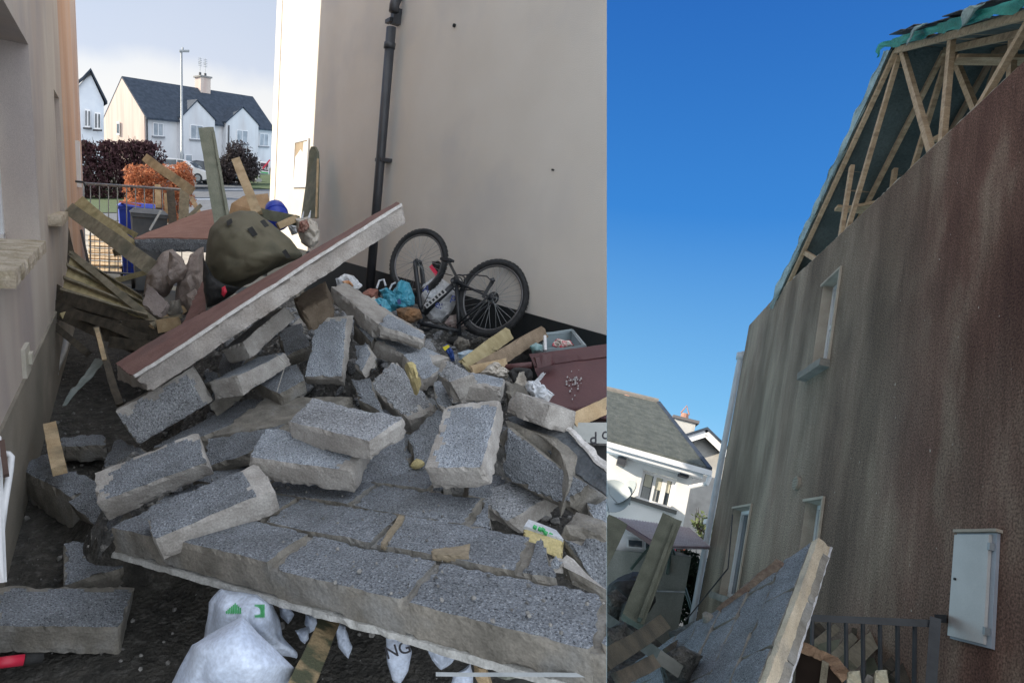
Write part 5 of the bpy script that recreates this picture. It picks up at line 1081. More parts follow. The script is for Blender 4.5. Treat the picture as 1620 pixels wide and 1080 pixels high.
# roofing felt sheets at the right
t = thing('felt_sheet', 'black torn roofing felt sheet sloping down to the right edge', 'felt sheet', A(900, 720, 2.2))
m = M(); m.patch(A(800, 660, 2.45), A(868, 648, 2.45), A(970, 760, 1.95), A(965, 790, 1.9), 24, 40, .02, th=.006, freq=7, rag=.05); obj('felt', m, mat('grey_felt', (.055, .065, .075), (.11, .12, .13), 10, .7, .8, 50, c3=(.20, .20, .20), s3=8, lo3=.6, hi3=.75), t, cut='L')
m = M(); m.patch(A(866, 645, 2.42), A(874, 650, 2.42), A(972, 740, 1.98), A(968, 750, 1.96), 3, 40, .012, th=.01, freq=12, rag=.1); obj('torn_edge', m, EDGE, t, cut='L')
t = thing('printed_carton', 'pale carton with green black print upside down at the right edge under the bin', 'carton', A(935, 700, 2.4))
m = M(); m.quad(A(900, 668, 2.5), A(985, 668, 2.4), A(985, 702, 2.36), A(925, 700, 2.42), nrm(A(940, 690, 1))*.2, sub=(2, 2, 1)); obj('carton', m, mat('pale_card', (.42, .44, .42), (.48, .5, .48), 4, .8), t, cut='L')
obj('lettering', text_mesh('eco P', A(985, 681, 2.36), camv(-1, .0, .25), camv(0, -1, 0), .075), INK, t, cut='L')
m = M(); m.quad(A(905, 705, 2.45), A(985, 704, 2.4), A(985, 745, 2.3), A(945, 742, 2.36), nrm(A(940, 720, 1))*.2); tag(obj('dark_crate', m, BLKF, cut='L'), 'dark crate under the printed carton at the right edge', 'crate')
# yellow foam
t = thing('foam_block', 'yellow insulation foam piece with green printed white facing right of the fallen sheet', 'foam', A(860, 880, 1.75))
m = M(); c = [A(829, 830, 1.78), A(892, 852, 1.72), A(888, 888, 1.66), A(828, 852, 1.74)]; m.box8(c+[p+nrm(p)*.06 for p in c], sub=(14, 8, 3), rough=.004, chip=.01); obj('foam', m, YEL, t)
m = M(); c = [A(829, 831, 1.77), A(891, 853, 1.71), A(880, 838, 1.80), A(836, 821, 1.85)]; m.box8(c+[p+np.array([0, 0, -.012]) for p in c], sub=(8, 4, 1), rough=.002); obj('facing', m, WHB2, t)
m = M()
for x, y in ((845, 829), (853, 832), (862, 838), (870, 841), (858, 833)): m.prism([A(x, y, 1.74), A(x+5, y+3, 1.735), A(x+3, y+6, 1.73), A(x-2, y+3, 1.735)], (0, 0, -.008))
obj('leaf_print', m, GRN, t)
hexq([(643, 575, 2.65), (657, 572, 2.65), (668, 610, 2.5), (664, 625, 2.5)], 2.6, .04, 'thin yellow foam sliver behind the wedge shaped block', (YEL, YEL), seed=40, name='foam_sliver', cat='foam', group=None, away=(0, .05, 0))
m = M(); m.rock(A(661, 733, 2.25), (.035, .03, .02), 4); tag(obj('foam_crumb', m, YEL), 'small yellow crumb beside the large tilted block', 'foam crumb')

# ---------------------------------------------------------------- below the sheet
t = thing('white_sack', 'big smooth white plastic sack at the bottom in front of the printed one', 'sack', A(360, 1080, 1.35))
m = M(); m.pillow([(262, 1090), (285, 1050), (300, 1022), (340, 1006), (376, 985), (385, 980), (402, 996), (424, 1020), (464, 1058), (455, 1092), (400, 1130), (300, 1130)], 1.32, .14, fold=.020, freq=4.5, n=130, rings=tuple(1-i/24 for i in range(24)), power=.7, seed=3); obj('sack', m, WHB, t, smooth=True)
t = thing('printed_sack', 'white sack with bright green leaf print below the edge of the fallen sheet', 'sack', A(400, 1030, 1.6))
m = M(); m.pillow([(322, 1006), (335, 950), (352, 930), (375, 938), (410, 944), (436, 958), (446, 985), (448, 1010), (472, 1036), (470, 1044), (440, 1040), (410, 1030), (360, 1030)], 1.62, .12, fold=.020, freq=6, n=110, rings=tuple(1-i/24 for i in range(24)), power=.7, seed=8); obj('sack', m, WHB, t, smooth=True)
bpy.context.view_layer.update()
def onto(o_, pts, lift=.003):
    """drop outline points seen at (px, py) onto the surface of mesh object o_"""
    from mathutils.bvhtree import BVHTree
    dg = bpy.context.evaluated_depsgraph_get(); Mx = o_.matrix_world; vs = [Mx@v.co for v in o_.data.vertices]
    bv = BVHTree.FromPolygons(vs, [tuple(p.vertices) for p in o_.data.polygons]); out = []
    for x, y in pts:
        d = Vector(tuple(nrm(A(x, y, 1)))); h = bv.ray_cast(Vector((0, 0, 0)), d)
        if h[0] is None: return None
        out.append(np.array(h[0])-np.array(d)*lift)
    return out
sk = [c_ for c_ in t.children][0]
m = M()
for x0, x1, s in ((357, 382, 1), (403, 419, 1)):
    for k in range(9):
        a = x0+(x1-x0)*k/9; b = a+(x1-x0)/9*.8; q0 = 968-(14-abs(k-5)*2.4 if x0 < 400 else 12); q1 = 971 if x0 < 400 else 977
        P = onto(sk, [(a, q0), (b, q0-1), (b, q1), (a, q1-2)])
        if P: m.prism(P, nrm(P[0])*.001)
if m.v: obj('leaf_print', m, GRN, t)
for P, d, lb in (([(436, 955), (452, 955), (466, 972), (456, 985), (444, 975)], 1.7, 'green and white scrap of sack peeping beside the printed sack'), ([(484, 968), (500, 972), (505, 992), (492, 1000), (484, 985)], 1.7, 'small white sack corner left of the front batten'), ([(465, 998), (488, 990), (490, 1010), (484, 1020)], 1.62, 'white sack fold behind the front batten'), ([(530, 985), (548, 990), (556, 1020), (550, 1040), (536, 1022)], 1.7, 'hanging white sack flap right of the front batten'), ([(668, 1012), (700, 1022), (730, 1035), (700, 1058), (685, 1045)], 1.5, 'white torn sack piece under the right part of the sheet'), ([(716, 1068), (745, 1050), (748, 1090), (712, 1090)], 1.35, 'pale sack corner at the bottom right beside the metal bar')):
    m = M(); m.pillow(P, d, .04, fold=.012, freq=12, seed=len(lb)); tag(obj('sack_scrap', m, WHB), lb, 'sack', 'white sack scraps under the fallen sheet')
t = thing('lettered_sack', 'white sack flap lettered NG in black hanging under the fallen sheet', 'sack', A(628, 1060, 1.55))
m = M(); m.pillow([(611, 1000), (626, 1003), (643, 1010), (652, 1030), (645, 1060), (632, 1082), (620, 1075), (612, 1045)], 1.56, .03, fold=.005, freq=8, seed=6); obj('sack', m, WHB, t, smooth=True)
obj('lettering', text_mesh('NG', A(612, 1042, 1.50), camv(1, .30, 0), camv(-.3, 1, 0), .050), INK, t)
timber('mossy front batten standing out from under the sheet at the bottom', (470, 1100, 1.22), (522, 975, 1.62), .062, .05, mat('mossy_batten', (.20, .15, .08), (.36, .27, .15), 9, .8, .6, 100, c3=(.07, .075, .04), s3=14, lo3=.42, hi3=.55))
m = M(); m.beam(A(690, 1066, 1.2), A(975, 1067, 1.12), .008, .01, n=20, rough=.001); tag(obj('metal_bar', m, METAL, cut='L'), 'thin galvanised bar along the bottom right of the heap', 'metal bar')
t = thing('render_shard', 'greenish grey pointed shard of render leaning at the bottom right', 'render fragment', A(820, 1060, 1.25))
m = M(); m.prism([A(780, 1068, 1.24), A(852, 968, 1.33), A(884, 965, 1.33), (A(868, 1005, 1.28)), A(868, 1062, 1.2), A(800, 1075, 1.2)], nrm(A(830, 1020, 1))*.02); obj('shard', m, mat('greenish_render', (.23, .25, .20), (.31, .32, .27), 5, .9, .4, 90), t)
m = M(); m.beam(A(848, 967, 1.31), A(886, 966, 1.31), .02, .03, n=6, rough=.004); obj('broken_edge', m, mat('pinkish_mortar', (.34, .27, .22), None, 5), t)
m = M(); m.prism([A(855, 1062, 1.2), A(870, 1035, 1.22), A(898, 1032, 1.22), A(880, 1055, 1.2)], nrm(A(870, 1050, 1))*.015); tag(obj('small_shard', m, mat('pale_grey_shard', (.26, .28, .25), None, 6)), 'small pale shard right of the pointed greenish one', 'render fragment')
hexq([(744, 1040, 1.4), (768, 1050, 1.36), (768, 1075, 1.33), (748, 1072, 1.35)], 1.36, .05, 'small brown wooden block under the lower right edge of the sheet', (WOODL, WOODL), seed=44, name='wood_offcut', cat='offcut', group=None)
t = thing('hand_tool', 'red and black handle of a tool lying at the bottom left corner', 'tool', A(20, 1045, 1.6))
m = M(); m.tube([A(-20, 1050, 1.55), A(38, 1043, 1.6)], [.016, .016], 12); obj('red_grip', m, RED, t, smooth=True)
m = M(); m.tube([A(38, 1043, 1.6), A(68, 1040, 1.63)], [.017, .014], 12); obj('black_collar', m, BLKF, t, smooth=True)
# bent wire ties
for P_, lb in ((((436, 560, 2.8), (452, 575, 2.75), (438, 620, 2.7)), 'thin bent wire tie standing out of the blocks left of the upright one'), (((465, 485, 2.9), (470, 492, 2.9), (462, 496, 2.9)), 'small hooked wire tie under the long slab')):
    m = M(); m.tube([A(*q) for q in P_], .002, 5); tag(obj('wire_tie', m, mat('tie_wire', (.4, .38, .34), None, 5)), lb, 'wire')
# ================================================================ the right hand view: back of the damaged house, its yard and neighbours
D = 2.2
def onR(px, py, off=0.0):      # point on (or off, towards the yard) the damaged house's wall plane, in yard coordinates
    p = onp(px, py, FR[:, 0]*(D-off), FR[:, 0]); return FR.T@p
def rw(y, z, dd=0): return Rw(D+dd, y, z)
GROUNDZ = -1.25
def rmat_wall():
    """damp render: grey film streaked downwards, red algae towards the far side of the gable's middle"""
    m = bpy.data.materials.new('algae_streaked_render'); m.use_nodes = True; t = m.node_tree; n = t.nodes; b = n['Principled BSDF']
    b.inputs['Roughness'].default_value = .95; b.inputs['Specular IOR Level'].default_value = .15
    tc_ = n.new('ShaderNodeTexCoord')
    def noise_(sc, stretch=(1, 1, 1), det=6):
        mp = n.new('ShaderNodeMapping'); mp.inputs['Scale'].default_value = stretch; t.links.new(tc_.outputs['Object'], mp.inputs[0])
        q = n.new('ShaderNodeTexNoise'); q.inputs['Scale'].default_value = sc; q.inputs['Detail'].default_value = det; t.links.new(mp.outputs[0], q.inputs['Vector']); return q.outputs[0]
    def ramp(src, st):
        r = n.new('ShaderNodeValToRGB'); e = r.color_ramp.elements; e[0].position, e[0].color = st[0][0], (*st[0][1], 1); e[1].position, e[1].color = st[-1][0], (*st[-1][1], 1)
        for p_, c_ in st[1:-1]: y = e.new(p_); y.color = (*c_, 1)
        t.links.new(src, r.inputs[0]); return r.outputs[0]
    def mix(f, a, b_, bl='MIX'):
        x = n.new('ShaderNodeMix'); x.data_type = 'RGBA'; x.blend_type = bl
        (t.links.new(f, x.inputs[0]) if not isinstance(f, float) else setattr(x.inputs[0], 'default_value', f)); t.links.new(a, x.inputs[6]); t.links.new(b_, x.inputs[7]); return x.outputs[2]
    grey = ramp(noise_(1.7, (1, 1.1, .38), 10), [(.34, (.17, .135, .105)), (.5, (.27, .22, .17)), (.66, (.38, .32, .25))])
    red = ramp(noise_(2.0, (1, 1.1, .4), 10), [(.36, (.11, .058, .045)), (.52, (.175, .10, .075)), (.68, (.27, .20, .15))])
    se = n.new('ShaderNodeSeparateXYZ'); t.links.new(tc_.outputs['Object'], se.inputs[0])
    a1_ = n.new('ShaderNodeMapRange'); t.links.new(se.outputs[1], a1_.inputs[0]); a1_.inputs[1].default_value = 1.8; a1_.inputs[2].default_value = -1.9
    ad_ = n.new('ShaderNodeMath'); ad_.operation = 'MULTIPLY_ADD'; t.links.new(noise_(.8, (1, 1.2, .4)), ad_.inputs[0]); ad_.inputs[1].default_value = 2.2; ad_.inputs[2].default_value = -1.15
    s2 = n.new('ShaderNodeMath'); s2.operation = 'ADD'; s2.use_clamp = True; t.links.new(a1_.outputs[0], s2.inputs[0]); t.links.new(ad_.outputs[0], s2.inputs[1])
    col = mix(s2.outputs[0], grey, red)
    dark = ramp(noise_(.8, (1, 1.2, .3)), [(.36, (.62, .60, .58)), (.6, (1.15, 1.15, 1.15))]); col = mix(.8, col, dark, 'MULTIPLY')
    fs_ = ramp(noise_(11, (1, 1.4, .13), 8), [(.38, (.74, .72, .70)), (.6, (1.16, 1.15, 1.14))]); col = mix(.35, col, fs_, 'MULTIPLY')
    gr = ramp(noise_(75, (1, 1, 1), 5), [(.34, (.45, .45, .45)), (.66, (1.4, 1.4, 1.4))]); col = mix(.9, col, gr, 'MULTIPLY')
    sp = ramp(noise_(34, (1, 1, .6), 2), [(.74, (0, 0, 0)), (.77, (1, 1, 1))]); pale = n.new('ShaderNodeRGB'); pale.outputs[0].default_value = (.5, .45, .38, 1); col = mix(sp, col, pale.outputs[0])
    t.links.new(col, b.inputs['Base Color'])
    bp = n.new('ShaderNodeBump'); bp.inputs['Strength'].default_value = .7; bp.inputs['Distance'].default_value = .006; t.links.new(noise_(120, (1, 1, 1), 3), bp.inputs['Height']); t.links.new(bp.outputs[0], b.inputs['Normal'])
    return m
TREATD = mat('dark_treated_timber', (.085, .09, .065), (.13, .135, .10), 10, .85, .5, 120)
RWALL = rmat_wall()
CLEAN = mat('rain_washed_render', (.25, .225, .19), (.32, .29, .25), 5, .95, .4, 120, stretch=(1, 1, .3))
REV = mat('cream_reveal', (.36, .31, .25), (.44, .39, .32), 6, .95, .3, 120)
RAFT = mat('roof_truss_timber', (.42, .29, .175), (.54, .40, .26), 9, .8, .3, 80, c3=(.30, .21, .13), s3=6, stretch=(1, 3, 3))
RAFTD = mat('darker_truss_timber', (.26, .185, .12), (.34, .25, .17), 9, .8, .3, 80)  # darker copy of the truss timber, for battens and trusses behind the front two
MEMB = mat('grey_green_membrane', (.05, .07, .068), (.085, .11, .105), 3, .7, .5, 30, bdist=.04)
MEMT = mat('pale_green_membrane', (.30, .40, .39), (.42, .52, .50), 3, .6, .5, 25, bdist=.04, trans=.45)
GREENM = mat('bright_green_membrane', (.02, .22, .18), (.04, .32, .26), 3, .6, .5, 25, bdist=.04, trans=.3)
SLR = mat('loose_black_slate', (.02, .022, .028), (.05, .055, .065), 8, .6, .4, 40)
t = thing('damaged_house', 'tall brown streaked gable wall of the damaged house with its roof trusses exposed', 'house', Rw(D, 6, GROUNDZ), fr=FR)
tr = t
# wall openings
def win_rect(tl, tr_, bz): a, b = onR(*tl), onR(*tr_); return min(a[1], b[1]), max(a[1], b[1]), bz, (a[2]+b[2])/2
w1 = (6.54, 6.98, 2.72, 3.83); w2 = (8.30, 9.08, .05, 1.235); w3 = (6.22, 6.62, .12, 1.18); bx = (3.98, 4.305, .225, .835)
ZT = 4.56
m = M(); m.holes(lambda y, z, d: rw(y, z, d), 2.2, 10.03, -1.25, 4.04, [w1, w2, w3], .34, 0, 1)
m.prism([rw(2.2, 4.041), rw(10.03, 4.041), rw(10.03, 4.53), rw(8.4, 4.52), rw(6.2, 4.335), rw(3.98, 4.15), rw(2.2, 4.05)], FR[:, 0]*.34); obj('wall', m, [RWALL, REV], t, fixn=False)
m = M(); m.box((D+.34, 2.2, -1.25), (D+7, 2.5, ZT), Rw); m.box((D+.34, 9.73, -1.25), (D+7, 10.03, ZT), Rw); m.box((D+7, 2.2, -1.25), (D+7.3, 10.03, ZT), Rw); obj('far_walls', m, RWALL, t)
# crumbly top of the wall
m = M()
for ya_, yb_, za_, zb_ in ((2.2, 3.98, 4.05, 4.15), (3.98, 8.4, 4.15, 4.52), (8.4, 10.0, 4.52, 4.53)):
    m.box8([Rw(D+.004, ya_, za_-.01), Rw(D+.3, ya_, za_-.01), Rw(D+.3, yb_, zb_-.01), Rw(D+.004, yb_, zb_-.01), Rw(D+.004, ya_, za_+.014), Rw(D+.3, ya_, za_+.014), Rw(D+.3, yb_, zb_+.014), Rw(D+.004, yb_, zb_+.014)], sub=(4, 120, 2), rough=.008, freq=14, chip=.015)
obj('wall_head', m, REV, t)
def window(w, sill=True, mull=None, hung=None):
    y0, y1, z0, z1 = w; d0 = .095
    m = M(); f = .05
    for a in [(y0, y1, z0, z0+f), (y0, y1, z1-f, z1), (y0, y0+f, z0+f, z1-f), (y1-f, y1, z0+f, z1-f)]+([(y0+f, y1-f, mull, mull+.05)] if mull else []): m.box((D+d0, a[0]+.002, a[2]+.002), (D+d0+.06, a[1]-.002, a[3]-.002), Rw)
    o = obj('window', m, PVC, t)
    m = M(); m.box((D+d0+.03, y0+f, z0+f), (D+d0+.04, y1-f, z1-f), Rw); obj('pane', m, GLASS, o)
    m = M(); m.box((D-.02, y0-.03, z1+.002), (D-.001, y1+.03, z1+.028), Rw); m.box((D-.02, y0-.03, z0), (D-.001, y0-.002, z1), Rw); obj('trim', m, REV, o)
    if sill: m = M(); m.box((D-.09, y0-.05, z0-.09), (D+.2, y1+.12, z0-.003), Rw, sub=(4, 10, 2), rough=.003, chip=.006); obj('sill', m, mat('grey_stone_sill', (.18, .17, .15), (.26, .24, .21), 8, .95, .5), o)
    return o
o = window(w1, True, 3.25); o = window(w2, True); window(w3, True)
m = M(); m.tube([Rw(D-.02, 9.0, 1.15), Rw(D-.03, 8.75, .4), Rw(D-.35, 9.0, -.45)], .008, 6); obj('cable', m, DMETAL, t)
m = M(); m.box((D-.002, 6.56, .9), (D-.0008, 7.02, 2.6), Rw, sub=(1, 6, 12)); 
o = obj('washed_streak', m, CLEAN, t) if 0 else None
c0 = Rw(*(onR(1263, 765))); m = M(); m.tube([c0, c0-FR[:, 0]*.03], .075, 16)
for k in range(4): m.tube([c0-FR[:, 0]*.032+FR[:, 2]*(-.045+.03*k)-FR[:, 1]*.05, c0-FR[:, 0]*.032+FR[:, 2]*(-.045+.03*k)+FR[:, 1]*.05], .006, 4)
obj('vent', m, mat('beige_vent', (.28, .24, .19), None, 5), t)
# meter cabinet
y0, y1, z0, z1 = bx
m = M(); m.box((D-.014, y0, z0), (D, y1, z1), Rw); o = obj('meter_cabinet', m, mat('cabinet_frame_grey', (.26, .28, .32), (.31, .33, .37), 4, .5), t)
m = M(); m.box((D-.028, y0+.035, z0+.012), (D-.0145, y1-.004, z1-.012), Rw); obj('door', m, mat('cabinet_white', (.40, .385, .365), (.50, .485, .465), 3, .4, .05, 60), o)
m = M(); m.tube([Rw(D-.027, y1-.04, (z0+z1)/2+.03), Rw(D-.034, y1-.04, (z0+z1)/2+.03)], .008, 8); obj('lock', m, BLKF, o)
m = M(); m.box((D-.034, y0+.015, z1-.1), (D-.0145, y0+.034, z1-.06), Rw); obj('hinge', m, METAL, o); m = M(); m.box((D-.034, y0+.015, z0+.06), (D-.0145, y0+.034, z0+.1), Rw); obj('hinge', m, METAL, o)
m = M(); m.box((D-.03, y0-.02, z1+.003), (D-.001, y1+.01, z1+.02), Rw, sub=(1, 6, 1), rough=.002); obj('top_trim', m, REV, o)
# downpipe and corner strip at the far corner
m = M(); a = Rw(D-.02, 10.10, 3.95); m.tube([Rw(D+.02, 10.12, 4.05), a, Rw(D-.03, 10.09, 3.8), Rw(D-.04, 10.08, 2.0), Rw(D-.04, 10.08, .2), Rw(D-.04, 10.08, -1.1)], .045, 10)
m.tube([Rw(D-.02, 10.1, 4.02), Rw(D-.02, 10.1, 3.9)], .07, 10); obj('downpipe', m, mat('pale_downpipe', (.42, .46, .50), (.5, .53, .56), 4, .5), t, smooth=True)
m = M(); m.box((D-.09, 10.06, 1.02), (D+.0, 10.28, 1.10), Rw); obj('pipe_bracket', m, PVC, t)
# roof: trusses, sarking membrane, slates
AY, AZ = 5.957, 6.40
EY, EY2 = 8.45, 3.35
zE2 = AZ-(EY-AY)*0+0
sl_ = (AZ-4.55)/(EY-AY)
def rz(y): return AZ-abs(y-AY)*sl_
def trm(P, Q, x0, ma=RAFT, w_=.085, t_=.04, lb=None, par=None):
    m = M(); m.beam(Rw(x0, *P), Rw(x0, *Q), w_, t_, FR[:, 0], n=6); o = obj('truss_member', m, ma, par or tr); return o
def q2(px, py, x0=D+.02): p = onp(px, py, FR[:, 0]*x0, FR[:, 0]); q = FR.T@p; return (q[1], q[2])
g = onR(1620, 12); RY = 3.2; sr = (AZ-q2(1640, 10)[1])/(AY-q2(1640, 10)[0])
def rzz(y): return AZ-(y-AY)*sl_ if y > AY else AZ-(AY-y)*sr
for i in range(10):
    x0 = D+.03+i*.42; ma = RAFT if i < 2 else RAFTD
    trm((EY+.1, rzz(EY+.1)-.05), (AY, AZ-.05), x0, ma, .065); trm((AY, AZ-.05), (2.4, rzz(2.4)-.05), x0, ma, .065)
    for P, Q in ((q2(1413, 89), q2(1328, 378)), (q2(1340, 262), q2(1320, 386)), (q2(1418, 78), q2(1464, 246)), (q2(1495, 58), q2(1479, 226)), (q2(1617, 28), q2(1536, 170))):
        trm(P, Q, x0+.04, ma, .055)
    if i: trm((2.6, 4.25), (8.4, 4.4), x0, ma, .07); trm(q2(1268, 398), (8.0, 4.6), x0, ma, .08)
trm(q2(1268, 398), q2(1290, 412), D+.05, RAFT, .06)
for y_, nm in ((7.25, 'brace'), (5.0, 'brace')):
    m = M(); m.beam(Rw(D+.1, y_, rzz(y_)-.32), Rw(D+5.5, y_, rzz(y_)-.32), .09, .04, FR[:, 2], n=8); obj(nm, m, RAFT, t)
m = M(); m.beam(Rw(D+.15, 7.1, 5.0), Rw(D+3.4, 6.1, 5.9), .09, .04, FR[:, 2]); m2 = M(); m2.beam(Rw(D+.2, 5.4, 4.7), Rw(D+3.2, 6.6, 5.6), .09, .04, FR[:, 2]); obj('diagonal_brace', m, RAFT, t); obj('diagonal_brace', m2, RAFT, t)
m = M()
m.patch(Rw(D-.02, EY+.2, rzz(EY+.2)), Rw(D+6.5, EY+.2, rzz(EY+.2)), Rw(D+6.5, AY, AZ), Rw(D-.02, AY, AZ), 40, 24, .025, th=.004, freq=2.5)
m.patch(Rw(D-.02, AY, AZ), Rw(D+6.5, AY, AZ), Rw(D+6.5, 2.3, rzz(2.3)), Rw(D-.02, 2.3, rzz(2.3)), 40, 24, .025, th=.004, freq=2.5); obj('roof_membrane', m, MEMB, t)
m = M()
for s in range(26):      # battens under the slates
    y = AY+(EY-AY)*s/13 if s < 13 else AY-(AY-2.3)*(s-13)/13
    m.beam(Rw(D+.05, y, rzz(y)+.03), Rw(D+6.4, y, rzz(y)+.03), .05, .025, FR[:, 2])
o = obj('roof_battens', m, RAFTD, t); o['kind'] = 'stuff'
rn = random.Random(12); m = M()
def slate(x, y, sd, jit):
    z = rzz(y)+.075; dy = .30*(1 if sd > 0 else -1); y2_ = y+dy*.83; tw = rn.uniform(-jit, jit)
    P = [Rw(x, y, z), Rw(x+.3, y+tw, z), Rw(x+.3, y2_+tw, rzz(y2_)+.05), Rw(x, y2_, rzz(y2_)+.05)]
    m.prism(P, FR[:, 2]*.012)
for i in range(21):
    for j in range(9): slate(D+.0+i*.305+rn.uniform(-.05, 0), AY-.02-j*.30, -1, .02)
    for j in range(9): slate(D+.55+i*.3, AY+.02+j*.28, 1, .02)
for j in range(12):      # slates slipping over the broken verge
    y = 5.7-j*.2; P0 = Rw(D-.10-rn.random()*.05, y, rzz(y)+.09+rn.uniform(0, .03)); a = FR[:, 0]*.26+FR[:, 2]*rn.uniform(-.02, .03); b = -FR[:, 1]*.26+FR[:, 2]*(-.26*sr+rn.uniform(-.03, .04)); m.prism([P0, P0+a, P0+a+b, P0+b], FR[:, 2]*.010)
o = obj('slates', m, SLR, t); o['kind'] = 'stuff'
# torn membrane along the left verge and bright green one along the right verge
m = M(); ns = 70; vs = []
for i in range(ns+1):
    y = EY+.32-(EY+.3-AY)*i/ns; base = rzz(y)+.02
    for j in range(9):
        f = j/8; out = .05+.08*n1((y*2.2, 1, 0))+.06*n1((y*7, 2, 0)); p = np.array(Rw(D-.01-.05*f*1.0+.04*n1((y*5, f*3, 4)), y+.02*n1((y*9, f, 7))+f*out*.75, base-.03+f*out*.75+.05*n1((y*6, f*4, 9))*f)); vs.append(p)
m.add(vs, [(i*9+j, (i+1)*9+j, (i+1)*9+j+1, i*9+j+1) for i in range(ns) for j in range(8)]); o = obj('torn_membrane', m, MEMT, t, smooth=True, fixn=False); o['label'] = 'pale translucent membrane flapping along the left verge'
m = M(); vs = []; ns = 60
for i in range(ns+1):
    y = AY+.06-(AY-2.4)*i/ns
    for j in range(6):
        f = j/5; dr = .12+.05*n1((y*3, 5, 0))+.03*n1((y*11, 2, 0)); vs.append(Rw(D-.12+.05*n1((y*6, f*2, 3)), y, rzz(y)+.06-f*dr))
m.add(vs, [(i*6+j, (i+1)*6+j, (i+1)*6+j+1, i*6+j+1) for i in range(ns) for j in range(5)]); o = obj('torn_membrane', m, GREENM, t, smooth=True, fixn=False); o['label'] = 'bright green membrane hanging under the right verge'
m = M()
for y in (5.15, 4.35):
    m = M(); m.patch(Rw(D-.15, y, rzz(y)+.10), Rw(D-.15, y-.25, rzz(y-.25)+.12), Rw(D-.2, y-.2, rzz(y)-.12), Rw(D-.2, y+.05, rzz(y)-.10), 6, 6, .04, freq=8, rag=.2); obj('membrane_tatter', m, MEMT, t)

# ---------------------------------------------------------------- yard ground
YG = mat('yard_ground', (.03, .032, .028), (.07, .07, .06), 3, .95, .6, 40)
m = M(); xs = [-30, -12, -6, -2, 0, D+.0]; ys = [1.0, 4, 8, 12, 16, 22, 34]
m.add([Rw(x, y, GROUNDZ+.05*n1((x, y, 1))) for y in ys for x in xs]+[], [(j*6+i, j*6+i+1, (j+1)*6+i+1, (j+1)*6+i) for j in range(6) for i in range(5)])
m.add([Rw(D, 10.03, GROUNDZ), Rw(20, 10.03, GROUNDZ), Rw(20, 34, GROUNDZ), Rw(D, 34, GROUNDZ)], [(0, 1, 2, 3)])
o = struct(obj('yard_ground', m, YG, cut='R'))
# ---------------------------------------------------------------- neighbour's white house
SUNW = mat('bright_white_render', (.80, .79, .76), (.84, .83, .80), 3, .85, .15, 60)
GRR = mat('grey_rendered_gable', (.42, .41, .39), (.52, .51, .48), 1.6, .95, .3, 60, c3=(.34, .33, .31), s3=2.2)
ROOFG = mat('grey_green_roof_tiles', (.075, .085, .078), (.11, .12, .11), 5, .9, .6, 18, c3=(.16, .16, .15), s3=9, lo3=.66, hi3=.74, spec=.2)
YN = 15.0
def pn_(px, py, y=YN):      # on the plane across the yard at distance y
    return onp(px, py, FR[:, 1]*y, FR[:, 1])
t = thing('neighbour_house', 'white neighbour house with a grey roof and satellite dishes left of the yard', 'house', pn_(1000, 900), fr=FR)
e0, e1 = pn_(940, 711), pn_(1114, 744); ex = e1-e0; c1_ = pn_(1097, 745); 
bot = FR[:, 2]*-5.2
m = M(); wl = pn_(940, 716); wr = pn_(1097, 746)
uh = nrm(np.array(FR[:, 0])); 
W0, W1, WT_ = (FR.T@wl)[0], (FR.T@wr)[0], (FR.T@wr)[2]
w_ = (FR.T@pn_(1017, 744), FR.T@pn_(1072, 756), FR.T@pn_(1062, 800), FR.T@pn_(1008, 793))
wa, wb, wz0, wz1 = (w_[0][0]+w_[3][0])/2, (w_[1][0]+w_[2][0])/2, (w_[2][2]+w_[3][2])/2, (w_[0][2]+w_[1][2])/2
dx = FR.T@pn_(966, 742); dz = FR.T@pn_(958, 760)
m.holes(lambda x, z, d: Rw(x, YN+d, z), W0, W1, -1.3, WT_, [(wa, wb, wz0, wz1)], .3); obj('wall', m, SUNW, t, cut='R', fixn=False)
m = M(); m.box((W1, YN+.3, -1.3), (W1+.02, YN+6, WT_), Rw); m.box((W1-.3, YN+.31, -1.3), (W1, YN+6, WT_-.01), Rw); obj('side_wall', m, GRR, t, cut='R')
def nw(x0, x1, z0, z1, dd=.14):
    m = M(); f = .07
    for a in ((x0, x1, z0, z0+f), (x0, x1, z1-f, z1), (x0, x0+f, z0+f, z1-f), (x1-f, x1, z0+f, z1-f), (x0+(x1-x0)*.36, x0+(x1-x0)*.36+f, z0+f, z1-f), (x0+(x1-x0)*.68-f/2, x0+(x1-x0)*.68+f, z0+f, z1-f)): m.box((a[0], YN+dd, a[2]), (a[1], YN+dd+.07, a[3]), Rw)
    o = obj('window', m, WHITE, t, cut='R'); m = M(); m.box((x0+f, YN+dd+.03, z0+f), (x1-f, YN+dd+.05, z1-f), Rw); obj('pane', m, GLASS, o, cut='R')
    m = M()
    for a, b in ((x0+.09, x0+(x1-x0)*.34), (x0+(x1-x0)*.43, x0+(x1-x0)*.62), (x0+(x1-x0)*.75, x1-.09)): m.box((a, YN+dd+.024, (z0+z1)/2+.0), (b, YN+dd+.028, z1-f), Rw)
    obj('blind', m, mat('cream_blind', (.52, .50, .40), (.56, .54, .44), 4), o, cut='R')
    m = M()
    for a, b in ((x0+.09, x0+(x1-x0)*.34), (x0+(x1-x0)*.43, x0+(x1-x0)*.55)): m.box((a, YN+dd+.024, z0+f), (b, YN+dd+.028, (z0+z1)/2-.01), Rw)
    obj('curtain', m, mat('grey_curtain', (.28, .29, .28), (.36, .37, .36), 12, stretch=(8, 1, .3)), o, cut='R')
    m = M(); m.box((x0-.15, YN-.07, z0-.09), (x1+.12, YN+.14, z0-.002), Rw); obj('sill', m, mat('dark_sill', (.12, .12, .11), None, 4), o, cut='R'); return o
nw(wa, wb, wz0, wz1)
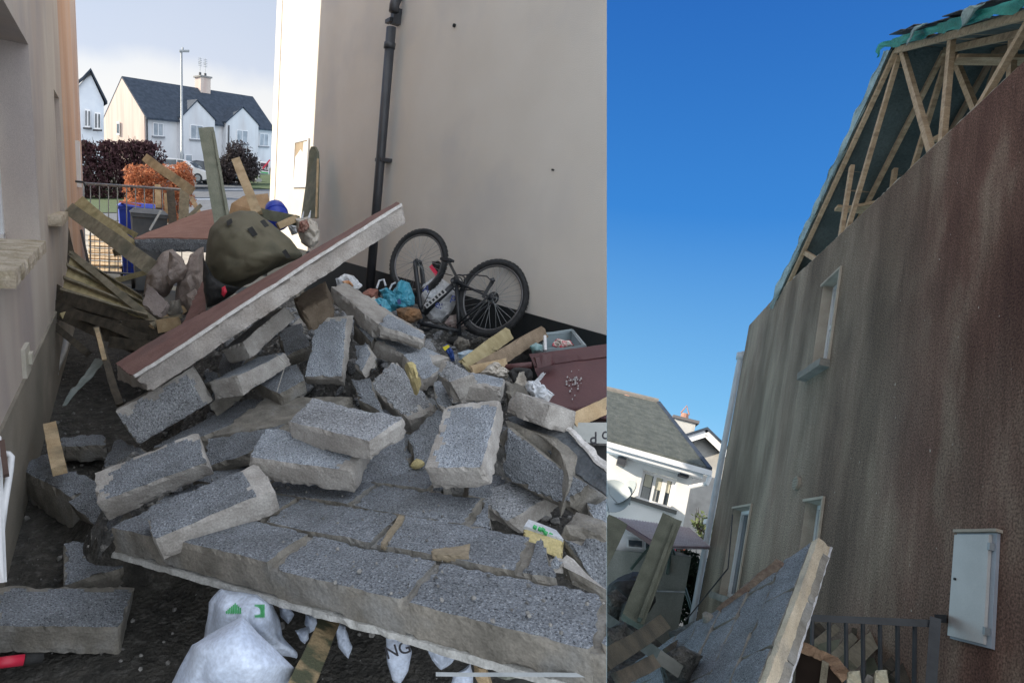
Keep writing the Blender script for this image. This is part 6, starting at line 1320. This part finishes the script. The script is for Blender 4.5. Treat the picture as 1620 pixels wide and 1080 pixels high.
# roof: from the eaves up to the ridge, verge on the right
er = FR.T@pn_(1116, 745); rr_ = FR.T@onp(1040, 640, FR[:, 1]*(YN+3.6), FR[:, 1]); YRg = YN+3.6
m = M(); a = Rw(W0-1, YN-.35, er[2]-.05); b = Rw(er[0], YN-.35, er[2]-.05); c_ = Rw(rr_[0], YRg, rr_[2]); d_ = Rw(W0-1, YRg, rr_[2])
m.box8([a, b, c_, d_]+[p+FR[:, 2]*.10 for p in (a, b, c_, d_)], sub=(60, 22, 1), rough=.012, freq=5); ro = obj('roof', m, ROOFG, t, cut='R')
m = M(); m.prism([b, c_, Rw(er[0], YRg+3.6, er[2])], FR[:, 2]*.08) ; obj('roof_side', m, ROOFG, t, cut='R')
m = M(); m.beam(Rw(W0-1, YN-.40, er[2]-.09), Rw(er[0]+.05, YN-.40, er[2]-.09), .13, .12, FR[:, 1], n=3); m.beam(Rw(W0-1, YN-.2, er[2]-.20), Rw(er[0]-.1, YN-.2, er[2]-.20), .10, .35, FR[:, 1]); obj('gutter', m, WHITE, t, cut='R')
m = M(); m.beam(b+FR[:, 2]*.06, c_+FR[:, 2]*.08, .10, .12, FR[:, 0]); obj('verge', m, SLATE, t, cut='R')
m = M(); m.tube([d_+FR[:, 2]*.1, c_+FR[:, 2]*.1], .11, 8); obj('ridge', m, mat('ridge_tile', (.16, .15, .135), (.22, .2, .18), 6), t, cut='R')
m = M(); cp = onp(990, 632, FR[:, 1]*(YRg), FR[:, 1]); m.tube([cp-FR[:, 2]*.3, cp+FR[:, 2]*.05, cp+FR[:, 2]*.10, cp+FR[:, 2]*.13], [.13, .13, .16, .14], 12); obj('chimney_pot', m, mat('terracotta', (.36, .19, .14), (.42, .23, .17), 6), t, cut='R')
for px, py in ((982, 731), (1080, 749)): m = M(); p = FR.T@pn_(px, py); m.box((p[0]-.1, YN-.25, p[2]-.1), (p[0]+.1, YN, p[2]+.1), Rw); obj('soffit_bracket', m, PIPEM, t, cut='R')
m = M(); p = FR.T@pn_(1098, 752); m.tube([Rw(p[0]+.25, YN-.4, er[2]-.15), Rw(p[0]+.22, YN-.38, er[2]-.35), Rw(p[0]-.1, YN-.1, er[2]-.5), Rw(p[0]-.1, YN-.06, er[2]-5)], .05, 8) if 0 else m.tube([Rw(p[0]+.25, YN-.4, er[2]-.15), Rw(p[0]+.22, YN-.38, er[2]-.35), Rw(p[0]-.05, YN-.1, er[2]-.5)], .05, 8); obj('gutter_outlet', m, WHITE, t, cut='R')
# satellite dishes on the white wall
def dish(px, py, dirv, R_, label):
    c0 = pn_(px, py, YN-.45); o0 = thing('satellite_dish', label, 'satellite dish', c0, fr=FR)
    n_ = nrm(dirv); u = nrm(np.cross(n_, FR[:, 2])); v = np.cross(u, n_); vs = []; R8 = 7
    for lay in (0, .015):
        for i in range(R8+1):
            for k in range(28): r = R_*i/R8; a = 2*math.pi*k/28; vs.append(c0+u*r*math.cos(a)+v*r*math.sin(a)*1.1+n_*(.35*r*r/R_-lay))
    fs = [(l*(R8+1)*28+i*28+k, l*(R8+1)*28+i*28+(k+1) % 28, l*(R8+1)*28+(i+1)*28+(k+1) % 28, l*(R8+1)*28+(i+1)*28+k) for l in (0, 1) for i in range(R8) for k in range(28)]
    m = M(); m.add(vs, fs); obj('reflector', m, mat('grey_dish', (.30, .34, .35), (.36, .40, .41), 3, .5), o0, cut='R', smooth=True)
    m = M(); m.tube([c0-v*R_, c0-v*R_*.9+n_*R_*1.1, c0-v*R_*.55+n_*R_*1.4], .015, 6); m.tube([c0-n_*.02, c0-n_*.1-FR[:, 2]*.15, pn_(px, py+8, YN)], .025, 6); obj('arm', m, METAL, o0, cut='R')
dish(971, 788, -FR[:, 1]*.9+FR[:, 2]*.35-FR[:, 0]*.3, .40, 'larger grey satellite dish facing the yard at the left edge of the white wall')
dish(993, 783, -FR[:, 0]*.80-FR[:, 1]*.40+FR[:, 2]*.4, .34, 'narrow looking satellite dish seen edge on beside the larger one')
# grey gable house behind
Y2 = 21.0
t = thing('grey_gable_house', 'grey rendered gable with white barge boards and dark roof edge behind the white house', 'house', pn_(1120, 900, Y2), fr=FR)
ap_ = FR.T@pn_(1113, 687, Y2); al_ = FR.T@pn_(1070, 708, Y2); zlo = al_[2]-.3; hw = 3.4; zl_ = ap_[2]-hw*.72
m = M(); m.prism([Rw(ap_[0]-hw, Y2, -1.3), Rw(ap_[0]-hw, Y2, zl_), Rw(ap_[0], Y2, ap_[2]-.1), Rw(ap_[0]+hw, Y2, zl_), Rw(ap_[0]+hw, Y2, -1.3)], FR[:, 1]*7); obj('wall', m, GRR, t, cut='R')
for s in (-1, 1):
    m = M(); m.beam(Rw(ap_[0], Y2-.35, ap_[2]-.02), Rw(ap_[0]+s*(hw+.4), Y2-.35, zl_-.31), .24, .04, FR[:, 1]); obj('barge_board', m, WHITE, t, cut='R')
    m = M(); m.prism([Rw(ap_[0], Y2-.42, ap_[2]+.10), Rw(ap_[0]+s*(hw+.45), Y2-.42, zl_-.24), Rw(ap_[0]+s*(hw+.45), Y2+7, zl_-.24), Rw(ap_[0], Y2+7, ap_[2]+.10)], FR[:, 2]*.10); obj('roof', m, SLATE, t, cut='R')
cz = FR.T@pn_(1078, 672, Y2+3); m = M(); m.box((cz[0]-.32, Y2+2.6, cz[2]-2.0), (cz[0]+.42, Y2+3.4, cz[2]+.1), Rw); o = obj('chimney', m, GRR, t, cut='R'); m = M(); m.box((cz[0]-.42, Y2+2.5, cz[2]+.1), (cz[0]+.52, Y2+3.5, cz[2]+.22), Rw); obj('cap', m, mat('dark_cap', (.13, .12, .12), None, 4), o)
m = M(); m.tube([Rw(cz[0]+.05, Y2+3, cz[2]+.2), Rw(cz[0]+.05, Y2+3, cz[2]+.5)], [.16, .13], 10); m.tube([Rw(cz[0]-.1, Y2+3, cz[2]+.5), Rw(cz[0]+.05, Y2+3, cz[2]+.85), Rw(cz[0]+.2, Y2+3, cz[2]+.5)], .03, 5); obj('chimney_pot', m, mat('terracotta_pot', (.36, .19, .14), None, 6), o)
az = FR.T@pn_(1125, 688, Y2); m = M(); m.tube([Rw(az[0], Y2+1, az[2]-.8), Rw(az[0], Y2+1, az[2]+.1)], .02, 5)
for k in range(5): m.tube([Rw(az[0]-.1+.1*k, Y2+1, az[2]-.15), Rw(az[0]-.1+.1*k, Y2+1, az[2]+.15)], .012, 4)
m.tube([Rw(az[0]-.2, Y2+1, az[2]), Rw(az[0]+.5, Y2+1, az[2])], .015, 4); obj('aerial', m, METAL, t)
# lean-to with a corrugated pinkish roof
t = thing('lean_to_shed', 'lean-to with a pinkish corrugated roof and small panes over a grey wall', 'shed', pn_(1040, 900, 10), fr=FR)
a, b, c_, d_ = onp(968, 818, FR[:, 1]*11, FR[:, 1]), onp(1035, 861, FR[:, 1]*8.6, FR[:, 1]), onp(1124, 866, FR[:, 1]*9.4, FR[:, 1]), onp(1122, 849, FR[:, 1]*11.4, FR[:, 1])
b = onp(1040, 864, FR[:, 1]*8.8, FR[:, 1]); d_ = onp(1090, 835, FR[:, 1]*12.5, FR[:, 1])
m = M(); vs = []; nu, nvv = 110, 14
for i in range(nu+1):
    for j in range(nvv+1):
        u, v = i/nu, j/nvv; p = (a*(1-u)+d_*u)*(1-v)+(b*(1-u)+c_*u)*v; vs.append(p+FR[:, 2]*(.025*math.sin(i*2*math.pi/4)+.0))
for lay in (0, 1): m.add([p-FR[:, 2]*.01*lay for p in vs], [(i*(nvv+1)+j, (i+1)*(nvv+1)+j, (i+1)*(nvv+1)+j+1, i*(nvv+1)+j+1) for i in range(nu) for j in range(nvv)])
obj('roof', m, mat('pinkish_corrugated', (.34, .25, .26), (.47, .38, .38), 8, .5, .1, 60, c3=(.30, .20, .19), s3=16), t, cut='R', fixn=False)
m = M(); m.beam(a, b, .09, .06, FR[:, 2]); obj('verge_board', m, mat('dark_red_board', (.12, .06, .055), None, 5), t, cut='R')
m = M(); g1, g2 = onp(955, 868, FR[:, 1]*10.2, FR[:, 1]), onp(1094, 880, FR[:, 1]*10.2, FR[:, 1]); m.prism([g1, g2, g2-FR[:, 2]*2.4, g1-FR[:, 2]*2.2], FR[:, 1]*.2); obj('wall', m, mat('damp_grey_wall', (.19, .20, .18), (.27, .28, .25), 3, .95, .3, 60, stretch=(1, 1, .3)), t, cut='R')
m = M(); h1, h2 = onp(955, 842, FR[:, 1]*10.3, FR[:, 1]), onp(1034, 858, FR[:, 1]*10.3, FR[:, 1]); m.prism([g1+FR[:, 1]*.12, onp(1094, 880, FR[:, 1]*10.35, FR[:, 1]), h2, onp(969, 822, FR[:, 1]*10.3, FR[:, 1]), h1], FR[:, 1]*.06); obj('cladding', m, WHITE, t, cut='R')
for x0, x1, ya in ((992, 1018, 852), (1020, 1034, 855)):
    m = M(); P = [onp(x0, ya+13, FR[:, 1]*10.22, FR[:, 1]), onp(x1, ya+15, FR[:, 1]*10.22, FR[:, 1]), onp(x1, ya+2, FR[:, 1]*10.22, FR[:, 1]), onp(x0, ya, FR[:, 1]*10.22, FR[:, 1])]; m.prism(P, FR[:, 1]*.04); o = obj('window', m, WHITE, t); cc = sum(P)/4; m = M(); m.prism([cc+(p-cc)*.82-FR[:, 1]*.012 for p in P], FR[:, 1]*.01); obj('pane', m, GLASS, o)
for x0, x1, ma in ((1058, 1071, RED), (1068, 1078, mat('pale_object', (.55, .5, .45), None, 5)), (1076, 1088, mat('orange_red_object', (.5, .13, .06), None, 5))):
    m = M(); m.pillow([(x0, 874, 11.2), (x0, 866, 11.2), (x1, 864, 11.2), (x1, 875, 11.2)], 11.2, .12, fold=.03); tag(obj('stored_item', m, ma), {1058: 'small red item under the lean-to roof', 1068: 'pale item between two red ones under the lean-to roof', 1076: 'orange red item at the right end under the lean-to roof'}[x0], 'stored item')
# swing frame
t = thing('swing_frame', 'thin green tubular swing frame in front of the lean-to wall', 'swing frame', A(1060, 960, 8.5), fr=FR)
for P, Q in (((1030, 862), (998, 900)), ((1063, 862), (1096, 970)), ((1063, 862), (1056, 908)), ((1041, 905), (1062, 970)), ((1030, 862), (1032, 868)), ((1062, 862), (1065, 868))):
    m = M(); m.tube([A(*P, 8.6), A(*Q, 8.4)], .022, 6); obj('leg', m, mat('green_tube', (.05, .085, .075), (.08, .12, .10), 5, .5), t)
m = M(); m.tube([A(1030, 862, 8.6), A(1063, 862, 8.6)], .03, 8); obj('crossbar', m, METAL, t); m = M(); m.tube([A(1036, 934, 8.3), A(1084, 936, 8.1)], .015, 6); obj('crossbar', m, METAL, t)
def bl(c_, r): return (np.array(c_), r)
DG = mat('dark_evergreen', (.012, .022, .014), (.03, .05, .025), 12, .7, 0, 60, trans=.1, spec=.2)
cells = [(A(x, y, 9.2), (.35, .4, .4)) for x, y in ((1070, 905), (1085, 895), (1100, 905), (1060, 930), (1080, 930), (1100, 935), (1110, 915), (1090, 960), (1065, 960))]
leaves(cells, 6000, .035, DG, 'dark_shrub', 'dark evergreen shrub behind the swing frame', 'shrub', 21)
cells = [(A(x, y, 12.5), (.3, .3, .3)) for x, y in ((1113, 838), (1120, 830), (1110, 825))]
leaves(cells, 260, .05, mat('light_leaves', (.10, .14, .05), (.18, .22, .09), 12, .7, 0, 60, trans=.3), 'small_tree', 'sprig of light green leaves above the lean-to roof by the downpipe', 'plant', 22)
m = M(); m.pillow([(955, 950), (960, 925), (975, 912), (1000, 903), (1018, 905), (1030, 925), (1034, 950), (1020, 975), (960, 975)], 6.0, .4, fold=.05, freq=3, n=60); tag(obj('black_tarpaulin', m, BLKF, cut='R'), 'black tarpaulin mound behind the upright grey post', 'tarpaulin')
# yard clutter, posts
timber('thick grey grooved post leaning right in front of the lean-to', (1062, 822, 3.6), (1000, 985, 3.1), .12, .07, TREATD)
m = M(); m.beam(A(1068, 830, 3.52), A(1012, 980, 3.05), .02, .05, n=8, rough=.003); tag(obj('timber', m, TREATD), 'dark edge strip along the leaning grooved post', 'timber')
timber('second grey post cut by the left edge of the yard view', (975, 826, 3.4), (940, 900, 3.1), .12, .08, TREATD, cut='R')
timber('round topped thick post lying low in the dark corner', (1048, 985, 2.4), (950, 1050, 1.9), .062, .05, mat('mossy_dark_post', (.03, .027, .018), (.065, .055, .036), 10, .9, .6, 90), cut='R')
timber('pale edged board lying behind the low thick post', (968, 985, 3.0), (1060, 1050, 2.4), .06, .12, mat('grey_edge_board', (.08, .08, .07), (.14, .14, .125), 10), cut='R')
timber('dark lath lying below the low thick post', (975, 1075, 2.0), (1035, 1045, 2.2), .05, .03, WOODD, cut='R')
timber('thin dark rod crossing behind the masonry slab', (1055, 1030, 3.0), (1140, 972, 3.6), .03, .03, WOODD)
for P, d, lb in (([(955, 940), (975, 930), (992, 948), (978, 985), (955, 990)], 3.4, 'dark squared lump at the left edge below the tarpaulin'), ([(985, 955), (1000, 945), (1010, 985), (990, 1000)], 3.3, 'dark leaning fragment at the foot of the grooved post'), ([(955, 1000), (990, 985), (1010, 1020), (970, 1040), (955, 1035)], 2.8, 'dark flat fragment under the low post'), ([(1040, 1040), (1080, 1020), (1110, 1040), (1090, 1085), (1050, 1085)], 2.6, 'dark lump left of the masonry slab'), ([(1060, 1000), (1100, 985), (1125, 1000), (1110, 1030), (1070, 1035)], 4.0, 'dark heap at the foot of the far corner')):
    m = M(); m.pillow(P, d, .15, fold=.03, freq=6, n=40, seed=len(lb)); tag(obj('rubble_lump', m, RUBB, cut='R'), lb, 'rubble')
t_ = M(); t_.rock(A(1123, 985, 3.0), (.06, .06, .07), 8); tag(obj('mortar_lump', t_, MORD), 'little crusty lump sticking up at the top left of the masonry slab', 'mortar lump')
m = M(); rnd = random.Random(9); nx_, ny_ = 60, 40      # debris ground of the yard corner
vs = []
for j in range(ny_+1):
    for i in range(nx_+1):
        x = -1.5+3.7*i/nx_; y = 1.2+9*j/ny_; vs.append(Rw(x, y, -.95+.45*max(0, 1-abs(y-3)/4)*0+.25*n1((x*1.5, y*1.5, 3))+.1*n1((x*5, y*5, 1))))
m.add(vs, [(j*(nx_+1)+i, j*(nx_+1)+i+1, (j+1)*(nx_+1)+i+1, (j+1)*(nx_+1)+i) for j in range(ny_) for i in range(nx_)]); o = obj('yard_rubble', m, RUBB, cut='R'); o['kind'] = 'stuff'
# ---------------------------------------------------------------- the tilted masonry slab in front
t = thing('masonry_slab', 'tilted slab of mortared blockwork pointing up in front of the streaked wall, pale broken edge', 'masonry panel', A(1180, 1080, 2.4), fr=FR)
TP, BR_, LB_, L1 = A(1284, 856, 2.75), A(1196, 1090, 2.05), A(1020, 1090, 2.5), A(1135, 958, 3.05)
nrmf = nrm(np.cross(BR_-TP, L1-TP)); nrmf = nrmf if nrmf@TP > 0 else -nrmf
ev, eu = nrm(BR_-TP), None; eu = nrm((L1-TP)-ev*((L1-TP)@ev))
Wd = nrmf*.115+(A(1306, 874, 2.78)-TP)*.35
m = M(); Lt = np.linalg.norm(BR_-TP); rowsN = 5; tot = 5*.17
cut1 = (L1-TP)@eu; sl1 = ((L1-TP)@ev)/cut1
mm = M()
for r in range(7):
    s0, s1 = r*.19+.003, (r+1)*.19-.003
    off = .22*(r % 2)
    k = -6
    while k < 12:
        a_, b_ = k*.42+off+.004, (k+1)*.42+off-.004; k += 1
        lo0, lo1 = s0*sl1, s1*sl1
        aa0, aa1 = max(a_, lo0), max(a_, lo1); 
        if b_ < max(lo0, lo1)+.03: continue
        bb = min(b_, Lt+.9)
        if bb-aa0 < .03: continue
        dz = rnd.uniform(-.004, .004)
        c4 = [TP+eu*s0+ev*aa0+nrmf*dz, TP+eu*s0+ev*bb+nrmf*dz, TP+eu*s1+ev*bb+nrmf*dz, TP+eu*s1+ev*aa1+nrmf*dz]
        mm.box8(c4+[p+nrmf*.1 for p in c4], sub=(14, 8, 3), rough=.003, chip=.010, top=1, seed=r*9+k, freq=14)
obj('blockwork', mm, [MORD, BLK2], t, cut='R')
m = M(); c4 = [TP+nrmf*.012+eu*.02+ev*.02, TP+nrmf*.012+ev*(Lt+.9), TP+nrmf*.012+ev*(Lt+.9)+eu*1.32, TP+nrmf*.012+eu*1.32+ev*(1.32*sl1)]
m.box8(c4+[p+nrmf*.09 for p in c4], sub=(30, 20, 3), rough=.004); obj('mortar', m, MORD, t, cut='R')
# the broken edge facing right: sunlight put into the pale cream mortar colour
side = nrm(A(1308, 880, 2.8)-TP)
e_ = [TP-eu*.012, TP-eu*.012+ev*(Lt+.9)]
vv = (A(1307, 874, 2.86)-TP)*.78
m = M()
c8 = [TP, TP+ev*(Lt+.9), TP+ev*(Lt+.9)+vv*1.25, TP+vv]
m.box8([p-eu*.003 for p in c8]+[p-eu*.045 for p in c8], sub=(90, 8, 3), rough=.003, chip=.007, freq=18, warp=.002); o = obj('edge_mortar', m, mat('sunlit_mortar_edge', (.55, .46, .33), (.68, .59, .45), 9, .95, .6, 90, c3=(.30, .27, .23), s3=4), t, cut='R')
m = M(); c8 = [TP+vv*1.02, TP+vv*1.25+ev*(Lt+.9), TP+vv*1.42+ev*(Lt+.9), TP+vv*1.18]; m.box8([p-eu*.01 for p in c8]+[p-eu*.05 for p in c8], sub=(90, 3, 2), rough=.003, chip=.006, freq=18); obj('render_edge', m, mat('white_render_edge', (.66, .66, .68), (.74, .74, .76), 9, .9, .4, 90), t, cut='R')
m = M(); m.beam(A(1238, 888, 2.80), A(1140, 968, 2.98), .055, .05, None, n=24, rough=.005, chip=.012); tag(obj('render_strip', m, mat('rusty_render_strip', (.14, .09, .07), (.26, .19, .14), 22, .95, .8, 90)), 'rusty brown strip of render along the top edge of the tilted slab', 'render fragment')
# railings by the wall
t = thing('yard_railings', 'dark metal railing with vertical bars fixed to the streaked wall below the white cabinet', 'railings', A(1380, 1080, 3.3), fr=FR)
m = M(); ra, rb = A(1268, 976, 3.35), A(1482, 986, 3.05); m.beam(ra, rb, .04, .03); obj('rail', m, DMETAL, t)
for x in (1287, 1315, 1343, 1370, 1397, 1424, 1450):
    f = (x-1268)/(1482-1268.); m = M(); m.tube([ra+(rb-ra)*f, A(x-4, 1095, 3.15-.2*f)], .011, 6); obj('bar', m, DMETAL, t)
m = M(); m.beam(A(1480, 978, 3.05), A(1472, 1095, 2.9), .045, .045); obj('post', m, DMETAL, t)
m = M(); m.box8([A(1478, 971, 3.05), A(1497, 972, 3.05), A(1497, 984, 3.05), A(1478, 983, 3.05), A(1478, 971, 3.12), A(1499, 972, 3.12), A(1499, 985, 3.12), A(1478, 984, 3.12)]); obj('wall_bracket', m, DMETAL, t)
# timber frames behind the railings
for P, Q, w__, lb in (((1270, 1012, 3.9), (1300, 995, 4.1), .10, 'dark timber end leftmost behind the railings'), ((1287, 1020, 3.8), (1322, 994, 4.1), .05, 'slim slanting batten second behind the railings'), ((1315, 1045, 3.6), (1352, 1005, 4.0), .05, 'long slanting batten third behind the railings'), ((1340, 1048, 3.5), (1388, 1008, 3.8), .09, 'thick pale edged board fourth behind the railings'), ((1400, 1060, 3.4), (1424, 1035, 3.6), .05, 'short batten near the right end behind the railings'), ((1418, 1080, 3.3), (1466, 1032, 3.5), .08, 'dark slanting plank beside the railing post'), ((1350, 998, 4.0), (1378, 1008, 3.9), .05, 'small dark stub lying behind the railings'), ((1360, 1095, 3.3), (1410, 1055, 3.5), .05, 'low batten at the bottom edge behind the railings')):
    timber(lb, P, Q, w__, .05, WOOD if 'pale' in lb or 'slim' in lb or 'long' in lb else WOODD)
for P, lb in (([(1296, 1018), (1330, 1010), (1318, 1040), (1290, 1040)], 'greyish board panel lying between the battens on the left'), ([(1372, 1040), (1425, 1038), (1412, 1075), (1368, 1080)], 'mossy board panel in the middle behind the railings'), ([(1425, 1040), (1465, 1040), (1440, 1085), (1410, 1085)], 'mossy board panel next to the railing post')):
    c4 = [A(x, y, 3.85-.004*(y-1000)) for x, y in P]; m = M(); m.box8(c4+[p+nrm(p)*.03 for p in c4], sub=(6, 6, 1), rough=.003); tag(obj('board_panel', m, mat('mossy_board', (.10, .11, .075), (.17, .175, .13), 8, .9)), lb, 'board')
t = thing('wooden_crate', 'dark wooden box with a rough brown rim right of the tilted slab', 'crate', A(1310, 1090, 2.6), fr=FR)
m = M(); m.beam(A(1264, 1020, 2.6), A(1318, 1046, 2.5), .055, .05, n=10, rough=.004, chip=.01); m.beam(A(1316, 1044, 2.5), A(1336, 1068, 2.4), .06, .05, n=8, rough=.004, chip=.01); obj('rim', m, mat('orange_brown_wood', (.22, .13, .08), (.32, .21, .13), 12, .85, .5, 90), t)
m = M(); c4 = [A(1262, 1026, 2.62), A(1335, 1062, 2.42), A(1335, 1110, 2.4), A(1255, 1110, 2.6)]; m.box8(c4+[p+nrm(p)*.04 for p in c4], sub=(6, 6, 1)); obj('side', m, mat('dark_brown_board', (.05, .032, .024), (.075, .05, .036), 5, .8), t)
m = M(); m.beam(A(1306, 1046, 2.48), A(1300, 1095, 2.46), .025, .03); obj('batten', m, WOOD, t)
for x0, x1, yt, lb in ((1338, 1366, 1062, 'left lichen spotted post top at the bottom edge'), (1380, 1408, 1060, 'right lichen spotted post top at the bottom edge')):
    m = M(); c4 = [A(x0, yt+6, 2.1), A(x1, yt+6, 2.1), A(x1, 1100, 2.05), A(x0, 1100, 2.05)]; c4[0] = A(x0+4, yt, 2.12); c4[1] = A(x1-5, yt-2, 2.12); m.box8(c4+[p+nrm(p)*.06 for p in c4], sub=(8, 8, 4), rough=.005, chip=.008); tag(obj('post', m, mat('lichen_post', (.28, .25, .17), (.40, .38, .29), 26, .9, .7, 70, c3=(.10, .10, .07), s3=30)), lb, 'post', 'lichen spotted post tops')
m = M(); m.pillow([(1366, 1074), (1372, 1066), (1380, 1070), (1378, 1095), (1366, 1095)], 2.2, .03, fold=.01); tag(obj('blue_grey_lump', m, MORD), 'blue grey lump between the two lichen spotted post tops', 'lump')
